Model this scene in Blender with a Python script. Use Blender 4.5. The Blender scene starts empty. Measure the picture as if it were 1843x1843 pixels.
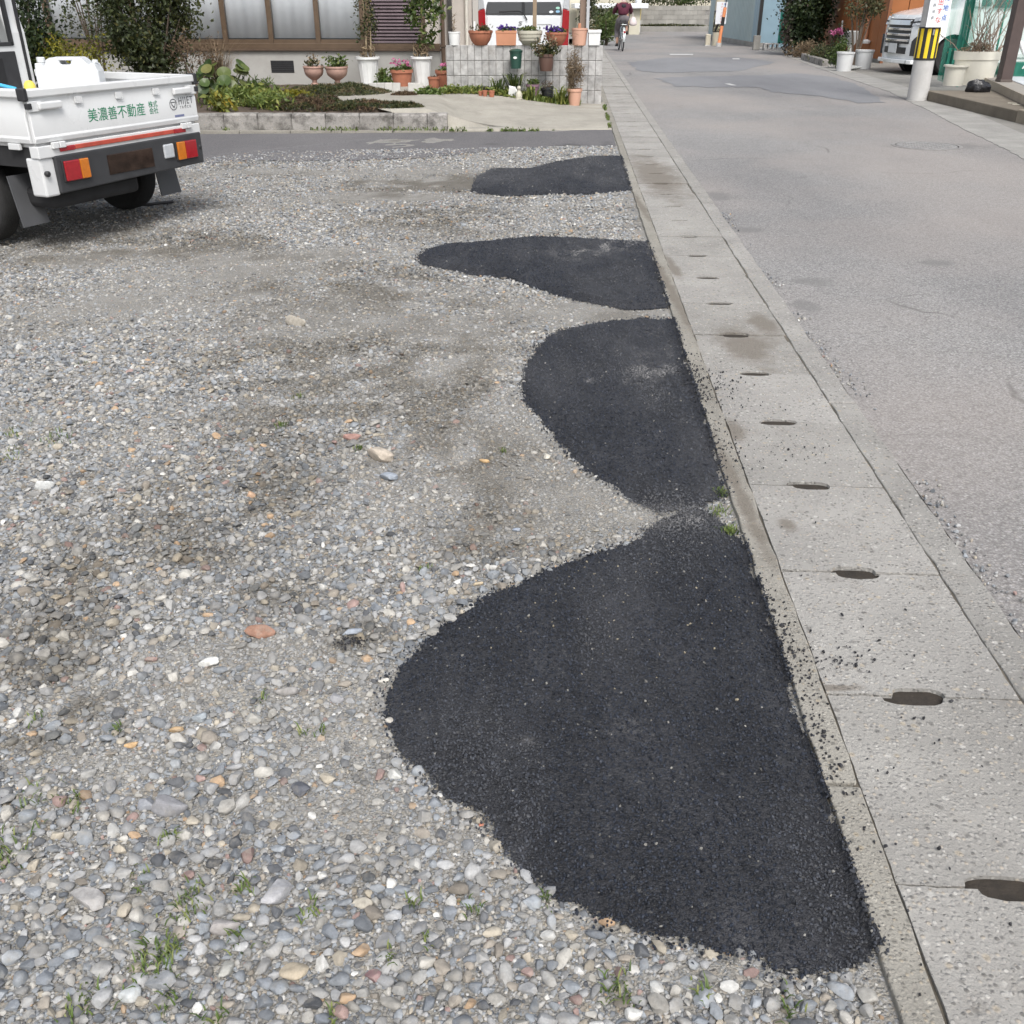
import bpy, bmesh, math, random
import numpy as np
from mathutils import Vector, Matrix

random.seed(7)
rng = np.random.default_rng(11)
R = math.radians
scene = bpy.context.scene
COL = scene.collection

# ------------------------------------------------------------------ camera
CAM_H, FPX, HOR, CEN = 1.32, 1720.0, 3.0, 921.5      # eye height (m), focal length / horizon row / centre of the 1843 px frame
PITCH = math.atan((CEN - HOR) / FPX)
cd = bpy.data.cameras.new('camera')
cam = bpy.data.objects.new('camera', cd)
COL.objects.link(cam)
cam.location = (0, 0, CAM_H)
cam.rotation_euler = (math.pi / 2 - PITCH, 0, 0)
cd.sensor_fit = 'HORIZONTAL'
cd.sensor_width = 36.0
cd.lens = 36.0 * FPX / 1843.0
cd.clip_start = 0.05
cd.clip_end = 600
scene.camera = cam

# ------------------------------------------------------------------ light
SUN_EL, SUN_AZ = 52.0, 166.0        # azimuth clockwise from +Y: behind the camera
w = bpy.data.worlds.new('World')
scene.world = w
w.use_nodes = True
wn = w.node_tree
bg = wn.nodes['Background']
sky = wn.nodes.new('ShaderNodeTexSky')
sky.sky_type = 'NISHITA'
sky.sun_disc = False
sky.sun_elevation = R(SUN_EL)
sky.sun_rotation = R(SUN_AZ)
sky.air_density = 1.0
sky.dust_density = 4.0
sky.ozone_density = 1.0
hs = wn.nodes.new('ShaderNodeHueSaturation')     # thin cloud: a paler sky than a clear one
hs.inputs['Saturation'].default_value = 0.42
wn.links.new(sky.outputs[0], hs.inputs['Color'])
wn.links.new(hs.outputs[0], bg.inputs['Color'])
bg.inputs['Strength'].default_value = 0.15
sd = bpy.data.lights.new('sun', 'SUN')
sun = bpy.data.objects.new('sun', sd)
COL.objects.link(sun)
sd.energy = 1.45
sd.angle = R(20)
sd.color = (1.0, 0.98, 0.955)
sdir = Vector((math.sin(R(SUN_AZ)) * math.cos(R(SUN_EL)), math.cos(R(SUN_AZ)) * math.cos(R(SUN_EL)), math.sin(R(SUN_EL))))
sun.rotation_euler = sdir.to_track_quat('Z', 'Y').to_euler()
sun.location = (0, -6, 12)
vs = scene.view_settings
vs.view_transform = 'Standard'
vs.look = 'None'
vs.exposure = 0.58
vs.gamma = 1.0
vs.use_curve_mapping = False

# ------------------------------------------------------------------ helpers
cp, sp = math.cos(PITCH), math.sin(PITCH)
def gr(px, py, z=0.0):
    """where the sight line through a photo pixel meets the level z"""
    u, v = (px - CEN) / FPX, (py - CEN) / FPX
    t = (z - CAM_H) / (-sp - v * cp)
    return (t * u, t * (cp - v * sp))
def at(px, py, Y):
    """the point of that sight line at the distance Y"""
    u, v = (px - CEN) / FPX, (py - CEN) / FPX
    t = Y / (cp - v * sp)
    return Vector((t * u, Y, CAM_H + t * (-sp - v * cp)))
K = 0.0545                                  # the gutter runs at this slope (x per y)
def G(u, y): return (u + K * y, y)
def lot_z(x, y):
    u = x - K * y
    d = np.clip(0.52 - u, 0, 4.5)
    return -0.010 - 0.0155 * d

_perm = rng.random((256, 256))
def vnoise(x, y, s=0):
    x = np.asarray(x, float) + s * 17.3; y = np.asarray(y, float) + s * 31.7
    xi = np.floor(x).astype(int); yi = np.floor(y).astype(int)
    fx = x - xi; fy = y - yi
    fx = fx * fx * (3 - 2 * fx); fy = fy * fy * (3 - 2 * fy)
    p = lambda a, b: _perm[a & 255, b & 255]
    return (p(xi, yi) * (1 - fx) + p(xi + 1, yi) * fx) * (1 - fy) + (p(xi, yi + 1) * (1 - fx) + p(xi + 1, yi + 1) * fx) * fy
def fbm(x, y, s=0, o=4):
    t = 0; a = 0.5; n = 0
    for k in range(o):
        t = t + a * vnoise(np.asarray(x) * 2 ** k, np.asarray(y) * 2 ** k, s + k * 3); n += a; a *= 0.5
    return t / n
def sstep(a, b, x):
    t = np.clip((np.asarray(x, float) - a) / (b - a), 0, 1)
    return t * t * (3 - 2 * t)

def tag(o, label=None, cat=None, group=None, kind=None):
    if label: o['label'] = label
    if cat: o['category'] = cat
    if group: o['group'] = group
    if kind: o['kind'] = kind
    return o
def empty(name, loc=(0, 0, 0), rz=0.0, parent=None):
    o = bpy.data.objects.new(name, None)
    COL.objects.link(o)
    o.empty_display_size = 0.1
    o.location = loc; o.rotation_euler = (0, 0, rz)
    if parent: o.parent = parent
    return o
def link(name, me, mat=None, parent=None, loc=None, rot=None):
    o = bpy.data.objects.new(name, me)
    COL.objects.link(o)
    if mat and not me.materials: me.materials.append(mat)
    if parent: o.parent = parent
    if loc is not None: o.location = loc
    if rot is not None: o.rotation_euler = rot
    return o

class MB:
    def __init__(s): s.v = []; s.f = []
    def quad(s, a, b, c, d):
        n = len(s.v); s.v += [tuple(a), tuple(b), tuple(c), tuple(d)]; s.f.append((n, n + 1, n + 2, n + 3)); return s
    def box(s, x0, x1, y0, y1, z0, z1, m=None):
        n = len(s.v)
        P = [(x0, y0, z0), (x1, y0, z0), (x1, y1, z0), (x0, y1, z0), (x0, y0, z1), (x1, y0, z1), (x1, y1, z1), (x0, y1, z1)]
        if m is not None: P = [tuple(m @ Vector(p)) for p in P]
        s.v += P
        s.f += [tuple(n + i for i in q) for q in ((0, 3, 2, 1), (4, 5, 6, 7), (0, 1, 5, 4), (1, 2, 6, 5), (2, 3, 7, 6), (3, 0, 4, 7))]
        return s
    def prism(s, poly, z0, z1, m=None):
        n = len(s.v); k = len(poly)
        P = [(p[0], p[1], z0) for p in poly] + [(p[0], p[1], z1) for p in poly]
        if m is not None: P = [tuple(m @ Vector(p)) for p in P]
        s.v += P
        s.f.append(tuple(n + i for i in reversed(range(k)))); s.f.append(tuple(n + k + i for i in range(k)))
        for i in range(k):
            j = (i + 1) % k; s.f.append((n + i, n + j, n + k + j, n + k + i))
        return s
    def loft(s, secs, closed=True, cap=True):
        n = len(s.v); k = len(secs[0])
        for sec in secs: s.v += [tuple(p) for p in sec]
        for a in range(len(secs) - 1):
            for i in range(k if closed else k - 1):
                j = (i + 1) % k
                s.f.append((n + a * k + i, n + a * k + j, n + (a + 1) * k + j, n + (a + 1) * k + i))
        if cap and closed:
            s.f.append(tuple(n + i for i in reversed(range(k)))); s.f.append(tuple(n + (len(secs) - 1) * k + i for i in range(k)))
        return s
    def lathe(s, prof, seg=20, cx=0, cy=0, z=0, sx=1, sy=1):
        secs = [[(cx + r * sx * math.cos(2 * math.pi * i / seg), cy + r * sy * math.sin(2 * math.pi * i / seg), z + h) for i in range(seg)] for r, h in prof]
        return s.loft(secs)
    def tube(s, pts, r, seg=8):
        pts = [Vector(p) for p in pts]; rs = r if isinstance(r, (list, tuple)) else [r] * len(pts)
        secs = []
        for i, p in enumerate(pts):
            d = (pts[min(i + 1, len(pts) - 1)] - pts[max(i - 1, 0)]).normalized()
            a = d.cross(Vector((0.13, 0.31, 0.94))); a = a.normalized() if a.length > 1e-4 else Vector((1, 0, 0))
            b = d.cross(a)
            secs.append([p + rs[i] * (math.cos(t) * a + math.sin(t) * b) for t in [2 * math.pi * q / seg for q in range(seg)]])
        return s.loft(secs)
    def mesh(s, name, smooth=None):
        me = bpy.data.meshes.new(name)
        me.from_pydata(s.v, [], s.f)
        bm = bmesh.new(); bm.from_mesh(me)
        bmesh.ops.recalc_face_normals(bm, faces=bm.faces)
        bm.to_mesh(me); bm.free()
        if smooth:
            me.polygons.foreach_set('use_smooth', [True] * len(me.polygons))
            me.set_sharp_from_angle(angle=R(smooth))
        return me
    def build(s, name, mat, parent=None, smooth=None, bevel=0, seg=2, loc=None, rot=None):
        o = link(name, s.mesh(name, smooth), mat, parent, loc, rot)
        if bevel:
            b = o.modifiers.new('bevel', 'BEVEL'); b.width = bevel; b.segments = seg; b.limit_method = 'ANGLE'; b.angle_limit = R(35)
        return o
def np_mesh(name, v, f, attrs=None, smooth=False, uniform=None):
    """v (n,3), f (m,k) with equal k"""
    me = bpy.data.meshes.new(name)
    v = np.asarray(v, np.float32); f = np.asarray(f, np.int32)
    me.vertices.add(len(v)); me.vertices.foreach_set('co', v.ravel())
    if len(f):
        k = f.shape[1]
        me.loops.add(f.size); me.loops.foreach_set('vertex_index', f.ravel())
        me.polygons.add(len(f)); me.polygons.foreach_set('loop_start', np.arange(len(f), dtype=np.int32) * k)
        if smooth: me.polygons.foreach_set('use_smooth', np.ones(len(f), bool))
    me.update(calc_edges=True)
    for nm, (typ, data) in (attrs or {}).items():
        a = me.attributes.new(nm, typ, 'POINT')
        key = {'FLOAT': 'value', 'INT': 'value', 'FLOAT_VECTOR': 'vector', 'FLOAT_COLOR': 'color'}[typ]
        a.data.foreach_set(key, np.asarray(data).ravel())
    return me

# ------------------------------------------------------------------ materials
def mk(name):
    m = bpy.data.materials.new(name); m.use_nodes = True
    return m, m.node_tree, m.node_tree.nodes['Principled BSDF']
def add(nt, typ, ins=None, **props):
    n = nt.nodes.new(typ)
    for k, v in props.items(): setattr(n, k, v)
    for k, v in (ins or {}).items():
        if isinstance(v, bpy.types.NodeSocket): nt.links.new(v, n.inputs[k])
        else: n.inputs[k].default_value = v
    return n
def put(nt, sock, v):
    if isinstance(v, bpy.types.NodeSocket): nt.links.new(v, sock)
    else: sock.default_value = v
def c4(c): return (c[0], c[1], c[2], 1.0)
def pos(nt): return add(nt, 'ShaderNodeNewGeometry').outputs['Position']
def mapped(nt, vec, scale, loc=(0, 0, 0)): return add(nt, 'ShaderNodeMapping', {'Vector': vec, 'Scale': scale, 'Location': loc}).outputs[0]
def noise(nt, vec, scale, detail=4, rough=0.55): return add(nt, 'ShaderNodeTexNoise', {'Vector': vec, 'Scale': scale, 'Detail': detail, 'Roughness': rough}).outputs['Fac']
def rampf(nt, fac, a, b, lo=0.0, hi=1.0): return add(nt, 'ShaderNodeMapRange', {'Value': fac, 'From Min': a, 'From Max': b, 'To Min': lo, 'To Max': hi}).outputs[0]
def ramp(nt, fac, stops, interp='LINEAR'):
    n = add(nt, 'ShaderNodeValToRGB', {'Fac': fac}); cr = n.color_ramp; cr.interpolation = interp
    while len(cr.elements) < len(stops): cr.elements.new(0.5)
    for e, (p, c) in zip(cr.elements, stops): e.position = p; e.color = c4(c)
    return n.outputs[0]
def mix(nt, fac, a, b, mode='MIX'):
    n = nt.nodes.new('ShaderNodeMix'); n.data_type = 'RGBA'; n.blend_type = mode
    put(nt, n.inputs[0], fac); put(nt, n.inputs[6], a if not isinstance(a, tuple) else c4(a)); put(nt, n.inputs[7], b if not isinstance(b, tuple) else c4(b))
    return n.outputs[2]
def math_(nt, op, a, b=0.0): 
    n = nt.nodes.new('ShaderNodeMath'); n.operation = op; put(nt, n.inputs[0], a); put(nt, n.inputs[1], b); return n.outputs[0]
def bump(nt, bs, h, strength=0.3, dist=0.01): 
    b = add(nt, 'ShaderNodeBump', {'Height': h, 'Strength': strength, 'Distance': dist}); nt.links.new(b.outputs[0], bs.inputs['Normal'])
def scl(c, k): return tuple(min(1.0, x * k) for x in c)

MATS = {}
def pm(name, col, rough=0.6, var=0.12, scale=8.0, bmp=0.0, bscale=60.0, metal=0.0, spec=0.5, coat=0.0, orand=0.0, grime=0.0):
    """painted / moulded surface: base colour, slow variation, a little relief and grime"""
    if name in MATS: return MATS[name]
    m, nt, bs = mk(name); P = pos(nt)
    c = mix(nt, rampf(nt, noise(nt, P, scale, 5), 0.3, 0.7), scl(col, 1 - var), scl(col, 1 + var))
    if orand:
        oi = add(nt, 'ShaderNodeObjectInfo').outputs['Random']
        c = mix(nt, 1.0, c, ramp(nt, oi, [(0, (1 - orand,) * 3), (1, (1 + orand * 0.0,) * 3)]), 'MULTIPLY')
    if grime:
        c = mix(nt, rampf(nt, noise(nt, P, scale * 0.6 + 1.3, 8, 0.7), 0.5, 0.75, 0, grime), c, scl((0.16, 0.13, 0.10), 0.9))
    put(nt, bs.inputs['Base Color'], c)
    put(nt, bs.inputs['Roughness'], rampf(nt, noise(nt, P, scale * 2, 4), 0.3, 0.7, max(0, rough - 0.08), min(1, rough + 0.08)))
    bs.inputs['Metallic'].default_value = metal
    bs.inputs['Specular IOR Level'].default_value = spec
    bs.inputs['Coat Weight'].default_value = coat
    bs.inputs['Coat Roughness'].default_value = 0.08
    if bmp: bump(nt, bs, noise(nt, P, bscale, 6), bmp, 0.01)
    MATS[name] = m
    return m
def leafmat(name, stops, rough=0.45, trans=0.25):
    if name in MATS: return MATS[name]
    m, nt, bs = mk(name)
    a = add(nt, 'ShaderNodeAttribute', attribute_name='lv').outputs['Fac']
    c = ramp(nt, a, stops)
    c = mix(nt, rampf(nt, noise(nt, pos(nt), 40, 3), 0.35, 0.65), scl_node(nt, c, 0.82), c)
    put(nt, bs.inputs['Base Color'], c); bs.inputs['Roughness'].default_value = rough
    bs.inputs['Specular IOR Level'].default_value = 0.35
    tr = add(nt, 'ShaderNodeBsdfTranslucent', {'Color': c}); mx = add(nt, 'ShaderNodeMixShader', {0: trans, 1: bs.outputs[0], 2: tr.outputs[0]})
    nt.links.new(mx.outputs[0], nt.nodes['Material Output'].inputs[0])
    MATS[name] = m
    return m
def scl_node(nt, c, k): return mix(nt, 1.0, c, (k, k, k), 'MULTIPLY')

def blobs(nt, P, lst, wob=0.5):
    """stains: (x, y, rx, ry) in metres with a wobbling outline -> mask 0..1"""
    nz = noise(nt, P, 7.0, 8, 0.75); out = None
    for (x, y, rx, ry) in lst:
        d = add(nt, 'ShaderNodeMapping', {'Vector': P, 'Scale': (1 / rx, 1 / ry, 0), 'Location': (-x / rx, -y / ry, 0)}).outputs[0]
        l = nt.nodes.new('ShaderNodeVectorMath'); l.operation = 'LENGTH'; nt.links.new(d, l.inputs[0])
        e = math_(nt, 'ADD', l.outputs['Value'], math_(nt, 'MULTIPLY', math_(nt, 'SUBTRACT', nz, 0.5), wob * 5))
        mk_ = rampf(nt, e, 0.45, 1.15, 1.0, 0.0)
        out = mk_ if out is None else math_(nt, 'MAXIMUM', out, mk_)
    return out

def aggregate(nt, P, scale, cols, smooth=0.0):
    """cells of chippings: returns (colour, distance)"""
    v = add(nt, 'ShaderNodeTexVoronoi', {'Vector': P, 'Scale': scale, 'Randomness': 1.0})
    sep = add(nt, 'ShaderNodeSeparateColor', {'Color': v.outputs['Color']})
    return ramp(nt, sep.outputs[0], cols, 'CONSTANT'), v.outputs['Distance'], sep.outputs[1]

def mat_concrete(name, base, stains=None, speck=0.5, scale=110, dark=(0.17, 0.15, 0.125), blotch=0.45):
    m, nt, bs = mk(name); P = pos(nt)
    c = mix(nt, rampf(nt, noise(nt, P, 2.2, 7, 0.65), 0.35, 0.68), scl(base, 0.80), scl(base, 1.12))
    oi = add(nt, 'ShaderNodeObjectInfo').outputs['Random']
    c = mix(nt, 1.0, c, ramp(nt, oi, [(0, (0.86, 0.86, 0.85)), (1, (1.0, 1.0, 1.0))]), 'MULTIPLY')
    g = scl(base, 1)
    ac, ad, a2 = aggregate(nt, P, scale, [(0, scl(g, 0.42)), (0.12, scl(g, 0.72)), (0.28, scl(g, .94)), (0.55, scl(g, 1.08)), (0.8, (g[0] * 1.2, g[1] * 1.1, g[2] * 0.98)), (0.93, scl(g, 1.45))])
    msk = math_(nt, 'MULTIPLY', rampf(nt, ad, 0.25, 0.5, 1, 0), rampf(nt, a2, 0.22, 0.30, 0, speck))
    c = mix(nt, msk, c, ac)
    ac2, ad2, a3 = aggregate(nt, P, scale * 0.42, [(0, scl(g, 0.5)), (0.3, scl(g, 0.78)), (0.6, (g[0] * 1.1, g[1] * 1.0, g[2] * 0.85)), (0.85, scl(g, 1.35))])
    msk2 = math_(nt, 'MULTIPLY', rampf(nt, ad2, 0.18, 0.36, 1, 0), rampf(nt, a3, 0.55, 0.62, 0, speck))
    c = mix(nt, msk2, c, ac2)
    pits = rampf(nt, noise(nt, P, 170, 2), 0.66, 0.74, 0, 0.55)
    c = mix(nt, pits, c, scl(base, 0.35))
    c = mix(nt, rampf(nt, noise(nt, P, 6, 8, 0.75), 0.56 if blotch < .6 else .46, 0.74 if blotch < .6 else .62, 0, blotch), c, dark)
    if stains: c = mix(nt, math_(nt, 'MULTIPLY', blobs(nt, P, stains), 0.8), c, dark)
    put(nt, bs.inputs['Base Color'], c)
    bs.inputs['Roughness'].default_value = 0.9; bs.inputs['Specular IOR Level'].default_value = 0.2
    h = math_(nt, 'ADD', noise(nt, P, 130, 5, 0.7), math_(nt, 'MULTIPLY', pits, -1.2))
    h = math_(nt, 'ADD', h, math_(nt, 'MULTIPLY', msk, .5))
    bump(nt, bs, h, 0.75, 0.007)
    return m
def mat_asphalt(name, base, warm=0.0, stains=None, scale=120, contrast=1.0, cracks=0.0):
    m, nt, bs = mk(name); P = pos(nt)
    b = base; k = contrast
    ac, ad, a2 = aggregate(nt, P, scale, [(0, scl(b, 1 - 0.55 * k)), (0.14, scl(b, 1 - 0.25 * k)), (0.34, scl(b, 1.0)), (0.6, scl(b, 1 + 0.14 * k)), (0.84, (b[0] * (1 + .28 * k), b[1] * (1 + .25 * k), b[2] * (1 + .18 * k))), (0.95, scl(b, 1 + 0.62 * k))])
    ac2, ad2, a3 = aggregate(nt, P, scale * 2.3, [(0, scl(b, 1 - .4 * k)), (0.3, scl(b, 0.95)), (0.65, scl(b, 1 + .15 * k)), (0.9, scl(b, 1 + .4 * k))])
    c = mix(nt, 0.45, ac, ac2)
    c = mix(nt, rampf(nt, ad, 0.42, 0.62, 0, 0.5 * k), c, scl(b, 0.5))
    slow = noise(nt, mapped(nt, P, (1.0, 0.35, 1)), 0.55, 5, 0.6)
    c = mix(nt, 1.0, c, ramp(nt, slow, [(0.3, (0.76, 0.76, 0.77)), (0.58, (1, 1, 1)), (0.75, (1.0, 0.98, 0.96))]), 'MULTIPLY')
    c = mix(nt, rampf(nt, noise(nt, P, 1.6, 9, 0.75), 0.54, 0.75, 0, 0.5), c, scl(b, 0.62))
    if cracks:
        wv = mix(nt, .35, P, add(nt, 'ShaderNodeTexNoise', {'Vector': P, 'Scale': 1.3, 'Detail': 6.0}).outputs['Color'])
        cv = add(nt, 'ShaderNodeTexVoronoi', {'Vector': mapped(nt, wv, (.55, .8, 0)), 'Scale': 1.0}, feature='DISTANCE_TO_EDGE').outputs['Distance']
        cm = math_(nt, 'MULTIPLY', rampf(nt, cv, .0, .006, 1, 0), rampf(nt, noise(nt, P, .9, 3), .50, .62, 0, cracks))
        c = mix(nt, cm, c, scl(b, .3))
    if warm: c = mix(nt, rampf(nt, noise(nt, P, 0.35, 3), 0.42, 0.6, 0, warm), c, (b[0] * 1.12, b[1] * 1.0, b[2] * 0.92))
    if stains: c = mix(nt, math_(nt, 'MULTIPLY', blobs(nt, P, stains), 0.6), c, scl(b, 0.5))
    put(nt, bs.inputs['Base Color'], c)
    bs.inputs['Roughness'].default_value = 0.88; bs.inputs['Specular IOR Level'].default_value = 0.25
    bump(nt, bs, math_(nt, 'SUBTRACT', noise(nt, P, 300, 3), ad), 0.35, 0.004)
    return m

# ------------------------------------------------------------------ ground, road, gutter
m_earth = pm('earth', (0.16, 0.135, 0.105), 0.95, 0.25, 3, 0.4, 30)
g_ = MB().quad((-250, -60, -0.2), (250, -60, -0.2), (250, 420, -0.2), (-250, 420, -0.2)).build('ground', m_earth)
tag(g_, kind='structure')

def sheet(name, poly, z, mat, kind='structure', parent=None):
    m = MB(); n = len(poly)
    m.v = [(p[0], p[1], z) for p in poly]; m.f = [tuple(range(n))]
    o = m.build(name, mat, parent)
    if o.data.polygons[0].normal.z < 0: o.data.flip_normals()
    if kind: tag(o, kind=kind)
    return o
ROAD = (0.285, 0.279, 0.272)
m_road = mat_asphalt('road_asphalt', ROAD, warm=0.35, contrast=1.1, cracks=.8,
                     stains=[gr(1462, 505) + (0.12, 0.11), gr(1452, 550) + (0.06, 0.16), gr(1345, 412) + (0.12, 0.10), gr(1690, 472) + (0.12, 0.08), gr(1290, 352) + (0.12, 0.2), gr(1700, 262) + (0.6, 0.25)])
RE = [(4.2, 6.5), (4.89, 9.64), (5.35, 12.2), (5.75, 14.3), (6.27, 17.3), (6.85, 23.2), (7.75, 31.0), (8.0, 35.0), (8.0, 44.0)]
road_poly = [G(1.10, -2), (3.6, -2)] + [(x + .2, y) for x, y in RE] + [(9.6, 46.0), (40, 46.2), (40, 54), (-30, 53), (-30, 45), G(1.10, 43)]
tag(sheet('road', road_poly, -0.004, m_road), kind='structure')
m_dark = mat_asphalt('repair_asphalt', (0.225, 0.228, 0.236), scale=150, contrast=0.45)
def wobble(poly, amp=.06, n=8):
    out = []
    for i, a in enumerate(poly):
        b = poly[(i + 1) % len(poly)]
        for k in range(n): t = k / n; out.append((a[0] + (b[0] - a[0]) * t + random.uniform(-amp, amp), a[1] + (b[1] - a[1]) * t + random.uniform(-amp, amp) * 2))
    return out
rp = [gr(*q) for q in [(1178, 140), (1260, 137), (1372, 135), (1440, 132), (1500, 139), (1560, 158), (1590, 183), (1545, 186), (1478, 172), (1392, 166), (1366, 157), (1290, 157), (1215, 155)]]
sheet('road_repair', wobble(rp), 0.0002, m_dark)
rp2 = [gr(*q) for q in [(1130, 112), (1200, 104), (1330, 103), (1400, 112), (1330, 128), (1200, 131), (1150, 128)]]
sheet('road_repair', wobble(rp2), 0.0002, m_dark)
m_line = pm('road_paint', (0.43, 0.43, 0.42), 0.8, 0.2, 14, grime=0.5)
for q in [[(1205, 97.2), (1248, 97.2), (1247, 99.6), (1206, 99.6)], [(1318, 105), (1330, 105), (1332, 107), (1319, 107)], [(1304, 151), (1313, 150.5), (1326, 154), (1316, 154.2)]]:
    sheet('road_marking', [gr(*p) for p in q], 0.004, m_line)

# concrete along the right edge of the road, yards and the step in front of the shop
CONC = (0.32, 0.312, 0.292)
m_conc = mat_concrete('pavement_concrete', CONC)
m_yard = mat_concrete('yard_concrete', (0.25, 0.242, 0.222), speck=0.4)
yard = list(reversed([(x + 0.55, y) for x, y in RE])) + [(20, 6.5), (20, 45.5)]
tag(MB().prism(yard, -.06, -.001).build('yard', m_yard), kind='structure')
def fine(L, amp):
    out = []
    for a, b in zip(L[:-1], L[1:]):
        for k in range(24): t = k / 24; out.append((a[0] + (b[0] - a[0]) * t + random.uniform(-amp, amp), a[1] + (b[1] - a[1]) * t))
    return out + [L[-1]]
edge = fine(RE, .02) + list(reversed([(x + 0.56, y) for x, y in RE]))
tag(MB().prism(edge, -.06, .0005).build('pavement_edge', m_conc), kind='structure')

# manhole cover
def manhole(px, py, r):
    x, y = gr(px, py)
    o = empty('manhole_cover', (x, y, -0.004))
    m_iron = pm('cast_iron', (0.235, 0.23, 0.222), 0.7, 0.2, 20, 0.3, 120)
    MB().lathe([(r + 0.05, 0.0), (r + 0.05, 0.004), (r + 0.012, 0.005), (r + 0.012, 0.0)], 40).build('frame', mat_iron_frame, o)
    MB().lathe([(r, 0.0), (r, 0.005), (r * 0.92, 0.007), (r * 0.9, 0.004), (0.001, 0.004)], 40).build('lid', m_iron, o)
    st = MB()
    for i in range(-6, 7):
        for j in range(-6, 7):
            a, b = i * r / 7, j * r / 7
            if a * a + b * b < (r * 0.86) ** 2 and (i + j) % 2 == 0: st.box(a - r / 18, a + r / 18, b - r / 18, b + r / 18, 0.004, 0.0075)
    st.build('stud', m_iron, o)
    return o
mat_iron_frame = pm('iron_frame', (0.22, 0.21, 0.2), 0.8, 0.25, 18, 0.3, 90)
tag(manhole(1668, 262, 0.30), 'round cast iron manhole cover set in the grey road', 'manhole cover')

# the gutter: channel bed, inner kerb, covers with hand holes, outer kerb
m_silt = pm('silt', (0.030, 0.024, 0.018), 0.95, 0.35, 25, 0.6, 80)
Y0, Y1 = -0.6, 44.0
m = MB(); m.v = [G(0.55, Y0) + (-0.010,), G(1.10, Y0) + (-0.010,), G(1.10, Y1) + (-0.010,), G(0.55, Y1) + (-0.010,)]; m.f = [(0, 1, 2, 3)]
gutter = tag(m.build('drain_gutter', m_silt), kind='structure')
SL = (0.345, 0.334, 0.312)
st1 = [gr(1345, 622) + (0.13, 0.30), gr(1180, 315) + (0.22, 1.3), gr(1375, 585) + (0.07, 0.22), gr(1320, 775) + (0.05, 0.10), gr(1150, 400) + (0.03, 0.8), gr(1212, 480) + (0.035, 0.3), gr(1418, 945) + (0.03, 0.04), gr(1500, 1238) + (0.07, 0.012)]
m_slab = mat_concrete('gutter_cover_concrete', SL, stains=st1, speck=0.85, scale=105)
m_kerb = mat_concrete('gutter_kerb_concrete', (0.305, 0.29, 0.255), speck=0.8, scale=130, stains=[G(0.55, 5.0) + (0.03, 1.2), G(0.55, 2.6) + (0.025, 0.5), G(0.55, 7.2) + (0.03, 0.9)])
m_kerb2 = mat_concrete('outer_kerb_concrete', (0.33, 0.32, 0.30), speck=0.9, scale=95)
LEN = 0.5075; GAP = 0.006
def slab_mesh(seed):
    rr = random.Random(seed)
    a0, a1 = 0.002, 0.409; l = LEN - GAP; hw, hd = 0.060 + rr.uniform(-.006, .006), 0.023 + rr.uniform(0, .005); mid = 0.192 + rr.uniform(-.012, .012)
    ol = []
    def edge(p, q, n=10):
        for i in range(n): t = i / n; ol.append((p[0] + (q[0] - p[0]) * t + rr.uniform(-.0015, .0015), p[1] + (q[1] - p[1]) * t + rr.uniform(-.0022, .0022)))
    edge((a0, 0), (mid - hw, 0), 6)
    for i in range(11): t = math.pi * i / 10; ol.append((mid - hw * math.cos(t), hd * math.sin(t) ** 0.6 + rr.uniform(-.0015, .0015)))
    edge((mid + hw, 0), (a1, 0), 6); edge((a1, 0), (a1, l), 14); edge((a1, l), (mid + hw, l), 6)
    for i in range(11): t = math.pi * i / 10; ol.append((mid + hw * math.cos(t), l - hd * math.sin(t) ** 0.6 + rr.uniform(-.0015, .0015)))
    edge((mid - hw, l), (a0, l), 6); edge((a0, l), (a0, 0), 14)
    return MB().prism(ol, -0.09, 0.0).mesh('slab')
m_jf = pm('joint_dirt', (.105, .092, .072), .95, .5, 9, .6, 60)
for ua, ub in ((.580, .5965), (.993, 1.008)):
    jm = MB()
    for k in range(220): 
        ya, yb = Y0 + (Y1 - Y0) * k / 220, Y0 + (Y1 - Y0) * (k + 1) / 220; jm.quad(G(ua, ya) + (-.0045,), G(ub, ya) + (-.0045,), G(ub, yb) + (-.0045,), G(ua, yb) + (-.0045,))
    tag(jm.build('joint_fill', m_jf, gutter), kind='stuff')
slabs = [slab_mesh(i) for i in range(5)]
for me in slabs: me.materials.append(m_slab)
shear = Matrix(((1, K, 0, 0), (0, 1, 0, 0), (0, 0, 1, 0), (0, 0, 0, 1)))
ystart = 1.134 - 4 * LEN
for i in range(84):
    y = ystart + i * LEN
    o = link('slab', slabs[(i * 3 + i // 5) % 5], None, gutter, (0.59 + K * y, y, random.uniform(-0.003, 0.003)), (random.uniform(-.004, .004), random.uniform(-.006, .006), -math.atan(K)))
    bv = o.modifiers.new('bevel', 'BEVEL'); bv.width = 0.004; bv.segments = 2; bv.limit_method = 'ANGLE'; bv.angle_limit = R(60)
def kerb_run(name, u0, u1, z, mat, seg, ya, yb, rough):
    y = ya; k = 0
    while y < yb:
        l = seg - 0.008; n = 26; rr = random.Random(k + int(u0 * 100)); k += 1
        left = [(u0 + rr.uniform(-rough, rough), l * i / n) for i in range(n + 1)]; right = [(u1 + rr.uniform(-rough, rough), l * i / n) for i in range(n + 1)]
        mb = MB().prism([left[0]] + right + left[:0:-1], -0.11, z)
        o = mb.build(name, mat, gutter, bevel=0.004, loc=(K * y, y, rr.uniform(-.001, .001)), rot=(0, 0, -math.atan(K)))
        y += seg
kerb_run('inner_kerb', 0.522, 0.588, 0.003, m_kerb, 2.0, Y0, 42, 0.004)
kerb_run('outer_kerb', 1.004, 1.098, 0.001, m_kerb2, 2.0, Y0, 42, 0.005)

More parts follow.
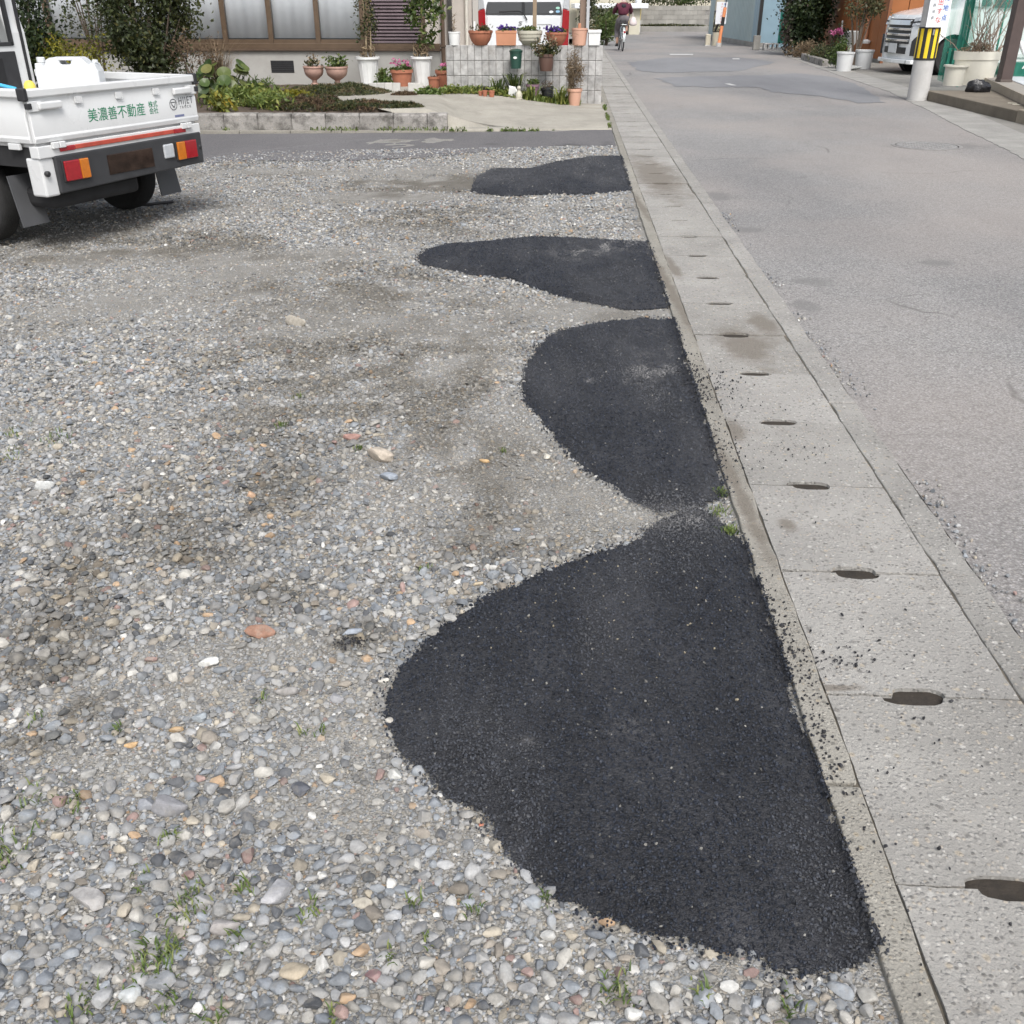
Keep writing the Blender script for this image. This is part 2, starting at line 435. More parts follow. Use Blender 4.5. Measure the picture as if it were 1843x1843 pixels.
# ------------------------------------------------------------------ gravel lot
PATCHES_PX = [
 [(1140, 972), (1165, 950), (1205, 928), (1252, 912), (1286, 925), (1318, 968), (1345, 1020), (1365, 1075), (1392, 1110), (1403, 1180), (1420, 1260), (1448, 1350), (1473, 1430), (1500, 1510), (1535, 1600), (1543, 1650), (1541, 1700), (1515, 1733), (1445, 1747), (1392, 1737), (1352, 1702), (1300, 1702), (1240, 1692), (1170, 1675), (1100, 1650), (1040, 1620), (990, 1590), (942, 1560), (900, 1502), (860, 1452), (805, 1422), (770, 1385), (738, 1360), (708, 1320), (690, 1265), (690, 1230), (718, 1190), (760, 1148), (800, 1110), (862, 1072), (930, 1040), (1000, 1012), (1080, 988)],
 [(1010, 590), (1070, 577), (1150, 570), (1206, 573), (1217, 605), (1228, 645), (1243, 685), (1264, 715), (1283, 760), (1293, 800), (1287, 850), (1287, 890), (1262, 905), (1230, 912), (1180, 917), (1140, 897), (1100, 870), (1060, 842), (1030, 815), (1000, 782), (975, 748), (945, 712), (943, 680), (950, 650), (962, 622), (985, 600)],
 [(752, 455), (765, 442), (800, 432), (870, 428), (960, 421), (1050, 425), (1165, 433), (1182, 460), (1192, 500), (1199, 552), (1130, 554), (1060, 541), (1000, 526), (960, 511), (920, 496), (850, 487), (790, 475), (758, 467)],
 [(848, 336), (858, 312), (885, 298), (950, 300), (1000, 288), (1060, 280), (1116, 280), (1126, 300), (1131, 341), (1060, 347), (1000, 345), (920, 348), (860, 342)],
]
def poly_sdf(P, X, Y):
    """signed distance (inside > 0) and the inside mask of a polygon, vectorised"""
    P = np.asarray(P, float); n = len(P)
    d2 = np.full(X.shape, 1e9); ins = np.zeros(X.shape, bool)
    for i in range(n):
        a, b = P[i], P[(i + 1) % n]; ex, ey = b - a
        t = np.clip(((X - a[0]) * ex + (Y - a[1]) * ey) / (ex * ex + ey * ey + 1e-12), 0, 1)
        d2 = np.minimum(d2, (X - a[0] - t * ex) ** 2 + (Y - a[1] - t * ey) ** 2)
        cnd = ((a[1] > Y) != (b[1] > Y)) & (X < (b[0] - a[0]) * (Y - a[1]) / (b[1] - a[1] + 1e-12) + a[0])
        ins ^= cnd
    d = np.sqrt(d2)
    return np.where(ins, d, -d)
PATCHES = [[gr(px, py, 0.0) for px, py in p] for p in PATCHES_PX]
PATCHES = [[G(.519 + .009 * math.sin(11 * y + 3 * i) * math.sin(4.3 * y), y) if x - K * y > .462 else (x, y) for x, y in p] for i, p in enumerate(PATCHES)]

DAMP_SHADE = [(500, 760, .3, .3, .7), (380, 920, .22, .2, .7), (280, 985, .2, .16, .7), (170, 1060, .2, .12, .7), (840, 640, .12, .6, .6), (890, 900, .12, .3, .6), (560, 650, .55, .5, .8), (640, 700, .4, .45, .8), (610, 500, .5, .5, .6), (740, 500, .35, .5, .6), (420, 880, .3, .35, .7), (330, 960, .25, .22, .7), (230, 1010, .22, .2, .7), (800, 720, .14, .6, .6), (860, 820, .16, .3, .6), (940, 900, .2, .2, .5), (640, 1140, .07, .06, 1.2), (100, 1110, .16, .09, .9), (40, 1180, .16, .1, .9), (540, 1220, .06, .05, 1.2), (650, 1540, .05, .06, 1.1), (150, 1250, .05, .04, 1.2), (740, 1230, .05, .1, .5), (780, 385, .5, .5, .8), (60, 1300, .08, .05, .8), (760, 325, .5, .45, 1.2), (820, 320, .4, .4, 1.2), (880, 990, .3, .14, .55), (850, 560, .3, .4, .4), (450, 620, .3, .3, .5), (480, 1060, .1, .08, .7), (250, 420, .8, .45, .8), (120, 425, .5, .4, .8)]  # wet marks; the last two paint the truck's soft shade on the gravel
FINES = [(900, 760, .35, .5, .8), (780, 640, .5, .5, .7), (560, 560, .6, .5, .6), (1080, 560, .5, .2, .9), (300, 520, 1.0, .35, .7), (960, 950, .25, .12, .8), (1200, 935, .16, .10, 1.2), (640, 1230, .16, .1, .7), (1040, 880, .3, .3, 1.), (1150, 930, .2, .12, 1.2), (1000, 830, .18, .3, .8), (620, 1340, .12, .14, .9), (660, 1430, .08, .09, 1.), (450, 1150, .22, .06, .9), (330, 1230, .3, .07, .8), (560, 1440, .12, .05, .8), (850, 1480, .07, .05, 1.), (1030, 1650, .1, .03, .9), (1300, 1740, .16, .03, .9), (1570, 1750, .035, .07, 1.0), (250, 440, .9, .25, .9), (500, 450, 1.0, .25, 1.0), (400, 480, .7, .3, .8), (700, 560, .5, .4, .5), (830, 650, .2, .9, .6), (200, 1350, .25, .05, .7), (500, 300, 2., .2, .8), (900, 410, .8, .3, .4), (1110, 555, .4, .1, 1.), (800, 320, .7, .3, 1.1), (700, 345, .6, .2, 1.1), (150, 400, .8, .5, .6), (420, 1030, .3, .06, .3)]
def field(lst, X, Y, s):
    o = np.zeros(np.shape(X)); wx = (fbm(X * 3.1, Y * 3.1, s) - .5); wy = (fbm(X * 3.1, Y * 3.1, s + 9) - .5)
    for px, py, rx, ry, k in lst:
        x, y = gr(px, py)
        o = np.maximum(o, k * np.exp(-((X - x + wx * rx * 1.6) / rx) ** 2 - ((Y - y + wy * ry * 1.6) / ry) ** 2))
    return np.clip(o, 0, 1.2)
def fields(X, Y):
    damp_shade = field(DAMP_SHADE, X, Y, 1) * sstep(0.28, 0.58, fbm(X * 7, Y * 7, 4, 5)) * 1.9 + 0.55 * sstep(0.60, 0.78, fbm(X * 2.2, Y * 2.2, 6))  # mask of wet ground, with the painted truck shade mixed in
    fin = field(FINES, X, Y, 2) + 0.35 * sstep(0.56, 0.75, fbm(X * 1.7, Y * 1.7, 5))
    return np.clip(damp_shade, 0, 1), np.clip(fin, 0, 1.1)
def rip(x, y): return 0.008 * (fbm(x * 1.3, y * 1.3, 12, 3) - 0.5) * 2 + 0.006 * (fbm(x * 9, y * 9, 13, 3) - .5)
def base_z(x, y): return lot_z(x, y) + rip(x, y) * sstep(0.52, 0.40, np.asarray(x) - K * np.asarray(y))

# bed of the lot: a fine grid with relief; the gravel's fine fraction and dust are its material
GX = np.arange(-1, 1, 1)
def lot_grid(x0, u1, y0, y1, st):
    ys = np.arange(y0, y1 + 1e-6, st); n = int((u1 + K * y0 - x0) / st) + 2
    t = np.linspace(0, 1, n)
    X = x0 + (u1 + K * ys[:, None] - x0) * t[None, :]; Y = np.repeat(ys[:, None], n, 1)
    Z = base_z(X, Y)
    V = np.stack([X, Y, Z], -1).reshape(-1, 3); idx = np.arange(len(V)).reshape(X.shape)
    F = np.stack([idx[:-1, :-1], idx[:-1, 1:], idx[1:, 1:], idx[1:, :-1]], -1).reshape(-1, 4)
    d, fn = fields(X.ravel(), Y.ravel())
    return np_mesh('gravel_lot', V, F, {'damp_shade': ('FLOAT', d.astype(np.float32)), 'fines': ('FLOAT', fn.astype(np.float32))}, smooth=True)
PAL = [(0.250, 0.268, 0.286), (0.185, 0.200, 0.218), (0.315, 0.312, 0.300), (0.385, 0.372, 0.340), (0.275, 0.278, 0.280), (0.350, 0.315, 0.255), (0.270, 0.242, 0.205), (0.40, 0.285, 0.185), (0.28, 0.20, 0.18), (0.52, 0.515, 0.49), (0.105, 0.110, 0.118), (0.345, 0.347, 0.345)]
PALW = np.array([.20, .13, .14, .11, .14, .06, .07, .014, .014, .035, .065, .11]); PALW = PALW / PALW.sum()
m_lot, nt, bs = mk('gravel_bed'); P = pos(nt)
ad_ = add(nt, 'ShaderNodeAttribute', attribute_name='damp_shade').outputs['Fac']; af_ = add(nt, 'ShaderNodeAttribute', attribute_name='fines').outputs['Fac']
cs = [(0, PAL[0]), (.18, PAL[1]), (.26, PAL[2]), (.42, PAL[3]), (.52, PAL[4]), (.66, PAL[5]), (.72, PAL[6]), (.80, PAL[11]), (.90, PAL[7]), (.915, PAL[9]), (.95, PAL[10])]
P2 = mapped(nt, P, (1, 1, 1))
warp = add(nt, 'ShaderNodeTexNoise', {'Vector': P, 'Scale': 60.0, 'Detail': 2.0}).outputs['Color']
Pw = mix(nt, 0.012, P, warp)
a1, d1, r1 = aggregate(nt, Pw, 75, cs)
a2, d2, r2 = aggregate(nt, Pw, 170, cs)
dust = mix(nt, rampf(nt, noise(nt, P, 9, 7, .7), .35, .65), (0.212, 0.202, 0.180), (0.300, 0.288, 0.262))
c = mix(nt, rampf(nt, d2, .28, .55), a2, dust)
c = mix(nt, 0.35, c, dust)
big = math_(nt, 'MULTIPLY', rampf(nt, d1, .34, .44, 1, 0), rampf(nt, r1, .3, .34, 0, 1))
big = math_(nt, 'MULTIPLY', big, rampf(nt, af_, .2, 1.0, 1, .35))
c = mix(nt, big, c, a1)
c = mix(nt, rampf(nt, ad_, 0, 1, 0, 0.72), c, mix(nt, 1.0, c, (0.44, 0.41, 0.365), 'MULTIPLY'))  # darkens wet ground and the shade painted under the truck
put(nt, bs.inputs['Base Color'], c); bs.inputs['Roughness'].default_value = .95; bs.inputs['Specular IOR Level'].default_value = .15
hgt = math_(nt, 'ADD', math_(nt, 'MULTIPLY', math_(nt, 'SUBTRACT', 0.5, d1), math_(nt, 'MULTIPLY', big, 2.0)), math_(nt, 'SUBTRACT', noise(nt, P, 260, 3), d2))
bump(nt, bs, hgt, 0.8, 0.006)
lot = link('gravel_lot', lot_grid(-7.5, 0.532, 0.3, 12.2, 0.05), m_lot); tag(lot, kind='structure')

# stone shapes
def stone_mesh(seed, sub=2, flat=0.62, cuts=5):
    rr = np.random.default_rng(seed); bm = bmesh.new(); bmesh.ops.create_icosphere(bm, subdivisions=sub, radius=0.5)
    v = np.array([q.co[:] for q in bm.verts])
    for k in range(4):
        a = rr.normal(size=3) * (1.6 + k); v = v * (1 + 0.10 / (1 + .5 * k) * np.sin(v @ a * 2 + rr.uniform(0, 6)))[:, None]
    for k in range(cuts):
        n = rr.normal(size=3); n /= np.linalg.norm(n); h = rr.uniform(.22, .40); e = np.maximum(v @ n - h, 0); v = v - 0.93 * e[:, None] * n
    v *= np.array([1.0, rr.uniform(.60, .92), flat * rr.uniform(.70, 1.1)])
    me = bpy.data.meshes.new('stone_shape'); 
    for q, p in zip(bm.verts, v): q.co = p
    bm.to_mesh(me); bm.free()
    me.polygons.foreach_set('use_smooth', [True] * len(me.polygons)); me.set_sharp_from_angle(angle=R(34))
    return me
def mat_stone(name, src):
    m, nt, bs = mk(name); P = pos(nt)
    if src == 'inst': col = add(nt, 'ShaderNodeAttribute', attribute_name='scol', attribute_type='INSTANCER').outputs['Color']
    else: col = add(nt, 'ShaderNodeObjectInfo').outputs['Color']
    c = mix(nt, rampf(nt, noise(nt, P, 70, 5, .7), .3, .7), scl_node(nt, col, .70), scl_node(nt, col, 1.22))
    c = mix(nt, rampf(nt, noise(nt, P, 320, 2), .6, .72, 0, .35), c, scl_node(nt, c, .6))
    c = mix(nt, rampf(nt, noise(nt, P, 30, 6, .7), .50, .7, 0, .55), c, (0.29, 0.268, 0.228))
    put(nt, bs.inputs['Base Color'], c); bs.inputs['Roughness'].default_value = .82; bs.inputs['Specular IOR Level'].default_value = .3
    bump(nt, bs, noise(nt, P, 230, 4, .7), .35, .003)
    return m
m_stone_i = mat_stone('gravel_stone', 'inst'); m_stone_o = mat_stone('loose_stone', 'obj')
src_gravel = bpy.data.collections.new('gravel_shapes'); GSH = []
for i in range(14):
    me = stone_mesh(100 + i, 2, .58 if i % 3 else .75, 5 + i % 6); me.materials.append(m_stone_i); GSH.append(me)
    src_gravel.objects.link(bpy.data.objects.new('shape_%02d' % i, me))

def scatter(name, pts, rot, sc, idx, col, coll, parent=None, label=None, mat=None):
    """one 'stuff' object: points that carry size, turn, shape and colour"""
    n = len(pts)
    me = np_mesh(name, pts, np.zeros((0, 3)), {'srot': ('FLOAT_VECTOR', np.asarray(rot, np.float32)), 'sscl': ('FLOAT_VECTOR', np.asarray(sc, np.float32)), 'sidx': ('INT', np.asarray(idx, np.int32)), 'scol': ('FLOAT_COLOR', np.concatenate([col, np.ones((n, 1))], 1).astype(np.float32))})
    o = link(name, me, None, parent); tag(o, kind='stuff')
    ng = bpy.data.node_groups.new(name, 'GeometryNodeTree')
    ng.interface.new_socket('Geometry', in_out='INPUT', socket_type='NodeSocketGeometry'); ng.interface.new_socket('Geometry', in_out='OUTPUT', socket_type='NodeSocketGeometry')
    gi = ng.nodes.new('NodeGroupInput'); go = ng.nodes.new('NodeGroupOutput')
    ci = ng.nodes.new('GeometryNodeCollectionInfo'); ci.inputs['Collection'].default_value = coll; ci.inputs['Separate Children'].default_value = True; ci.inputs['Reset Children'].default_value = True
    ip = ng.nodes.new('GeometryNodeInstanceOnPoints'); ip.inputs['Pick Instance'].default_value = True
    def na(nm, ty):
        q = ng.nodes.new('GeometryNodeInputNamedAttribute'); q.data_type = ty; q.inputs['Name'].default_value = nm; return q.outputs[0]
    er = ng.nodes.new('FunctionNodeEulerToRotation'); L = ng.links.new
    L(na('srot', 'FLOAT_VECTOR'), er.inputs[0]); L(er.outputs[0], ip.inputs['Rotation'])
    L(na('sscl', 'FLOAT_VECTOR'), ip.inputs['Scale']); L(na('sidx', 'INT'), ip.inputs['Instance Index'])
    L(gi.outputs[0], ip.inputs['Points']); L(ci.outputs[0], ip.inputs['Instance']); L(ip.outputs[0], go.inputs[0])
    md = o.modifiers.new('scatter', 'NODES'); md.node_group = ng
    return o

def stone_colors(n, x, y, damp_shade, fines=None):
    k = rng.choice(len(PAL), n, p=PALW); c = np.array(PAL)[k] * rng.uniform(.66, 1.24, (n, 1))
    wet = np.clip(damp_shade * rng.uniform(.4, 1.2, n), 0, 1)[:, None]  # wet stones, darkened too where the truck shade is painted
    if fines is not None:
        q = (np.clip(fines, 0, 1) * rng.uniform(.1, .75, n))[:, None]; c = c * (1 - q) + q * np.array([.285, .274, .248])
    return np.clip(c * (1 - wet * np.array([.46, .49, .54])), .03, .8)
def in_patch(X, Y, grow):
    o = np.zeros(X.shape, bool)
    for P in PATCHES: o |= poly_sdf(P, X, Y) > -grow
    return o
# big named stones read from the photograph (pixel of the centre, length px, aspect, colour)
BIG = [(300, 1443, 66, .72, (.25, .25, .26), 'smooth dark grey cobble with a pale vein'), (262, 1437, 42, .7, (.27, .28, .30), None), (153, 1608, 68, .6, (.34, .33, .32), None), (496, 1602, 66, .95, (.36, .36, .37), None), (528, 1738, 50, 1.1, (.42, .36, .27), 'tan rounded cobble'), (232, 1780, 38, 1.1, (.44, .46, .46), None), (472, 1128, 54, .7, (.27, .155, .11), 'rust red flat stone'), (633, 1130, 38, .75, (.30, .33, .37), None), (685, 815, 52, .75, (.46, .40, .33), 'pale tan cobble with a wet mark'), (543, 1410, 40, .8, (.11, .115, .13), 'dark half wet stone'), (400, 1660, 56, .55, (.33, .31, .30), None), (362, 1612, 48, .65, (.31, .31, .31), None), (285, 1760, 52, .75, (.27, .28, .29), None), (405, 1735, 40, .9, (.36, .36, .33), None), (515, 1235, 40, .6, (.27, .26, .25), None), (375, 1182, 36, .6, (.60, .60, .57), 'whitish stone with an orange edge'), (655, 1615, 36, .8, (.40, .37, .31), None), (575, 1600, 32, .8, (.36, .36, .35), None), (700, 850, 34, .9, (.29, .32, .36), None), (635, 778, 32, .5, (.33, .2, .17), 'reddish flat stone'), (75, 862, 34, .4, (.58, .59, .58), None), (710, 1385, 30, 1., (.50, .50, .47), None), (670, 1750, 32, .8, (.24, .15, .15), None), (985, 820, 20, .9, (.52, .49, .42), None), (872, 824, 18, .7, (.50, .34, .18), None), (708, 1640, 30, .8, (.38, .39, .40), None), (1095, 1655, 30, .7, (.34, .235, .15), 'orange brown stone at the asphalt edge'), (866, 1478, 12, .9, (.45, .16, .10), None), (315, 1302, 28, .5, (.50, .34, .18), None), (235, 1328, 26, .5, (.48, .32, .17), None), (605, 1250, 28, .8, (.32, .32, .33), None), (455, 1285, 40, .5, (.40, .39, .36), None), (355, 1280, 28, .9, (.33, .36, .38), None), (420, 1660, 22, .7, (.3, .3, .3), None), (690, 1218, 20, .8, (.55, .53, .48), None), (700, 1290, 20, 1., (.44, .42, .38), None), (1465, 1705, 15, .6, (.50, .51, .50), None), (860, 1045, 20, .6, (.50, .41, .28), None), (930, 950, 15, .8, (.3, .34, .4), None), (720, 718, 20, .6, (.24, .23, .22), None), (530, 575, 40, .5, (.37, .34, .29), None), (450, 880, 24, .6, (.45, .30, .2), None)]
def stone_obj(x, y, s, asp, col, seed, label=None):
    rr = random.Random(seed); me = OSH[seed % len(OSH)]
    o = link('stone', me, None, lot, (x, y, float(base_z(x, y)) + s * 0.13), (rr.uniform(-.18, .18), rr.uniform(-.18, .18), rr.uniform(-.4, .4)))
    o.scale = (s, s * asp * 1.15, s * rr.uniform(.8, 1.1)); o.color = c4(col)
    if label: o['label'] = label
    return o
OSH = []
for i in range(10):
    me = stone_mesh(300 + i, 3, .6, 4 + i % 4); me.materials.append(m_stone_o); OSH.append(me)
occ = {}
CS = 0.05
def try_put(x, y, r, k=0.76):
    ci, cj = int(x // CS), int(y // CS); n = int((r + 0.045) // CS) + 1
    for i in range(ci - n, ci + n + 1):
        for j in range(cj - n, cj + n + 1):
            for (a, b, q) in occ.get((i, j), ()):
                if (a - x) ** 2 + (b - y) ** 2 < ((q + r) * k) ** 2: return False
    occ.setdefault((ci, cj), []).append((x, y, r)); return True
for i, (px, py, ln, asp, col, lab) in enumerate(BIG):
    x, y = gr(px, py, -0.01); Z = y * cp + CAM_H * sp; s = ln * Z / FPX * 1.08
    try_put(x, y, s * .45); stone_obj(x, y, s, asp, col, i, lab)
# 230 more of the largest ones one by one, then the rest as stuff
n1 = 0; tries = 0
while n1 < 250 and tries < 6000:
    tries += 1
    py = 1843 - abs(random.gauss(0, 330)); px = random.uniform(-40, 1500)
    if py < 1000: continue
    x, y = gr(px, py, -0.01)
    if x - K * y > 0.49: continue
    if in_patch(np.array([x]), np.array([y]), .02)[0]: continue
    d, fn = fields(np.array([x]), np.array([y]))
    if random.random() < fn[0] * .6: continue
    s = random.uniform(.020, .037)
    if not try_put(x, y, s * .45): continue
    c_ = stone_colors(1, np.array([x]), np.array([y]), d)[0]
    stone_obj(x, y, s, random.uniform(.65, .95), tuple(c_), 50 + n1); n1 += 1

def gravel_points(y0, y1, dens, lo, hi, med, sig, check, keepfac):
    # points over the visible wedge with some margin to either side
    A = (0.52 + K * y1 + 1.0 + 0.62 * y1) * (y1 - y0); n = int(A * dens)
    Y = rng.uniform(y0, y1, n); X = rng.uniform(-1.0 - 0.62 * y1, 0.52 + K * y1, n)
    S = np.clip(np.exp(rng.normal(math.log(med), sig, n)), lo, hi)
    k = (X > -0.9 - 0.60 * Y) & (X - K * Y < 0.515 - S * .3)
    X, Y, S = X[k], Y[k], S[k]
    k = ~in_patch(X, Y, 0.0); X, Y, S = X[k], Y[k], S[k]
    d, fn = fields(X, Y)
    edge = sstep(0.515, 0.36, X - K * Y)
    k = rng.random(len(X)) < (1 - keepfac * fn) * (0.35 + 0.65 * edge); X, Y, S, d, fn = X[k], Y[k], S[k], d[k], fn[k]
    S = S * (1 - 0.25 * np.clip(fn, 0, 1))
    if check:
        o = np.argsort(-S); keep = np.zeros(len(S), bool)
        for i in o:
            if try_put(X[i], Y[i], S[i] * .45): keep[i] = True
        X, Y, S, d, fn = X[keep], Y[keep], S[keep], d[keep], fn[keep]
    n = len(X)
    Z = base_z(X, Y) + S * rng.uniform(-.02, .22, n) - 0.16 * S * fn
    rot = np.stack([rng.normal(0, .25, n), rng.normal(0, .25, n), rng.uniform(0, 6.28, n)], 1)
    sc = S[:, None] * rng.uniform(.82, 1.15, (n, 3))
    return np.stack([X, Y, Z], 1), rot, sc, rng.integers(0, 14, n), stone_colors(n, X, Y, d, fn)
sets = [gravel_points(.35, 2.2, 19000, .011, .042, .0155, .42, True, .75), gravel_points(2.2, 4.2, 13000, .011, .038, .0152, .38, True, .68),
        gravel_points(4.2, 7.0, 3900, .014, .040, .0195, .3, False, .74), gravel_points(7.0, 10.6, 1700, .016, .038, .0225, .25, False, .95),
        gravel_points(.35, 2.2, 15000, .005, .013, .0085, .25, False, -.2), gravel_points(2.2, 4.2, 8000, .006, .013, .0095, .2, False, .0)]
cat = [np.concatenate([s[i] for s in sets]) for i in range(5)]
grv = scatter('gravel', *cat, src_gravel); tag(grv, 'grey and tan river gravel spread over the parking lot', 'gravel', kind='stuff')
print('gravel stones', len(cat[0]))

# ------------------------------------------------------------------ black asphalt patches
m_pat, nt, bs = mk('fresh_asphalt'); P = pos(nt)
ac, dd, r2_ = aggregate(nt, P, 150, [(0, (.010, .011, .014)), (.3, (.016, .0175, .022)), (.6, (.021, .0235, .030)), (.85, (.030, .032, .039)), (.985, (.10, .10, .098))])
ac3, dd3, r3_ = aggregate(nt, P, 330, [(0, (.012, .012, .014)), (.5, (.022, .022, .025)), (.96, (.07, .068, .064))])
c = mix(nt, .4, ac, ac3)
DUST = [gr(1215, 925) + (.15, .085), gr(1170, 660) + (.10, .25), gr(1055, 680) + (.03, .08), gr(1140, 690) + (.04, .05), gr(1120, 1310) + (.05, .035), gr(950, 1335) + (.02, .02), gr(1110, 445) + (.25, .18), gr(1040, 455) + (.18, .2), gr(1170, 600) + (.05, .12)]
dm = math_(nt, 'MULTIPLY', blobs(nt, P, DUST, .55), rampf(nt, noise(nt, P, 28, 6, .75), .46, .66))
c = mix(nt, math_(nt, 'MULTIPLY', dm, .45), c, (.30, .29, .28))
c = mix(nt, rampf(nt, noise(nt, mapped(nt, P, (1.6, .5, 1)), 3.2, 7, .72), .44, .70, 0, .38), c, (.105, .107, .118))  # grey streaks: tyre sheen and pale dust put into the colour
put(nt, bs.inputs['Base Color'], c)
put(nt, bs.inputs['Roughness'], rampf(nt, noise(nt, P, 6, 4), .3, .7, .5, .72)); bs.inputs['Specular IOR Level'].default_value = .4
bump(nt, bs, math_(nt, 'SUBTRACT', noise(nt, P, 420, 2), math_(nt, 'ADD', dd, math_(nt, 'MULTIPLY', dd3, .5))), .8, .006)
m_grain, nt, bs = mk('asphalt_grain'); P = pos(nt)
put(nt, bs.inputs['Base Color'], add(nt, 'ShaderNodeAttribute', attribute_name='scol', attribute_type='INSTANCER').outputs['Color'])
bs.inputs['Roughness'].default_value = .55; bs.inputs['Specular IOR Level'].default_value = .42
bump(nt, bs, noise(nt, P, 900, 2), .4, .001)
src_grain = bpy.data.collections.new('grain_shapes')
for i in range(6):
    me = stone_mesh(700 + i, 1, .75, 7); me.polygons.foreach_set('use_smooth', [False] * len(me.polygons)); me.materials.append(m_grain)
    src_grain.objects.link(bpy.data.objects.new('grain_%02d' % i, me))
def dust_sheen(X, Y, i):
    o = np.zeros(len(X)); nz = sstep(.46, .62, fbm(X * 16, Y * 9, 70, 5)); n2 = sstep(.35, .65, fbm(X * 9, Y * 9, 75, 4))
    for (x, y, rx, ry), k in zip(DUST, [.85, .75, .7, .7, .45, .3, .9, .6, .7]):
        e = np.exp(-((X - x) / rx) ** 2 - ((Y - y) / ry) ** 2); o = np.maximum(o, k * e * (nz if k != .85 else .35 + .65 * n2))
    st = .10 * sstep(.48, .72, fbm(X * 5, Y * 1.6, 80, 5)) + (.10 * sstep(.45, .7, fbm(X * 3, Y * 1.0, 82, 4)) if i > 0 else 0)  # streaks paint a sheen into the grains along with the dust
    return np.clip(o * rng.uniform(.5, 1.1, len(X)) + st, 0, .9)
PLAB = ['large pear shaped fresh black asphalt patch beside the gutter covers', 'rounded fresh black asphalt patch with pale dust smears, second from the largest', 'long tapering black asphalt patch with white chalky spots along its top', 'small blocky black asphalt patch next to the old grey asphalt strip']
def thick(d): return 0.017 * sstep(0.0, 0.09, d)
def pz(i, x, y, d): return lot_z(x, y) + 0.004 + thick(d) + 0.004 * (fbm(x * 6, y * 6, 20) - .5) * sstep(0, .05, d)
for i, P_ in enumerate(PATCHES):
    st = [.010, .012, .016, .018][i]
    A = np.array(P_); x0, y0 = A.min(0) - .03; x1, y1 = A.max(0) + .03
    X, Y = np.meshgrid(np.arange(x0, x1, st), np.arange(y0, y1, st))
    def sd_(X, Y): return poly_sdf(P_, X, Y) + 0.030 * (fbm(X * 14, Y * 14, 30 + i, 4) - .5) * 1.4
    D = sd_(X, Y); D = np.where(X - K * Y > 0.545, -1, D)
    Z = pz(i, X, Y, D); Z = np.where(X - K * Y > .515, np.maximum(Z, .007), Z)
    ok = D > -0.004; idx = np.cumsum(ok.ravel()).reshape(ok.shape) - 1
    q = ok[:-1, :-1] & ok[:-1, 1:] & ok[1:, 1:] & ok[1:, :-1]
    V = np.stack([X, Y, Z], -1)[ok]
    F = np.stack([idx[:-1, :-1][q], idx[:-1, 1:][q], idx[1:, 1:][q], idx[1:, :-1][q]], -1)
    root = empty('asphalt_patch', (float(A[:, 0].mean()), float(A[:, 1].mean()), -0.01)); tag(root, PLAB[i], 'asphalt patch', 'fresh asphalt patches beside the gutter')
    off = np.array(root.location)
    link('surface', np_mesh('surface', V - off, F, smooth=True), m_pat, root)
    dens, sz = [(30000, .0064), (21000, .0070), (11000, .0085), (6500, .010)][i]
    n = int((x1 - x0) * (y1 - y0) * dens); X = rng.uniform(x0, x1, n); Y = rng.uniform(y0, y1, n); D = sd_(X, Y)
    k = (D > -.003) & (X - K * Y < .542)
    X, Y, D = X[k], Y[k], D[k]; Z = pz(i, X, Y, D) + rng.uniform(-.0012, .0016, len(X)); Z = np.where(X - K * Y > .515, np.maximum(Z, .008), Z)
    # crumbs thrown just past the outline
    ne = [1500, 1000, 600, 400][i]; ei = rng.integers(0, len(P_), ne); t = rng.random(ne)
    ex = A[ei, 0] * (1 - t) + A[(ei + 1) % len(A), 0] * t + rng.normal(0, .014, ne); ey = A[ei, 1] * (1 - t) + A[(ei + 1) % len(A), 1] * t + rng.normal(0, .014, ne)
    ed = sd_(ex, ey); k2 = (ed < 0.004) & (ex - K * ey < .54); ex, ey = ex[k2], ey[k2]
    ez = np.where(ex - K * ey > .515, .005, base_z(ex, ey) + .007)
    XX, YY, ZZ = np.concatenate([X, ex]), np.concatenate([Y, ey]), np.concatenate([Z, ez]); n = len(XX)
    S = np.clip(np.exp(rng.normal(math.log(sz), .28, n)), sz * .5, sz * 1.9)
    v = rng.random(n); col = np.array([.0145, .0180, .0265]) * rng.uniform(.4, 1.7, (n, 1)); lite = v > .992
    col[lite] = np.array([.16, .155, .14]) * rng.uniform(.5, 1.6, (lite.sum(), 1))
    gdust = blob = np.exp(-((XX - gr(1130, 1090)[0]) / .3) ** 2 - ((YY - gr(1130, 1090)[1]) / .25) ** 2) * .016; tan = rng.random(n) < gdust; col[tan] = np.array([.24, .21, .15]); dq = dust_sheen(XX, YY, i)[:, None]; col = col * (1 - dq) + dq * np.array([.27, .265, .26])
    scatter('grain', np.stack([XX, YY, ZZ], 1) - off, rng.uniform(0, 6.28, (n, 3)), S[:, None] * rng.uniform(.8, 1.2, (n, 3)), rng.integers(0, 6, n), col, src_grain, parent=root)
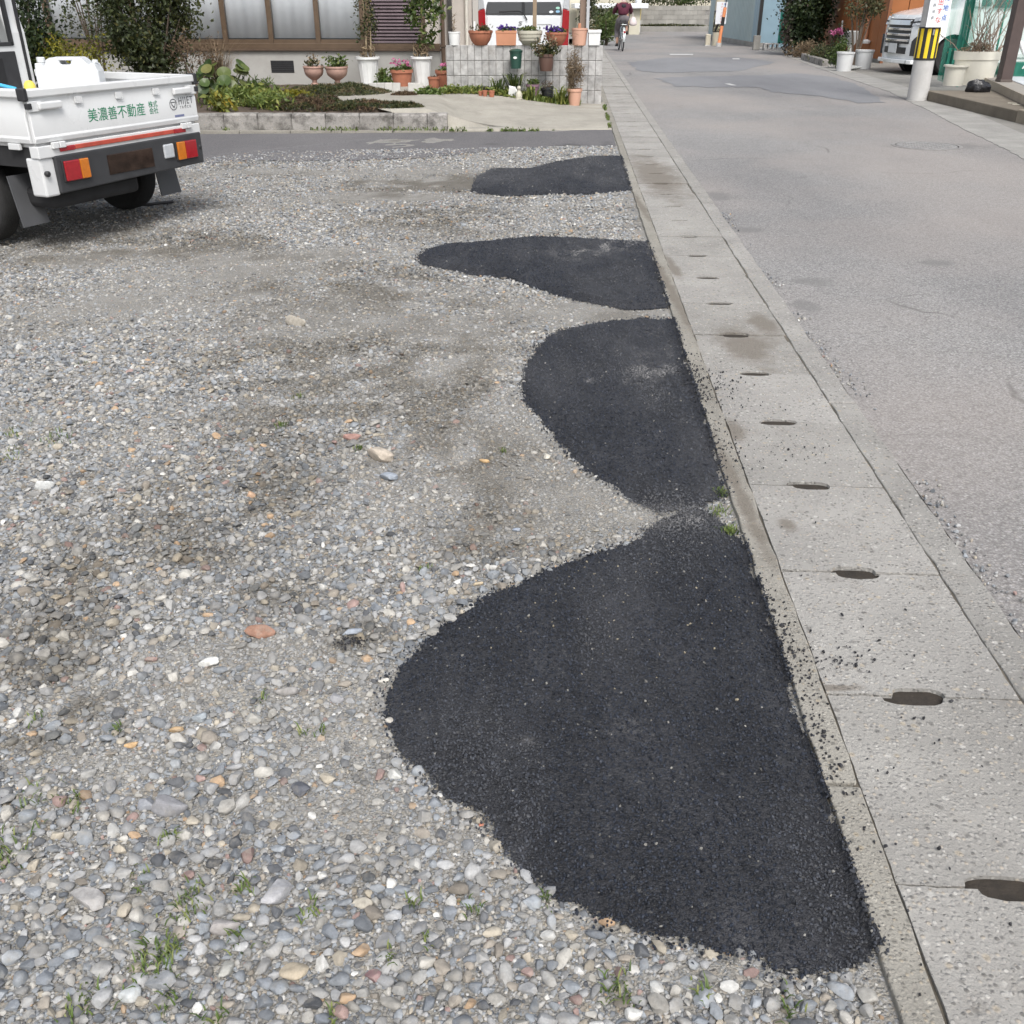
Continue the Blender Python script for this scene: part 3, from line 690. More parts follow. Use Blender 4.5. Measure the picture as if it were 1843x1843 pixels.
# crumbs of asphalt spilled on the concrete, and loose chippings by the road edge
cx, cy, cs_ = [], [], []
for px, py, sx, sy, n in [(1255, 690, .04, .16, 300), (1300, 800, .03, .12, 90), (1395, 1130, .025, .10, 110), (1430, 1180, .015, .12, 70), (1500, 1190, .05, .03, 60), (1480, 1330, .014, .12, 90), (1400, 820, .10, .10, 40), (1600, 1400, .15, .25, 26), (1545, 1150, .1, .2, 14), (1700, 1300, .2, .3, 12), (1630, 1550, .1, .2, 18), (1360, 760, .12, .3, 30), (1300, 690, .05, .1, 60), (630, 1148, .025, .012, 60)]:
    x, y = gr(px, py); cx.append(rng.normal(x, sx, n)); cy.append(rng.normal(y, sy, n))
cx, cy = np.concatenate(cx), np.concatenate(cy); n = len(cx); uu = cx - K * cy
k = (uu > .40) | (cx < .2); cx, cy, uu = cx[k], cy[k], uu[k]; n = len(cx)
zz = np.where(uu > .515, .006, base_z(cx, cy) + .014)
tag(scatter('asphalt_crumbs', np.stack([cx, cy, zz], 1), rng.uniform(0, 6.28, (n, 3)), np.clip(np.exp(rng.normal(math.log(.0065), .35, n)), .004, .014)[:, None] * np.ones((1, 3)), rng.integers(0, 6, n), np.array([.017, .017, .02]) * rng.uniform(.7, 1.6, (n, 1)), src_grain), 'black asphalt crumbs spilled over the concrete gutter', 'crumbs')
n = 900; cy = rng.uniform(1.0, 7, n) ; uu = 1.10 + np.abs(rng.normal(0, .035, n)) ; b_ = fbm(cy * 1.3, cy * 0, 40); k = rng.random(n) < sstep(.35, .6, b_); cy, uu = cy[k], uu[k]; n = len(cy)
tag(scatter('road_chippings', np.stack([uu + K * cy, cy, np.full(n, .001)], 1), rng.uniform(0, 6.28, (n, 3)), np.clip(np.exp(rng.normal(math.log(.009), .4, n)), .004, .022)[:, None] * np.ones((1, 3)), rng.integers(0, 14, n), stone_colors(n, cy, cy, np.zeros(n)), src_gravel), 'loose chippings along the crumbling asphalt edge', 'chippings')

# old asphalt strip between the lot and the flower bed
m_strip = mat_asphalt('old_asphalt', (0.165, 0.16, 0.162), scale=120, contrast=0.8, stains=[gr(545, 262) + (.15, .05), gr(805, 272) + (.14, .12), gr(885, 255) + (.1, .12), gr(1030, 262) + (.22, .3), gr(1095, 260) + (.07, .4), gr(965, 275) + (.08, .15)])
strip_near = [gr(*q, -.05) for q in [(-260, 330), (0, 315), (200, 297), (340, 290), (430, 287), (560, 288)]] + [gr(*q, -.02) for q in [(640, 283), (760, 281), (860, 272), (950, 268), (1020, 262)]] + [G(.516, 10.45)]
fs_ = fine(strip_near, .02)[::2]
strip = strip_near + [G(.516, 12.0), (-.8, 12.2), (-7.6, 12.6), (-7.6, 9.6)]
strip = [(x + random.uniform(-.03, .03), y + random.uniform(-.07, .05)) if i < len(fs_) else (x, y) for i, (x, y) in enumerate(fs_ + strip[len(strip_near):])]
mb = MB(); mb.v = [(x, y, float(lot_z(x, y)) + .005) for x, y in strip]; mb.f = [tuple(range(len(strip)))]
o = mb.build('asphalt_strip', m_strip); tag(o, kind='structure')
if o.data.polygons[0].normal.z < 0: o.data.flip_normals()

# ------------------------------------------------------------------ shared small builders
def text_mesh(name, body, size, mat, parent, loc, rot, align='CENTER', depth=0.0006, sx=1.0, spacing=1.0, line=1.0):
    cu = bpy.data.curves.new(name, 'FONT'); cu.body = body; cu.size = size; cu.align_x = align; cu.align_y = 'CENTER'; cu.extrude = depth; cu.space_character = spacing; cu.space_line = line
    cu.resolution_u = 3
    t = bpy.data.objects.new(name, cu); COL.objects.link(t)
    bpy.context.view_layer.update()
    me = bpy.data.meshes.new_from_object(t.evaluated_get(bpy.context.evaluated_depsgraph_get()))
    bpy.data.objects.remove(t); me.materials.clear(); me.materials.append(mat); me.name = name
    o = link(name, me, None, parent, loc, rot); o.scale = (sx, 1, 1)
    return o
def leaf_mesh(name, C, L, W, up=0.35, seed=0, lv=None, N=None):
    """leaf-sized folded blades at the points C; L, W lengths per leaf"""
    r = np.random.default_rng(seed); C = np.asarray(C, float); n = len(C)
    d = r.normal(size=(n, 3)) if N is None else np.asarray(N, float) + r.normal(size=(n, 3)) * .25
    d[:, 2] += up; d /= np.linalg.norm(d, axis=1)[:, None]
    a = np.cross(d, r.normal(size=(n, 3))); a /= np.linalg.norm(a, axis=1)[:, None] + 1e-9
    b = np.cross(d, a)
    L = np.broadcast_to(np.asarray(L, float), (n,))[:, None] * r.uniform(.7, 1.3, (n, 1)); W = np.broadcast_to(np.asarray(W, float), (n,))[:, None] * r.uniform(.75, 1.25, (n, 1))
    v = np.stack([C - d * L * .5, C + a * W * .5 + b * W * .12, C + d * L * .5 - b * L * .1, C - a * W * .5 + b * W * .12], 1).reshape(-1, 3)
    i = np.arange(n)[:, None] * 4
    f = np.concatenate([np.concatenate([i, i + 1, i + 2], 1), np.concatenate([i, i + 2, i + 3], 1)])
    if lv is None: lv = r.random(n)
    return np_mesh(name, v, f, {'lv': ('FLOAT', np.repeat(np.clip(lv, 0, 1), 4).astype(np.float32))})
def crown_pts(n, c, rad, clumps=18, spread=.32, seed=0, shell=.55):
    r = np.random.default_rng(seed); k = r.normal(size=(clumps, 3)); k /= np.linalg.norm(k, axis=1)[:, None]
    k *= (shell + (1 - shell) * r.random((clumps, 1))); j = r.integers(0, clumps, n)
    tone = r.random(clumps)[j]
    p = k[j] + r.normal(size=(n, 3)) * spread * r.uniform(.5, 1.2, (clumps, 1))[j]
    return np.asarray(c) + p * np.asarray(rad), tone
def bush(name, label, base, rad, n, leaf, mat, seed, stem=True, clumps=20, spread=.3, group=None, cz=None, up=.35, cat='bush', barkcol=(0.13, .10, .075)):
    root = empty(name, base); tag(root, label, cat, group)
    cz = rad[2] if cz is None else cz
    pts, tone = crown_pts(n, (0, 0, cz), rad, clumps, spread, seed)
    k = pts[:, 2] > .01; pts, tone = pts[k], tone[k]
    lv = np.clip(.5 * tone + .5 * np.random.default_rng(seed + 5).random(len(pts)), 0, 1)
    link('foliage', leaf_mesh('foliage', pts, leaf[0], leaf[1], up, seed, lv), mat, root)
    if stem:
        rr = random.Random(seed); mb = MB()
        for i in range(7):
            a = rr.uniform(0, 6.28); e = Vector((math.cos(a) * rad[0] * .7, math.sin(a) * rad[1] * .7, cz + rr.uniform(-.2, .6) * rad[2])); s0 = Vector((rr.uniform(-.05, .05), rr.uniform(-.05, .05), 0))
            mb.tube([s0, s0.lerp(e, .4) + Vector((0, 0, .1 * rad[2])), s0.lerp(e, .75), e], [.022, .016, .010, .004], 6)
        mb.build('stem', pm('bark_%s' % name, barkcol, .9, .3, 20, .4, 60), root)
    return root
def blades(name, C, h, wdt, bend, mat, parent, seed=0):
    r = np.random.default_rng(seed); C = np.asarray(C, float); n = len(C); a = r.uniform(0, 6.28, n); d = np.stack([np.cos(a), np.sin(a), np.zeros(n)], 1); s = np.stack([-np.sin(a), np.cos(a), np.zeros(n)], 1)
    h = (np.asarray(h) * r.uniform(.5, 1.2, n))[:, None]; bd = h * bend * r.uniform(.3, 1.2, (n, 1)); z = np.array([[0, 0, 1.0]])
    v = np.stack([C - s * wdt, C + s * wdt, C + z * h * .6 + d * bd * .4 + s * wdt * .8, C + z * h * .6 + d * bd * .4 - s * wdt * .8, C + z * h * (1 - .35 * bend) + d * bd], 1).reshape(-1, 3)
    i = np.arange(n)[:, None] * 5
    f = np.concatenate([np.concatenate([i, i + 1, i + 2], 1), np.concatenate([i, i + 2, i + 3], 1), np.concatenate([i + 3, i + 2, i + 4], 1)])
    return link(name, np_mesh(name, v, f, {'lv': ('FLOAT', np.repeat(r.random(n), 5).astype(np.float32))}), mat, parent)

G_DARK = leafmat('leaf_dark', [(0, (.012, .022, .010)), (.5, (.030, .050, .020)), (.85, (.060, .085, .030)), (1, (.10, .11, .045))])
G_OLIVE = leafmat('leaf_olive', [(0, (.020, .028, .014)), (.45, (.050, .066, .026)), (.8, (.095, .105, .035)), (1, (.16, .13, .05))])
G_YEL = leafmat('leaf_yellow_green', [(0, (.06, .07, .012)), (.5, (.16, .16, .02)), (1, (.36, .31, .03))])
G_MID = leafmat('leaf_mid', [(0, (.035, .06, .015)), (.5, (.075, .12, .03)), (1, (.17, .20, .06))])
G_LIT = leafmat('leaf_light', [(0, (.08, .12, .03)), (.5, (.16, .21, .05)), (1, (.32, .32, .09))])
G_BRN = leafmat('leaf_brown', [(0, (.045, .028, .018)), (.5, (.11, .07, .042)), (1, (.19, .14, .08))], .8, .1)
G_DRY = leafmat('leaf_dry', [(0, (.12, .085, .05)), (.5, (.22, .16, .10)), (1, (.36, .28, .18))], .8, .15)
G_GRASS = leafmat('leaf_grass', [(0, (.06, .10, .025)), (.6, (.13, .19, .045)), (1, (.24, .26, .09))])
F_PINK = leafmat('petal_pink', [(0, (.45, .06, .20)), (1, (.75, .25, .45))], .6)
F_PURP = leafmat('petal_purple', [(0, (.05, .02, .16)), (1, (.16, .07, .42))], .6)

WHITE = (0.62, 0.63, 0.63)
m_paint = pm('truck_white_paint', WHITE, .32, .03, 3, spec=.5, coat=.35, grime=.13)
m_paint2 = pm('bed_inner_paint', (0.60, 0.60, 0.60), .45, .05, 5, grime=.18)
m_blk = pm('black_plastic', (.022, .022, .024), .55, .2, 20)
m_grey = pm('dark_grey_panel', (.036, .037, .040), .5, .15, 10)
m_rub = pm('tyre_rubber', (.018, .018, .018), .85, .25, 30, .3, 90)
m_flap = pm('mud_flap_rubber', (.075, .077, .082), .65, .1, 8)
m_red = pm('red_lens', (.30, .010, .016), .15, .12, 40, coat=.7)
m_amb = pm('amber_lens', (.50, .15, .012), .15, .12, 40, coat=.7)
m_clear = pm('clear_lens', (.45, .47, .49), .12, .08, 40, coat=.7)
m_tape = pm('red_reflector', (.42, .07, .045), .35, .18, 14)
m_steel = pm('dull_steel', (.33, .33, .33), .4, .2, 20, metal=.7)
m_under = pm('underbody', (.016, .016, .017), .8, .3, 12)
m_green_ink = pm('green_lettering', (.02, .20, .10), .5, .05)
m_grey_ink = pm('grey_lettering', (.12, .125, .13), .4, .05)
def glassmat(name, tint, refl=.5):
    m, nt, bs = mk(name)
    bs.inputs['Base Color'].default_value = c4(tint); bs.inputs['Roughness'].default_value = .04; bs.inputs['Alpha'].default_value = refl
    bs.inputs['Specular IOR Level'].default_value = .6
    return m
m_glass_dark = glassmat('tinted_glass', (.02, .022, .025), .82)
m_glass = glassmat('window_glass', (.25, .29, .32), .06)

def wheel(parent, x, y, r, wdt, side, rim=.62, spokes=0, rimmat=None, name='wheel'):
    wo = empty(name, (x, y, r), 0, parent)
    rot = (0, R(90), 0)
    s = side
    prof = [(r * rim, -wdt / 2), (r * .93, -wdt / 2), (r * .985, -wdt * .40), (r, -wdt * .25), (r, wdt * .25), (r * .985, wdt * .40), (r * .93, wdt / 2), (r * rim, wdt / 2)]
    MB().lathe(prof, 36).build('tyre', m_rub, wo, smooth=40, rot=rot)
    rm = rimmat or m_steel
    mb = MB().lathe([(r * rim, -wdt * .42), (r * rim, wdt * .42), (r * rim * .93, wdt * .44), (r * rim * .88, wdt * .25), (r * rim * .3, wdt * .2), (.02, wdt * .2)] if not spokes else [(r * rim, -wdt * .45), (r * rim, wdt * .45), (r * rim * .92, wdt * .46), (r * rim * .90, wdt * .1), (.02, wdt * .05)], 30)
    mb.build('rim', rm if not spokes else m_under, wo, smooth=35, rot=(0, R(90) * s, 0))
    if spokes:
        for i in range(spokes):
            a = 2 * math.pi * i / spokes
            q = MB(); M4 = Matrix.Rotation(a, 4, 'X')
            q.prism([(-.022, 0.02), (.022, .02), (.034, r * rim * .93), (-.034, r * rim * .93)], wdt * .28, wdt * .40)
            q.v = [tuple(M4 @ Vector((s * p[2], p[0], p[1]))) for p in q.v]
            q.build('spoke', rm, wo, bevel=.004)
        MB().lathe([(.045, wdt * .25), (.04, wdt * .43), (.001, wdt * .43)], 16).build('hub_cap', rm, wo, rot=(0, R(90) * s, 0))
    return wo

# ------------------------------------------------------------------ white flat-bed mini truck
TA = R(65.5)
tr = empty('pickup_truck', (-2.5065, 6.5994, -0.058), TA - 0.0)
tag(tr, 'white mini flatbed truck with green lettering on its tailgate, parked on the gravel', 'truck')
# local axes: x to the truck's right, y forward, z up; the tailgate stands at y = 0
HW = 0.715
def gate_profile(z0, z1):
    return [(-.012, z1), (.030, z1), (.030, z1 - .045), (.014, z1 - .05), (.014, z0 + .01), (.020, z0), (-.010, z0), (-.016, z0 + .028), (-.010, z0 + .036), (-.010, z0 + .155), (.000, z0 + .185), (.002, z1 - .052), (-.018, z1 - .043), (-.018, z1 - .006)]
def gate_bar(prof, x0, x1):
    mb = MB(); mb.loft([[(x0, p[0], p[1]) for p in prof], [(x1, p[0], p[1]) for p in prof]]); return mb
tail = gate_bar(gate_profile(.64, .935), -HW + .012, HW - .012).build('tailgate', m_paint, tr, smooth=30, bevel=.004)
for s in (-1, 1):
    cap = MB().box(s * HW - .016, s * HW + .016, -.026, .034, .872, .942).build('corner_cap', m_blk, tail, bevel=.008)
    lt = MB().box(-.085, .085, -.012, .012, -.021, .021).build('latch', m_paint, tail, bevel=.010, seg=3, loc=(s * (HW - .155), -.026, .842))
    MB().box(-.05, .05, -.006, .006, -.028, .028).build('latch_plate', m_paint, tail, bevel=.003, loc=(s * (HW - .055), -.014, .842))
    MB().box(-.018, .018, -.014, .010, -.016, .016).build('latch_hook', m_blk, tail, bevel=.004, loc=(s * (HW - .008), -.014, .845))
    hg = MB().box(-.048, -.003, -.014, .008, -.020, .016).box(.003, .048, -.014, .008, -.020, .016).build('hinge', m_paint, tail, bevel=.004, loc=(s * (HW - .16), -.02, .624))
for i, x in enumerate((-.33, 0.0, .33)):
    MB().box(-.022, .022, -.010, .002, -.028, .006).tube([(-.026, -.012, .004), (-.026, -.012, -.030), (.026, -.012, -.034), (.026, -.012, .004)], .003, 5).build('rope_hook', m_paint, tail, loc=(x, -.004, .868))
fr = (R(90), 0, 0)
text_mesh('lettering', '美濃善不動産', .082, m_green_ink, tail, (-.035, -.0108, .752), fr, spacing=1.0)
text_mesh('lettering', '株式\n会社', .042, m_green_ink, tail, (.285, -.0108, .757), fr, line=.95)
text_mesh('lettering', 'HIJET', .066, m_grey_ink, tail, (.598, -.0108, .777), fr, sx=.80, spacing=1.22)
text_mesh('lettering', 'TRUCK', .024, m_grey_ink, tail, (.590, -.0108, .738), fr, spacing=1.7)
ring = MB()
ring.loft([[(q * .036 * math.cos(t), -.0008 * k, q * .036 * math.sin(t)) for t in [2 * math.pi * i / 28 for i in range(28)]] for q, k in ((1, 0), (1, 1), (.86, 1), (.86, 0))], cap=False)
for a, b in (((-.024, .014), (.024, .014)), ((.024, .014), (.004, -.022)), ((-.022, .014), (.0, -.02)), ((-.016, -.003), (.008, -.016))):
    d = Vector((b[0] - a[0], 0, b[1] - a[1])).normalized(); nrm = Vector((-d.z, 0, d.x)) * .0028
    A_, B_ = Vector((a[0], 0, a[1])), Vector((b[0], 0, b[1])); y_ = Vector((0, -.0008, 0))
    ring.quad(A_ + nrm + y_, A_ - nrm + y_, B_ - nrm + y_, B_ + nrm + y_)
ring.build('emblem', m_grey_ink, tail, loc=(.475, -.0108, .762))
MB().box(-.045, .045, -.001, .0, -.007, .007).build('sticker', pm('sticker_blue', (.16, .18, .30), .5, .3, 300), tail, loc=(.52, -.0105, .688))
BL = 1.46
for s in (-1, 1):
    prof = gate_profile(.64, .935)
    mb = MB(); mb.loft([[(s * (HW - .012 - p[0]), y, p[1]) for p in prof] for y in (.02, BL)])
    sg = mb.build('side_gate', m_paint, tr, smooth=30, bevel=.004)
    for k, y in enumerate((.42, .8, 1.2)):
        MB().box(-.004, .012, -.022, .022, -.028, .006).build('rope_hook', m_paint, sg, loc=(s * (HW - .012), y, .868))
    for y in (.16, .8, 1.4): MB().box(-.012, .012, -.045, .045, -.020, .016).build('hinge', m_paint, sg, bevel=.004, loc=(s * (HW - .004), y, .622))
MB().box(-HW + .03, HW - .03, .015, BL, .615, .642).build('bed_floor', m_paint2, tr, bevel=.004)
MB().box(-HW + .03, HW - .03, .03, BL, .50, .614).build('bed_frame', m_under, tr)
# rear: white corner posts, dark panel with the lamps
MB().box(-HW + .012, HW - .012, -.012, .06, .555, .625).build('rear_sill', m_paint, tr, bevel=.006)
for s in (-1, 1):
    MB().prism([(s * (HW - .125) if s > 0 else -(HW - .02), 0), (s * (HW - .02) if s > 0 else -(HW - .125), 0), (s * (HW - .02) if s > 0 else -(HW - .125), .12), (s * (HW - .125) if s > 0 else -(HW - .02), .12)], .335 if s < 0 else .40, .556).build('corner_post', m_paint, tr, bevel=.012)
    MB().lathe([(.015, 0), (.017, .02), (.010, .026), (.001, .026)], 14).build('rubber_stop', m_blk, tr, smooth=40, loc=(s * (HW - .045), .0, .47), rot=(R(90), 0, 0))
pan = MB().loft([[(-.60, -.020, .345), (.69, -.020, .365), (.69, -.020, .568), (-.60, -.020, .562)], [(-.60, .03, .345), (.69, .03, .365), (.69, .03, .568), (-.60, .03, .562)]]).build('rear_panel', m_grey, tr, bevel=.008)
m_gloss = pm('brown_gloss_panel', (.085, .055, .042), .22, .6, 7, metal=.75, coat=.3)
MB().box(-.20, .20, -.026, -.018, .40, .52).build('plate_recess', m_gloss, pan, bevel=.006)
MB().box(.30, .395, -.034, -.018, .435, .525).build('reverse_lamp', m_clear, pan, bevel=.008)
for s in (-1, 1):
    a, b = (.0, .125) if s < 0 else (.065, .18); x0 = -.565 if s < 0 else .415
    MB().box(x0, x0 + .205, -.030, -.018, .405, .535).build('lamp_housing', m_blk, pan, bevel=.006)
    xr = (x0 + .008, x0 + .125) if s < 0 else (x0 + .085, x0 + .197); xa = (x0 + .127, x0 + .197) if s < 0 else (x0 + .008, x0 + .083)
    MB().box(xr[0], xr[1], -.044, -.028, .412, .528).build('tail_lamp', m_red, pan, bevel=.006)
    MB().box(xa[0], xa[1], -.044, -.028, .412, .528).build('turn_lamp', m_amb, pan, bevel=.006)
MB().box(-.43, .43, -.022, -.010, .583, .609).build('reflector_strip', m_tape, tr, bevel=.004)
for s in (-1, 1): MB().box(s * .49 - .058, s * .49 + .058, -.024, -.010, .580, .610).build('reflector', m_red, tr, bevel=.006)
# underneath
MB().lathe([(.04, 0), (.072, .03), (.072, .30), (.04, .33)], 20).build('muffler', pm('muffler_steel', (.12, .115, .105), .55, .4, 14, metal=.3, grime=.5), tr, smooth=40, loc=(-.30, .16, .315), rot=(0, R(90), 0))
MB().box(-.60, .12, .06, .42, .245, .36).build('under_shade_block', m_under, tr, bevel=.03)  # dark block added to fill the shade underneath, no real truck part
MB().lathe([(.10, 0), (.24, .0), (.265, .04), (.265, .10), (.24, .14), (.10, .14)], 32).build('spare_tyre', m_rub, tr, smooth=40, loc=(.10, .56, .20))
MB().tube([(-.55, .70, .27), (-.2, .70, .27), (0, .70, .27), (.2, .70, .27), (.55, .70, .27)], [.035, .035, .10, .035, .035], 14).build('axle', m_under, tr, smooth=50)
for s in (-1, 1): MB().box(s * .38 - .03, s * .38 + .03, .05, 2.9, .36, .50).build('chassis_rail', m_under, tr)
for s in (-1, 1):
    wheel(tr, s * .605, .70, .268, .145, s, rimmat=m_steel)
    wheel(tr, s * .605, 2.62, .268, .145, s, rimmat=m_steel)
    mb = MB(); mb.loft([[(s * .605 - .095, .30, .44), (s * .605 + .095, .30, .44), (s * .605 + .095, .31, .44), (s * .605 - .095, .31, .44)], [(s * .605 - .10, .25, .14), (s * .605 + .10, .25, .14), (s * .605 + .10, .258, .14), (s * .605 - .10, .258, .14)]])
    mb.build('mud_flap', m_flap, tr)
# cab: shell with a rear window, lower dark grille, roof, doors, windscreen
def boolean(o, cutter):
    md = o.modifiers.new('cut', 'BOOLEAN'); md.object = cutter; md.solver = 'EXACT'
    bpy.context.view_layer.update()
    me = bpy.data.meshes.new_from_object(o.evaluated_get(bpy.context.evaluated_depsgraph_get()))
    o.modifiers.remove(md); o.data = me; bpy.data.objects.remove(cutter)
CY = BL + .035
prof = [(CY, .42), (CY, 1.18), (CY + .12, 1.74), (CY + .30, 1.80), (CY + 1.05, 1.78), (CY + 1.42, 1.05), (CY + 1.52, .80), (CY + 1.52, .35), (CY + 1.40, .28), (CY + .15, .28)]
mb = MB(); mb.loft([[(x * (1 - .06 * max(0, z - 1.0)), y, z) for y, z in prof] for x in (-.70, .70)]); cab = mb.build('cab', m_paint, tr)
cc = MB(); cc.loft([[(x * .985, y, z) for y, z in [(CY + .04, .45), (CY + .04, 1.18), (CY + .15, 1.71), (CY + 1.03, 1.74), (CY + 1.36, 1.08), (CY + 1.44, .45)]] for x in (-.675, .675)])
boolean(cab, cc.build('cutter', m_paint, tr))
boolean(cab, MB().box(-.60, .555, CY - .2, CY + .2, 1.115, 1.60).build('cutter', m_paint, tr))
boolean(cab, MB().box(-.9, .9, CY + .24, CY + .98, 1.06, 1.62).build('cutter', m_paint, tr))
boolean(cab, MB().box(-.58, .58, CY + 1.0, CY + 1.7, 1.10, 1.66).build('cutter', m_paint, tr))
bv = cab.modifiers.new('bevel', 'BEVEL'); bv.width = .012; bv.segments = 2; bv.limit_method = 'ANGLE'; bv.angle_limit = R(40)
MB().quad((-.60, CY + .015, 1.11), (.555, CY + .015, 1.11), (.555, CY + .10, 1.61), (-.60, CY + .10, 1.61)).build('rear_window', glassmat('cab_glass', (.03, .035, .035), .35), cab)
fw = MB(); 
for a, b in (((-.61, 1.10), (.48, 1.125)),): fw.box(-.61, .565, CY - .008, CY + .02, 1.095, 1.12)
fw.box(.548, .572, CY - .008, CY + .02, 1.10, 1.62)
fw.build('window_seal', m_blk, cab)
MB().box(-.62, .565, CY - .012, CY - .001, .72, 1.06).build('rear_grille', m_blk, cab, bevel=.02)
MB().box(-.56, .44, CY - .016, CY - .010, .84, 1.02).build('grille_recess', pm('deep_black', (.008, .008, .009), .6, .2), cab, bevel=.01)
MB().box(.640, .664, CY - .006, CY + .004, .50, 1.75).build('drip_seam', m_blk, cab)
for s in (-1, 1):
    dr = MB().box(s * .70 - .004, s * .70 + .004, CY + .20, CY + 1.15, .42, 1.05).build('door', m_paint, cab, bevel=.003); MB().box(s * .712 - .008, s * .712 + .008, CY + .26, CY + .38, .88, .91).build('handle', m_blk, dr, bevel=.004)
MB().quad((-.56, CY + 1.37, 1.10), (.56, CY + 1.37, 1.10), (.56, CY + 1.10, 1.66), (-.56, CY + 1.10, 1.66)).build('windscreen', glassmat('cab_glass2', (.03, .035, .035), .35), cab)
# pole of the frame behind the cab
MB().box(.52, .56, CY + .05, CY + .09, .64, .66).build('lock_button', m_blk, cab)

def loc_t(x, y, z):
    c, s = math.cos(TA), math.sin(TA); return (-2.5065 + x * c - y * s, 6.5994 + x * s + y * c, -0.058 + z)
# white poly can standing in the bed
pc = empty('water_can', loc_t(.40, .80, .643), TA - R(58)); tag(pc, 'white plastic water can with a handle standing in the truck bed', 'can')
m_poly = pm('white_polyethylene', (.60, .62, .63), .35, .02, 4, spec=.4)
ol = [(-.200, 0), (.200, 0), (.208, .02), (.208, .31), (.19, .355), (.165, .365), (.150, .348), (.125, .38), (.10, .398), (-.10, .398), (-.128, .380), (-.140, .342), (-.158, .365), (-.20, .365), (-.208, .30), (-.208, .02)]
mb = MB(); mb.prism(ol, -.085, .085); mb.v = [(a, c, b) for a, b, c in mb.v]; body = mb.build('body', m_poly, pc)
boolean(body, MB().loft([[(-.030, y, .355), (.034, y, .355), (.042, y, .380), (-.038, y, .380)] for y in (-.2, .2)]).build('cutter', m_poly, pc))
bv = body.modifiers.new('bevel', 'BEVEL'); bv.width = .012; bv.segments = 3; bv.limit_method = 'ANGLE'; bv.angle_limit = R(30)
MB().lathe([(.027, 0), (.027, .028), (.022, .032), (.001, .032)], 18).build('cap', m_poly, pc, smooth=40, loc=(-.178, 0, .367))
MB().lathe([(.020, 0), (.020, .018), (.001, .020)], 18).build('cap', m_poly, pc, smooth=40, loc=(.178, 0, .362))
# yellow float and blue hose
yb = empty('garden_sprayer', loc_t(-.53, .14, .643)); tag(yb, 'yellow round topped bottle behind the truck tailgate', 'bottle')
MB().lathe([(.030, 0), (.034, .01), (.034, .22), (.036, .24), (.036, .275), (.031, .305), (.018, .322), (.001, .326)], 20).build('body', pm('yellow_plastic', (.72, .60, .10), .45, .05), yb, smooth=50)
MB().lathe([(.0365, .236), (.0378, .24), (.0378, .246), (.0365, .25)], 20).build('seam_ring', pm('yellow_plastic', (.72, .60, .10)), yb)
hz = MB().tube([loc_t(-.62, .62, .93), loc_t(-.62, .45, .945), loc_t(-.60, .32, .945), loc_t(-.585, .20, .925), loc_t(-.58, .12, .86), loc_t(-.60, .20, .70), loc_t(-.60, .55, .66)], .011, 8).build('hose', pm('blue_hose', (.06, .38, .62), .4, .05), smooth=60); tag(hz, 'light blue hose looped over the corner of the truck bed', 'hose')
rp_ = MB().tube([loc_t(.66, .75, .012), loc_t(.76, .62, .014), loc_t(.92, .55, .012)], .012, 7).build('rope', m_blk, smooth=60); tag(rp_, 'short black rope end on the gravel behind the truck wheel', 'rope')

# ------------------------------------------------------------------ flower bed, kerb stones, ramp
m_kst = mat_concrete('kerb_stone', (.34, .325, .305), speck=.5, scale=90, dark=(.07, .065, .058), blotch=.8)
KY = 12.10
def bed_z(x, y): return 0.15
ks_root = MB().box(-7.5, -.80, KY + .02, KY + .13, -.2, .10).build('flower_bed_kerb', m_kst); tag(ks_root, 'low row of weathered grey kerb stones along the flower bed', 'kerb')
edges = [-.762, -1.0, -1.40, -1.80, -2.20, -2.60, -3.00, -3.40, -3.80, -4.20, -4.6, -5.0, -5.4, -5.8, -6.2, -6.6, -7.0, -7.4]
for i in range(len(edges) - 1):
    a, b = edges[i + 1] + .004, edges[i] - .004; h = .178 + random.uniform(-.004, .004)
    mb = MB(); s = [(KY, -.10), (KY + .008, h - .02), (KY + .03, h), (KY + .145, h), (KY + .15, -.10)]
    mb.loft([[(x, y, z) for y, z in s] for x in (a, b)]); mb.build('kerb_stone', m_kst, ks_root, bevel=.008, loc=(0, random.uniform(-.006, .006), -.02))
x = -7.4
while x < -.8: MB().box(x, x + .592, KY - .10, KY - .004, -.12, -.018 + random.uniform(-.002, .002)).build('footing_block', m_kerb, ks_root, bevel=.004); x += .60
m_soil = pm('bed_soil', (.075, .055, .04), .95, .35, 14, .8, 50)
mb = MB()
nx, ny = 60, 30
xs = np.linspace(-8.6, -.95, nx); ys = np.linspace(KY + .13, 16.7, ny)
X, Y = np.meshgrid(xs, ys); Z = .135 + .05 * (fbm(X * 2, Y * 2, 50) - .4) + .02 * fbm(X * 9, Y * 9, 51)
idx = np.arange(nx * ny).reshape(ny, nx); F = np.stack([idx[:-1, :-1], idx[:-1, 1:], idx[1:, 1:], idx[1:, :-1]], -1).reshape(-1, 4)
tag(link('flower_bed', np_mesh('flower_bed', np.stack([X, Y, Z], -1).reshape(-1, 3), F, smooth=True), m_soil), kind='structure')
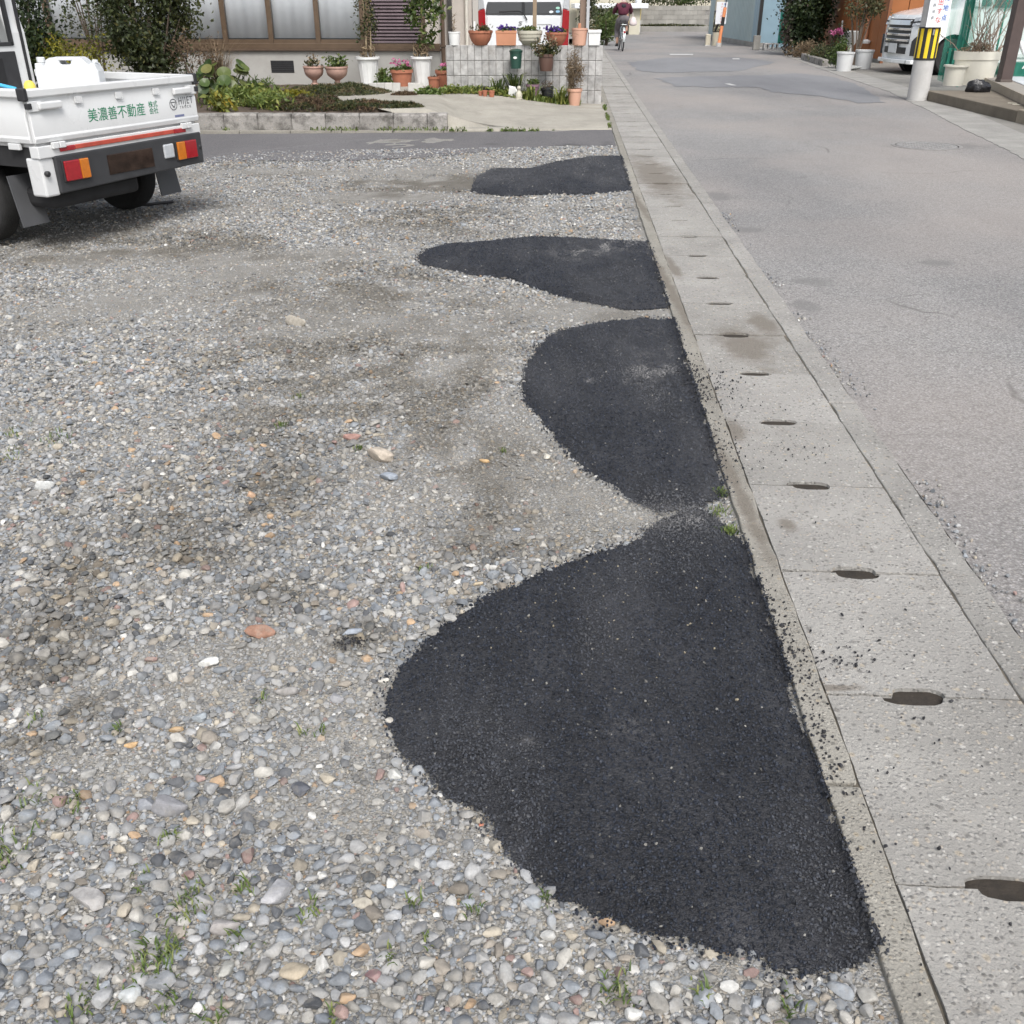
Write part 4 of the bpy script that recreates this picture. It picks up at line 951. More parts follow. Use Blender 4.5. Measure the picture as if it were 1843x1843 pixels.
# concrete ramp up to the house
m_ramp = mat_concrete('ramp_concrete', (.375, .355, .31), speck=.25, scale=120)
def ramp_z(x, y):
    k = sstep(1.30, -.7, x); t = sstep(12.05, 14.6, y + .05 * x)
    z = -.012 + .026 * sstep(12.0, 12.5, y) + (.16 * k) * t
    return np.maximum(z, np.where(np.asarray(y) > 12.2, -.02 + .205 * sstep(-.45, -1.05, x), -1))
nx, ny = 70, 90
T = np.linspace(0, 1, nx)[None, :]; ys = np.concatenate([[12.018], np.linspace(12.02, 17.2, ny - 1)])[:, None]
xl = np.where(ys < 12.2, -.755, -.755 - .85 * sstep(12.22, 12.26, ys) - .9 * sstep(12.5, 13.8, ys)) ; xr = .518 + K * ys
X = xl + (xr - xl) * T; Y = ys + 0 * X; Z = ramp_z(X, Y); Z[0] = -.12
idx = np.arange(nx * ny).reshape(ny, nx); F = np.stack([idx[:-1, :-1], idx[:-1, 1:], idx[1:, 1:], idx[1:, :-1]], -1).reshape(-1, 4)
tag(link('ramp', np_mesh('ramp', np.stack([X, Y, Z + .012], -1).reshape(-1, 3), F, smooth=True), m_ramp), kind='structure')
tag(sheet('carport_floor', [G(.51, 15.1), G(.51, 26), (-6, 26), (-6, 17.0), (-1.1, 17.0), (-1.1, 15.1)], .03, m_yard), kind='structure')
# moss and low grass along the foot of the kerb and the ramp edge
gp = []
for (xa, ya, xb, yb, n, w_) in [(-3.4, KY - .06, -.76, KY - .05, 700, .04), (-.76, 12.03, 1.12, 12.0, 1500, .05), (1.15, 12.0, 1.30, 14.6, 500, .02)]:
    t = rng.random(n); k = fbm(t * 9, t * 0 + xa, 61) > .47; t = t[k]; n = len(t)
    gp.append(np.stack([xa + (xb - xa) * t + rng.normal(0, .01, n), ya + (yb - ya) * t + rng.normal(0, w_ * .6, n), np.full(n, -.005)], 1))
gp = np.concatenate(gp); gp[:, 2] = np.where(gp[:, 1] > 12.06, ramp_z(gp[:, 0], gp[:, 1]) + .01, -.02)
tag(blades('moss', gp, .035, .006, .8, G_GRASS, None, 3), 'green moss and short grass at the foot of the kerb', 'moss', kind='stuff')

# ------------------------------------------------------------------ block wall, each block a piece
m_block = pm('concrete_block', (.43, .425, .415), .9, .28, 11, .5, 70, spec=.2, orand=.25, grime=.4)
bw = MB().box(-.93, 1.272, .006, .10, -.1, .774).build('block_wall', pm('block_mortar', (.22, .213, .20), .95, .2, 20, .5, 60), loc=(0, 14.90, 0), rot=(0, 0, -R(1.4)))
tag(bw, 'low wall of ribbed grey concrete blocks with flower pots on top', 'wall')
blk = MB().box(-.0475, .0475, -.004, .104, 0, .189).mesh('block'); blk.materials.append(m_block)
for r_ in range(-1, 4):
    for i in range(22):
        x = 1.278 - .05 - i * .1003; 
        o = link('block', blk, None, bw, (x, random.uniform(-.002, .002), .004 + r_ * .195))
        b = o.modifiers.new('bevel', 'BEVEL'); b.width = .005; b.segments = 2
WT = .780
def wy(x): return 14.90 + .05 - math.tan(R(1.4)) * x

# ------------------------------------------------------------------ house with sliding windows, curtains and shutters
m_plast = pm('foundation_plaster', (.37, .365, .345), .9, .07, 2.5, .25, 40, spec=.2, grime=.22)
m_brn = pm('brown_aluminium', (.115, .078, .050), .45, .15, 8, metal=.2)
m_brn2 = pm('dark_brown_wood', (.085, .055, .036), .7, .2, 12)
m_lou = pm('shutter_purple_brown', (.115, .085, .095), .5, .15, 8)
m_wall = pm('house_wall', (.50, .46, .42), .9, .06, 3, .3, 60)
m_cur = pm('curtain', (.80, .84, .87), .9, .04, 4)
m_blackhole = pm('vent_dark', (.015, .015, .017), .7, .2)
house = empty('house', (-1.12, 16.55, 0), -math.atan(.045)); tag(house, 'house with brown sliding windows, white curtains and slatted dark shutter above a plaster base', 'house')
hx = lambda px, Y=16.7: float(at(px, 60, Y).x) + 1.12
MB().box(-9.2, 0.0, 0, .12, -.1, .640).build('foundation', m_plast, house, bevel=.006)
MB().box(-9.2, .02, -.05, .14, .640, .665).build('sill_beam', m_brn2, house, bevel=.004)
MB().box(-9.2, .0, -.03, .10, .665, .745).build('bottom_rail', m_brn, house, bevel=.004)
MB().box(-9.2, .0, 0.25, .35, .745, 3.2).build('inner_wall', pm('room_dark', (.12, .115, .11), .9, .1), house)
MB().box(-9.2, .0, -.0, .25, 2.55, 3.2).build('wall', m_wall, house)
MB().box(-9.8, .6, -.45, 1.2, 3.2, 3.32).build('eave', m_brn2, house, bevel=.01)
mb = MB(); mb.loft([[(x, -.5, 3.32), (x, 2.4, 4.6), (x, 5.8, 3.32)] for x in (-9.9, .7)]); mb.build('roof', pm('roof_tile', (.09, .095, .10), .6, .2, 20, .4, 30), house)
MB().box(-9.2, 0, 5.0, 5.2, 0, 3.2).build('back_wall', m_wall, house)
MB().box(-9.2, -9.0, .12, 5.0, -.1, 3.2).build('side_wall', m_wall, house)
MB().box(-.12, 0, .13, 5.0, -.1, 3.2).build('side_wall', m_wall, house)
# ventilation opening
vx0, vx1 = hx(482), hx(524)
vent = MB().box(vx0, vx1, -.004, .002, .325, .50).build('vent', m_blackhole, house)
for i in range(6): MB().box(vx0, vx1, -.010, -.003, .340 + i * .027, .345 + i * .027).build('bar', m_grey, vent)
# window stiles at the places the photograph shows
stiles = [hx(-160), hx(-60), hx(83), hx(240), hx(404), hx(488), hx(573), hx(655)]
for i, x in enumerate(stiles):
    dpt = -.03 if i % 2 else -.012
    MB().box(x - .037, x + .037, dpt, .05, .745, 2.5).build('window_stile', m_brn, house, bevel=.004)
for i in range(len(stiles) - 1):
    a, b = stiles[i] + .03, stiles[i + 1] - .03; yy = .012 if i % 2 else .03
    wn_ = empty('window', (0, 0, 0), 0, house)
    for zz in ((.745, .80), (2.44, 2.5)): MB().box(a, b, yy - .015, yy + .015, *zz).build('sash_rail', m_brn, wn_)
    MB().box(a, b, yy - .003, yy + .003, .80, 2.44).build('pane', m_glass, wn_)
    n = 50; cv = MB(); r0 = random.uniform(0, 6)
    top = []; 
    for k in range(n + 1):
        x = a + (b - a) * k / n; top.append((x, .085 + .007 * math.sin(x * 17 + r0) + .003 * math.sin(x * 43 + r0 * 2)))
    nb = len(cv.v); cv.v = [(x, y, .815) for x, y in top] + [(x, y, 2.45) for x, y in top]; cv.f = [(k, k + 1, n + 2 + k, n + 1 + k) for k in range(n)]
    cu = cv.build('curtain', m_cur, wn_, smooth=80); sm = cu.modifiers.new('solid', 'SOLIDIFY'); sm.thickness = .002
# slatted shutter
s0, s1 = hx(668), hx(760)
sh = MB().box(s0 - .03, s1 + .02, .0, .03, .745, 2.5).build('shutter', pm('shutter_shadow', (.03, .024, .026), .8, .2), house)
z = .752
while z < 2.45:
    mb = MB(); mb.loft([[(x, .0, z + .046), (x, -.034, z + .012), (x, -.036, z + .004), (x, -.004, z + .034)] for x in (s0, s1)]); mb.build('slat', m_lou, sh); z += .0475
for x in (s0 - .02, s1 + .035): MB().box(x - .03, x + .03, -.05, .04, .745, 2.5).build('frame', m_brn2 if x > s0 else m_brn, sh, bevel=.004)
MB().box(s1 + .065, .0, .0, .12, .745, 2.55).build('wall', m_wall, house)
MB().tube([(.055, -.06, .16), (.055, -.06, 3.1)], .032, 12).build('downpipe', m_brn2, house, smooth=50)
for z in (.70, 1.7): MB().box(.015, .095, -.10, -.02, z, z + .025).build('pipe_clip', m_brn2, house)
# wing of the house behind the downpipe
MB().box(.10, .42, 1.0, 1.2, -.1, 3.0).build('wall', m_wall, house)
MB().tube([(.34, .95, .1), (.34, .95, 3.0)], .028, 10).build('rain_pipe', pm('ivory_pipe', (.62, .60, .54), .5, .05), house, smooth=50)
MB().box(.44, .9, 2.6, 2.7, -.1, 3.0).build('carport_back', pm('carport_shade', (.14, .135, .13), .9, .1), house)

# ------------------------------------------------------------------ white mini van seen from behind, over the block wall
m_van = pm('van_white_paint', (.70, .73, .75), .25, .015, 2, coat=.5)
van = empty('parked_van', (float(at(943, 50, 17.3).x), 17.3, .03), R(2)); tag(van, 'white kei van seen from behind over the block wall, red tail lamps', 'van')
def rrect(w2, z0, z1, r, y, tap=0.0, n=5):
    P = []
    for cx_, cz_, a0 in ((w2 - r, z0 + r, -90), (w2 - r, z1 - r, 0), (-w2 + r, z1 - r, 90), (-w2 + r, z0 + r, 180)):
        for i in range(n): 
            a = R(a0 + 90 * i / (n - 1)); zz = cz_ + r * math.sin(a); xx = cx_ + r * math.cos(a); P.append((xx * (1 - tap * max(0, zz - .95)), y, zz))
    return P
MB().loft([rrect(.70, .24, 1.80, .10, .06, .10), rrect(.735, .20, 1.86, .12, .16, .10), rrect(.738, .18, 1.88, .12, 1.4, .10), rrect(.735, .18, 1.86, .12, 2.5, .10), rrect(.72, .2, 1.05, .10, 2.9, .0), rrect(.68, .22, .90, .10, 3.35, 0)]).build('body', m_van, van, smooth=35)
tg = MB().loft([[(-.60, .05, .42), (.60, .05, .42), (.60, .035, 1.09), (-.60, .035, 1.09)], [(-.60, .12, .42), (.60, .12, .42), (.60, .12, 1.09), (-.60, .12, 1.09)]]).build('tailgate', m_van, van, bevel=.02, seg=3)
MB().loft([[(-.62, .040, 1.10), (.62, .040, 1.10), (.56, .10, 1.66), (-.56, .10, 1.66)], [(-.62, .1, 1.10), (.62, .1, 1.10), (.56, .16, 1.66), (-.56, .16, 1.66)]]).build('rear_window', m_glass_dark, van, bevel=.02)
MB().tube([(-.40, .018, 1.145), (-.10, .012, 1.16), (-.02, .012, 1.14), (.05, .014, 1.03)], .010, 6).build('wiper', m_blk, tg)
hd = MB().box(-.085, .085, .028, .05, .735, .795).build('handle_recess', pm('van_white_shade', (.58, .61, .62), .4, .03), tg, bevel=.014)
MB().box(-.07, .07, .022, .032, .765, .785).build('handle', m_van, hd, bevel=.006)
es = MB()   # S-shaped badge
for a, b in (((.030, .022), (-.012, .022)), ((-.012, .022), (-.026, .008)), ((-.026, .008), (.020, -.010)), ((.020, -.010), (.006, -.026)), ((.006, -.026), (-.034, -.026))):
    es.tube([(a[0], .030, a[1]), (b[0], .030, b[1])], .0048, 6)
es.build('badge', m_steel, tg, loc=(-.055, .0, .985))
MB().box(.22, .44, .031, .036, .962, .968).build('name_badge', m_steel, tg)
for s in (-1, 1):
    rl = MB().loft([[(s * .600, .01, .60), (s * .728, .05, .60), (s * .738, .06, 1.16), (s * .625, .01, 1.19)], [(s * .615, .10, .60), (s * .725, .2, .60), (s * .738, .2, 1.16), (s * .625, .10, 1.19)]]).build('tail_lamp', m_red, van, bevel=.012)
    MB().loft([[(s * .63, .015, 1.195), (s * .736, .07, 1.165), (s * .73, .08, 1.36), (s * .655, .03, 1.36)], [(s * .63, .10, 1.195), (s * .736, .2, 1.165), (s * .73, .2, 1.36), (s * .655, .10, 1.36)]]).build('lamp_clear', m_clear, van, bevel=.012)
    wheel(van, s * .66, .62, .27, .15, s); wheel(van, s * .66, 2.75, .27, .15, s)
MB().box(-.70, .70, .0, .15, .22, .42).build('bumper', m_van, van, bevel=.03, seg=3)
for (x, z, c_) in ((.44, 1.145, (.65, .7, .72)), (.545, 1.15, (.25, .45, .62)), (.545, 1.20, (.3, .55, .45))):
    MB().lathe([(.034, 0), (.034, .002), (.001, .002)], 18, sx=1, sy=.55).build('sticker', pm('sticker_%d' % int(c_[0] * 100 + z * 1000), c_, .5, .05), van, loc=(x, .040, z), rot=(R(84), 0, 0))
for px, nm, mt, lab, Yp in ((962, 'carport_post', pm('tan_post', (.27, .20, .13), .5, .08), 'thin tan metal post standing behind the cream bowl on the wall', 15.55), (1048, 'carport_post', pm('brown_post', (.22, .155, .115), .6, .12), 'brown wooden post beside the white van', 16.3), (1057, 'grey_pole', pm('grey_pole', (.42, .43, .44), .4, .05), 'thin grey pole next to the brown post', 16.2)):
    p = at(px, 60, Yp); w_ = .028 if nm != 'grey_pole' else .022
    if px == 1048: w_ = .045
    e = empty(nm, (p.x, Yp, .02)); tag(e, lab, 'post')
    MB().box(-w_, w_, -w_, w_, 0, 2.6).build('shaft', mt, e, bevel=.004); MB().box(-w_ * 1.6, w_ * 1.6, -w_ * 1.6, w_ * 1.6, -.01, .012).build('base', mt, e)

# ------------------------------------------------------------------ plants in the bed
def bp(px, py, Y): return at(px, py, Y)
def base_at(px, Y, z): p = at(px, 60, Y); return (float(p.x), Y, z)
bush('yellow_bush', 'yellow green bush behind the cab end of the truck bed', base_at(118, 14.0, .14), (.42, .30, .36), 2600, (.050, .024), G_YEL, 21, clumps=26, cz=.42)
tall = bush('camellia_tree', 'large dark olive evergreen shrub in front of the house windows', base_at(268, 14.7, .14), (.72, .55, .85), 11000, (.068, .036), G_OLIVE, 22, clumps=60, spread=.20, cz=1.05, cat='tree')
mb = MB(); mb.tube([(0, 0, 0), (.02, .0, .3), (-.01, .02, .6), (.03, .0, 1.0)], [.05, .045, .035, .02], 8); mb.build('trunk', pm('bark_trunk', (.12, .095, .07), .9, .3, 20, .4, 60), tall)
bush('dark_shrub', 'dark green shrub with a pink flower seen behind the truck cab', base_at(30, 14.3, .14), (.50, .40, .75), 5200, (.070, .038), G_DARK, 23, clumps=34, cz=.85)
fl, _ = crown_pts(40, (0, 0, 0), (.05, .04, .05), 4, .4, 3)
pk = link('bloom', leaf_mesh('bloom', fl, .045, .035, .2, 4), F_PINK, bpy.data.objects['dark_shrub'], (.17, -.38, 1.02))
bush('wispy_shrub', 'pale twiggy shrub with sparse leaves against the white curtain', base_at(168, 15.2, .14), (.32, .25, .55), 900, (.045, .022), G_OLIVE, 24, clumps=22, cz=1.1, spread=.22)
# brown twiggy grasses at the right of the big shrub
def twigs(name, label, base, n, h, spr, mat, seed, cat='plant', wd=.0022):
    o = blades(name, np.random.default_rng(seed).normal(0, .03, (n, 3)) * np.array([1, 1, 0]), h, wd, spr, mat, None, seed); o.location = base; tag(o, label, cat); return o
twigs('dry_grass', 'dry brown twiggy grass clump at the side of the big shrub', base_at(385, 14.2, .14), 420, .85, .55, G_DRY, 31)
bush('russet_shrub', 'reddish brown dying twigs below the big shrub', base_at(345, 14.0, .14), (.26, .22, .34), 900, (.05, .014), G_BRN, 32, clumps=16, cz=.5)
# big round leaves
def big_leaves(name, label, base, n, rad, size, mat, seed, stalk=.3, cat='plant'):
    root = empty(name, base); tag(root, label, cat); rr = random.Random(seed)
    for i in range(n):
        a = rr.uniform(0, 6.28); d = rr.uniform(.1, 1) * rad; h = stalk * rr.uniform(.35, 1.1); s = size * rr.uniform(.7, 1.15); tilt = rr.uniform(.3, 1.0)
        c = Vector((math.cos(a) * d, math.sin(a) * d, h)); ax = Vector((math.cos(a), math.sin(a), 0)); nrm = (Vector((0, 0, 1)) * math.cos(tilt) + ax * math.sin(tilt) + Vector((0, -.5, 0))).normalized()
        u_ = nrm.cross(Vector((.1, .2, 1))).normalized(); v_ = nrm.cross(u_)
        ring_ = [c + s * .5 * (math.cos(t) * u_ * .95 + math.sin(t) * v_) * (1 - .16 * max(0, math.cos(t - 1.57)) ** 8) + nrm * s * .10 for t in [2 * math.pi * k / 14 for k in range(14)]]
        me = bpy.data.meshes.new('leaf'); me.from_pydata([tuple(c)] + [tuple(p) for p in ring_], [], [(0, k + 1, (k + 1) % 14 + 1) for k in range(14)])
        at_ = me.attributes.new('lv', 'FLOAT', 'POINT'); at_.data.foreach_set('value', [rr.random()] * 15)
        link('leaf', me, mat, root)
        MB().tube([(c.x * .15, c.y * .15, 0), (c.x * .6, c.y * .6, h * .6), tuple(c)], [.006, .005, .004], 5).build('stalk', G_MID if False else pm('stalk_green', (.10, .12, .04), .6, .2), root)
    return root
G_FARF = leafmat('leaf_leopard', [(0, (.03, .055, .015)), (.6, (.075, .115, .03)), (.85, (.16, .16, .05)), (1, (.22, .13, .05))], .3, .15)
big_leaves('leopard_plant', 'plant with large round glossy leaves beside the truck tailgate', base_at(390, 13.7, .14), 34, .30, .19, G_FARF, 41, .40)
big_leaves('leopard_plant', 'smaller clump of round green leaves under the wispy dry grass', base_at(352, 13.3, .14), 14, .18, .15, G_FARF, 44, .34)
bush('yellow_perennial', 'low clump of yellowish green leaves above the kerb stones', base_at(432, 13.1, .13), (.42, .22, .12), 900, (.085, .034), G_LIT, 42, stem=False, clumps=30, cz=.12, cat='plant')
bush('yellow_perennial', 'clump with yellow drooping leaves over the kerb by the truck', base_at(378, 12.45, .13), (.16, .12, .13), 170, (.11, .046), leafmat('leaf_hosta', [(0, (.08, .12, .03)), (.6, (.20, .22, .05)), (1, (.42, .30, .04))]), 43, stem=False, clumps=14, cz=.12, cat='plant')
bush('green_perennial', 'fresh green leafy plants with small white buds at the kerb', base_at(470, 12.6, .13), (.22, .14, .11), 260, (.085, .032), G_LIT, 46, stem=False, clumps=16, cz=.10, cat='plant')
bush('green_perennial', 'grass like green leaves in front of the plaster foundation', base_at(448, 13.9, .13), (.28, .2, .14), 700, (.11, .018), G_MID, 47, stem=False, clumps=26, cz=.12, up=1.2, cat='plant')
# brown creeping phlox mounds: short stems over a mound
def mound(name, label, base, rad, n, mat, mat2, seed, core):
    root = empty(name, base); tag(root, label, 'ground cover'); r = np.random.default_rng(seed)
    a = r.uniform(0, 6.28, n); q = np.sqrt(r.random(n)); x = q * np.cos(a); y = q * np.sin(a); x += .25 * (fbm(x * 3, y * 3, seed) - .5); z = np.sqrt(np.clip(1 - q * q, 0, 1)) ** .7 * (0.6 + .8 * fbm(x * 4, y * 4, seed + 1)) * r.uniform(.75, 1.05, n)
    P_ = np.stack([x * rad[0], y * rad[1], z * rad[2] + .01], 1); k = fbm(x * 2.5, y * 2.5, seed + 2) + .15 * r.random(n) > .53
    link('stems', leaf_mesh('stems', P_[~k], .05, .010, .5, seed), mat, root); 
    if k.sum() > 3: link('foliage', leaf_mesh('foliage', P_[k], .045, .012, .5, seed + 1), mat2, root)
    mb = MB(); mb.lathe([(1, 0), (.9, .35), (.6, .62), (.25, .75), (.01, .78)], 22); mb.v = [(v[0] * rad[0] * .93, v[1] * rad[1] * .93, v[2] * rad[2] * .8) for v in mb.v]; mb.build('core', core, root, smooth=80)
m_core = pm('mound_soil', (.055, .04, .028), .95, .3, 20, .8, 60)
mound('creeping_phlox', 'brown withered creeping plants behind the kerb stones', base_at(545, 12.75, .12), (.48, .34, .16), 5200, G_BRN, G_OLIVE, 51, m_core)
mound('creeping_phlox', 'dark brown creeping mound at the right end of the kerb', base_at(662, 12.5, .15), (.62, .22, .10), 5200, G_BRN, G_OLIVE, 52, m_core)
mound('creeping_phlox', 'wide brown green ground cover below the pink urns', base_at(600, 14.6, .13), (.75, .65, .15), 7000, leafmat('leaf_tan', [(0, (.05, .04, .02)), (.5, (.12, .10, .05)), (1, (.20, .16, .09))], .8, .1), G_OLIVE, 53, m_core)
mound('creeping_phlox', 'small russet creeping plant by the white edging blocks', base_at(722, 14.2, .15), (.20, .12, .07), 1200, G_BRN, G_BRN, 54, m_core)
bush('green_perennial', 'bright green low leaves spilling beside the terracotta pots', base_at(768, 14.35, .15), (.16, .10, .06), 420, (.06, .03), G_GRASS, 55, stem=False, clumps=14, cz=.05, cat='plant')
bush('yellow_perennial', 'yellow green patch of low leaves near the brown phlox', base_at(508, 13.6, .13), (.34, .2, .08), 900, (.05, .02), G_YEL, 56, stem=False, clumps=20, cz=.08, cat='plant')

# ------------------------------------------------------------------ pots
TERRA = pm('terracotta', (.35, .135, .078), .8, .14, 14, .15, 80, grime=.15)
TERRA2 = pm('orange_plastic', (.46, .21, .12), .55, .06, 10, grime=.08)
PEACH = pm('peach_plastic', (.55, .32, .23), .55, .06, 10, grime=.1)
WPOT = pm('white_plastic_pot', (.68, .69, .68), .5, .03, 8, grime=.10)
CREAM = pm('cream_pot', (.47, .45, .37), .6, .06, 10, grime=.1)
PINKP = pm('faded_pink_pot', (.42, .27, .22), .75, .12, 10, .1, 60, grime=.2)
GRNP = pm('green_plastic', (.018, .06, .045), .4, .05)
BRNP = pm('brown_plastic', (.10, .055, .042), .5, .06)
PURP = pm('purple_plastic', (.19, .11, .15), .5, .08)
BLKP = pm('black_plastic_pot', (.02, .021, .024), .5, .1)
POTSOIL = pm('pot_soil', (.06, .045, .033), .95, .3, 40, .6, 90)
def pot(name, label, px0, px1, Y, z, h, mat, kind='cone', plant=None, group=None, seed=0, cat='pot', top=None, bot=.68, sq=False):
    a, b = at(px0, 75, Y), at(px1, 75, Y); r = abs(b.x - a.x) / 2; cx_ = (a.x + b.x) / 2
    root = empty(name, (cx_, Y, z)); tag(root, label, cat, group)
    k = bot
    if kind == 'cone': pr_ = [(r * k, 0), (r * (k + .16), h * .5), (r * .90, h * .82), (r, h * .84), (r, h), (r * .90, h), (r * .86, h * .86), (r * .01, h * .86)]
    elif kind == 'bowl': pr_ = [(r * .5, 0), (r * .55, h * .06), (r * .78, h * .32), (r * .90, h * .6), (r * .93, h * .80), (r, h * .84), (r, h), (r * .90, h), (r * .86, h * .88), (r * .01, h * .88)]
    elif kind == 'foot': pr_ = [(r * .45, 0), (r * .45, h * .05), (r * .62, h * .10), (r * .80, h * .30), (r * .84, h * .34), (r * .86, h * .5), (r * .92, h * .54), (r * .95, h * .75), (r, h * .80), (r, h), (r * .9, h), (r * .88, h * .88), (r * .01, h * .88)]
    elif kind == 'urn': pr_ = [(r * .42, 0), (r * .42, h * .05), (r * .24, h * .12), (r * .22, h * .24), (r * .45, h * .32), (r * .80, h * .48), (r * .92, h * .66), (r * .93, h * .80), (r, h * .84), (r, h * .92), (r * .90, h * .92), (r * .85, h * .84), (r * .01, h * .84)]
    elif kind == 'tall': pr_ = [(r * .60, 0), (r * .66, h * .3), (r * .82, h * .86), (r * .84, h * .90), (r, h * .93), (r, h), (r * .88, h), (r * .80, h * .9), (r * .01, h * .9)]
    elif kind == 'cyl': pr_ = [(r * .80, 0), (r * .90, h * .5), (r * .95, h * .88), (r, h * .90), (r, h), (r * .92, h), (r * .88, h * .86), (r * .01, h * .86)]
    if kind == 'box':
        o = MB().loft([[(sx * r * q, sy * r * .6 * q, zz) for sx, sy in ((-1, -1), (1, -1), (1, 1), (-1, 1))] for q, zz in ((.92, 0), (.96, h * .8), (1, h * .82), (1, h), (.93, h), (.90, h * .84))]).build('pot_body', mat, root, bevel=.004)
        hs_ = h * .86; rs_ = r * .55
    elif kind == 'sqpot':
        o = MB().loft([[(sx * r * q, sy * r * q, zz) for sx, sy in ((-1, -1), (1, -1), (1, 1), (-1, 1))] for q, zz in ((.80, 0), (.88, h * .80), (1, h * .82), (1, h), (.93, h), (.86, h * .84))]).build('pot_body', mat, root, bevel=.006)
        hs_ = h * .86; rs_ = r * .8
    else:
        seg = 8 if kind == 'tall' else 28
        o = MB().lathe(pr_, 28).build('pot_body', mat, root, smooth=35); hs_ = pr_[-1][1]; rs_ = pr_[-2][0]
        if kind == 'tall':
            for i in range(12):
                t = 2 * math.pi * i / 12; rb = MB().loft([[(r * q * math.cos(t + e) * w_, r * q * math.sin(t + e) * w_, zz) for e, w_ in ((-.05, .99), (0, 1.03), (.05, .99), (0, .97))] for q, zz in ((.61, .01), (.67, h * .3), (.83, h * .86))]); rb.build('rib', mat, o)
        if kind in ('foot',):
            for i in range(3):
                t = -1.57 + 2.09 * i + .5; MB().box(-.02, .02, -.02, .02, -.004, .02).build('foot', mat, o, bevel=.004, loc=(r * .5 * math.cos(t), r * .5 * math.sin(t), .0))
    if kind == 'box' or kind == 'sqpot': MB().box(-r * .88, r * .88, -(r * .5 if kind == 'box' else r * .8), (r * .5 if kind == 'box' else r * .8), hs_ - .02, hs_).build('soil', POTSOIL, root)
    else: MB().lathe([(rs_ * .98, hs_ - .004), (rs_ * .7, hs_ + .004), (.001, hs_ + .008)], 18).build('soil', POTSOIL, root)
    for (what, mt, n, rad, leaf, dz) in (plant or []):
        pts, tone = crown_pts(n, (0, 0, hs_ + dz), (rad[0] * r, rad[1] * r * (.55 if kind == 'box' else 1), rad[2]), 14, .3, seed + n)
        pts[:, 2] = np.maximum(pts[:, 2], hs_ + .004)
        link(what, leaf_mesh(what, pts, leaf[0], leaf[1], .4, seed + 3), mt, root)
    return root
GW = 'flower pots on the block wall'
pans = lambda: [('foliage', G_MID, 160, (.8, .8, .04), (.04, .022), .03), ('bloom', F_PURP, 110, (.85, .85, .035), (.04, .036), .055)]
pot('flower_pot', 'plain white pot with bare stem at the house end of the wall', 807, 829, wy(-.8), WT, .17, WPOT, 'cyl', [('twig', G_DRY, 30, (.25, .25, .12), (.12, .004), .10)], GW, 1)
p2 = pot('flower_pot', 'terracotta bowl with white marker stick and grey green leaves on the wall', 843, 887, wy(-.4), WT, .185, TERRA, 'bowl', [('foliage', G_OLIVE, 260, (.8, .8, .05), (.04, .02), .04)], GW, 2)
MB().box(-.013, .013, -.002, .002, .14, .30).build('plant_marker', WPOT, p2, loc=(-.08, -.03, 0))
pot('flower_pot', 'orange box planter full of purple pansies on the wall', 892, 930, wy(-.05), WT, .185, TERRA2, 'box', pans(), GW, 3)
pot('flower_pot', 'cream ridged footed bowl with green leaves on the wall', 931, 976, wy(.25), WT, .185, CREAM, 'foot', [('foliage', G_MID, 260, (.8, .8, .035), (.04, .025), .035)], GW, 4)
pot('flower_pot', 'round terracotta pot with purple pansies on the wall', 981, 1021, wy(.6), WT, .165, TERRA, 'bowl', pans(), GW, 5)
p6 = pot('flower_pot', 'tall peach plastic pot with a stub of wood on the wall', 1028, 1057, wy(.95), WT, .215, PEACH, 'cyl', None, GW, 6)
MB().box(-.022, .018, -.02, .02, .17, .275).build('wood_stub', TERRA2, p6, bevel=.004)
pot('flower_pot', 'white square pot with dry leaves at the road end of the wall', 1057, 1081, wy(1.2), WT, .195, WPOT, 'sqpot', [('twig', G_DRY, 60, (.8, .8, .02), (.05, .012), .02)], GW, 7)
HY = 14.83
pot('hanging_pot', 'dark green pot with white sticker hung on the block wall', 917, 940, HY - .10, .495, .215, GRNP, 'cyl', None, None, 8, bot=.5)
sgp = bpy.data.objects['hanging_pot']; MB().lathe([(.026, 0), (.026, .002), (.001, .002)], 18, sy=.6).build('sticker', WPOT, sgp, loc=(-.01, -.088, .14), rot=(R(90), 0, 0)); MB().lathe([(.094, .212), (.096, .225), (.06, .245), (.001, .25)], 24).build('lid', GRNP, sgp, smooth=40)
pot('hanging_pot', 'brown pot hung on the block wall overflowing with yellowing leaves', 969, 998, HY - .13, .465, .215, BRNP, 'cone', [('foliage', G_OLIVE, 420, (1.25, 1.0, .12), (.055, .026), .10), ('dry_leaves', G_DRY, 160, (1.5, 1.0, .13), (.05, .02), .12)], None, 9, bot=.75)
rz = lambda x, y: float(ramp_z(x, y)) + .012
def gpot(name, label, px0, px1, Y, h, mat, kind, plant=None, seed=0, **k):
    x = float(at((px0 + px1) / 2, 150, Y).x); return pot(name, label, px0, px1, Y, rz(x, Y), h, mat, kind, plant, None, seed, **k)
gpot('flower_pot', 'mauve plastic pot standing in the strappy leaves below the wall', 947, 972, 14.55, .20, PURP, 'cone', [('foliage', G_MID, 140, (.8, .8, .05), (.05, .02), .05)], 11)
bp_ = gpot('flower_pot', 'tilted black plastic pot below the wall', 977, 1002, 14.6, .19, BLKP, 'cone', [('twig', G_BRN, 90, (.8, .8, .06), (.06, .006), .06)], 12); bp_.rotation_euler = (0, R(-9), 0)
gpot('flower_pot', 'faded peach pot holding a dried brown plant beside the wall end', 1022, 1051, 14.45, .215, PEACH, 'cone', [('twig', G_DRY, 900, (.85, .85, .24), (.10, .005), .26), ('dry_leaves', G_BRN, 200, (.9, .9, .2), (.03, .012), .3)], 13)
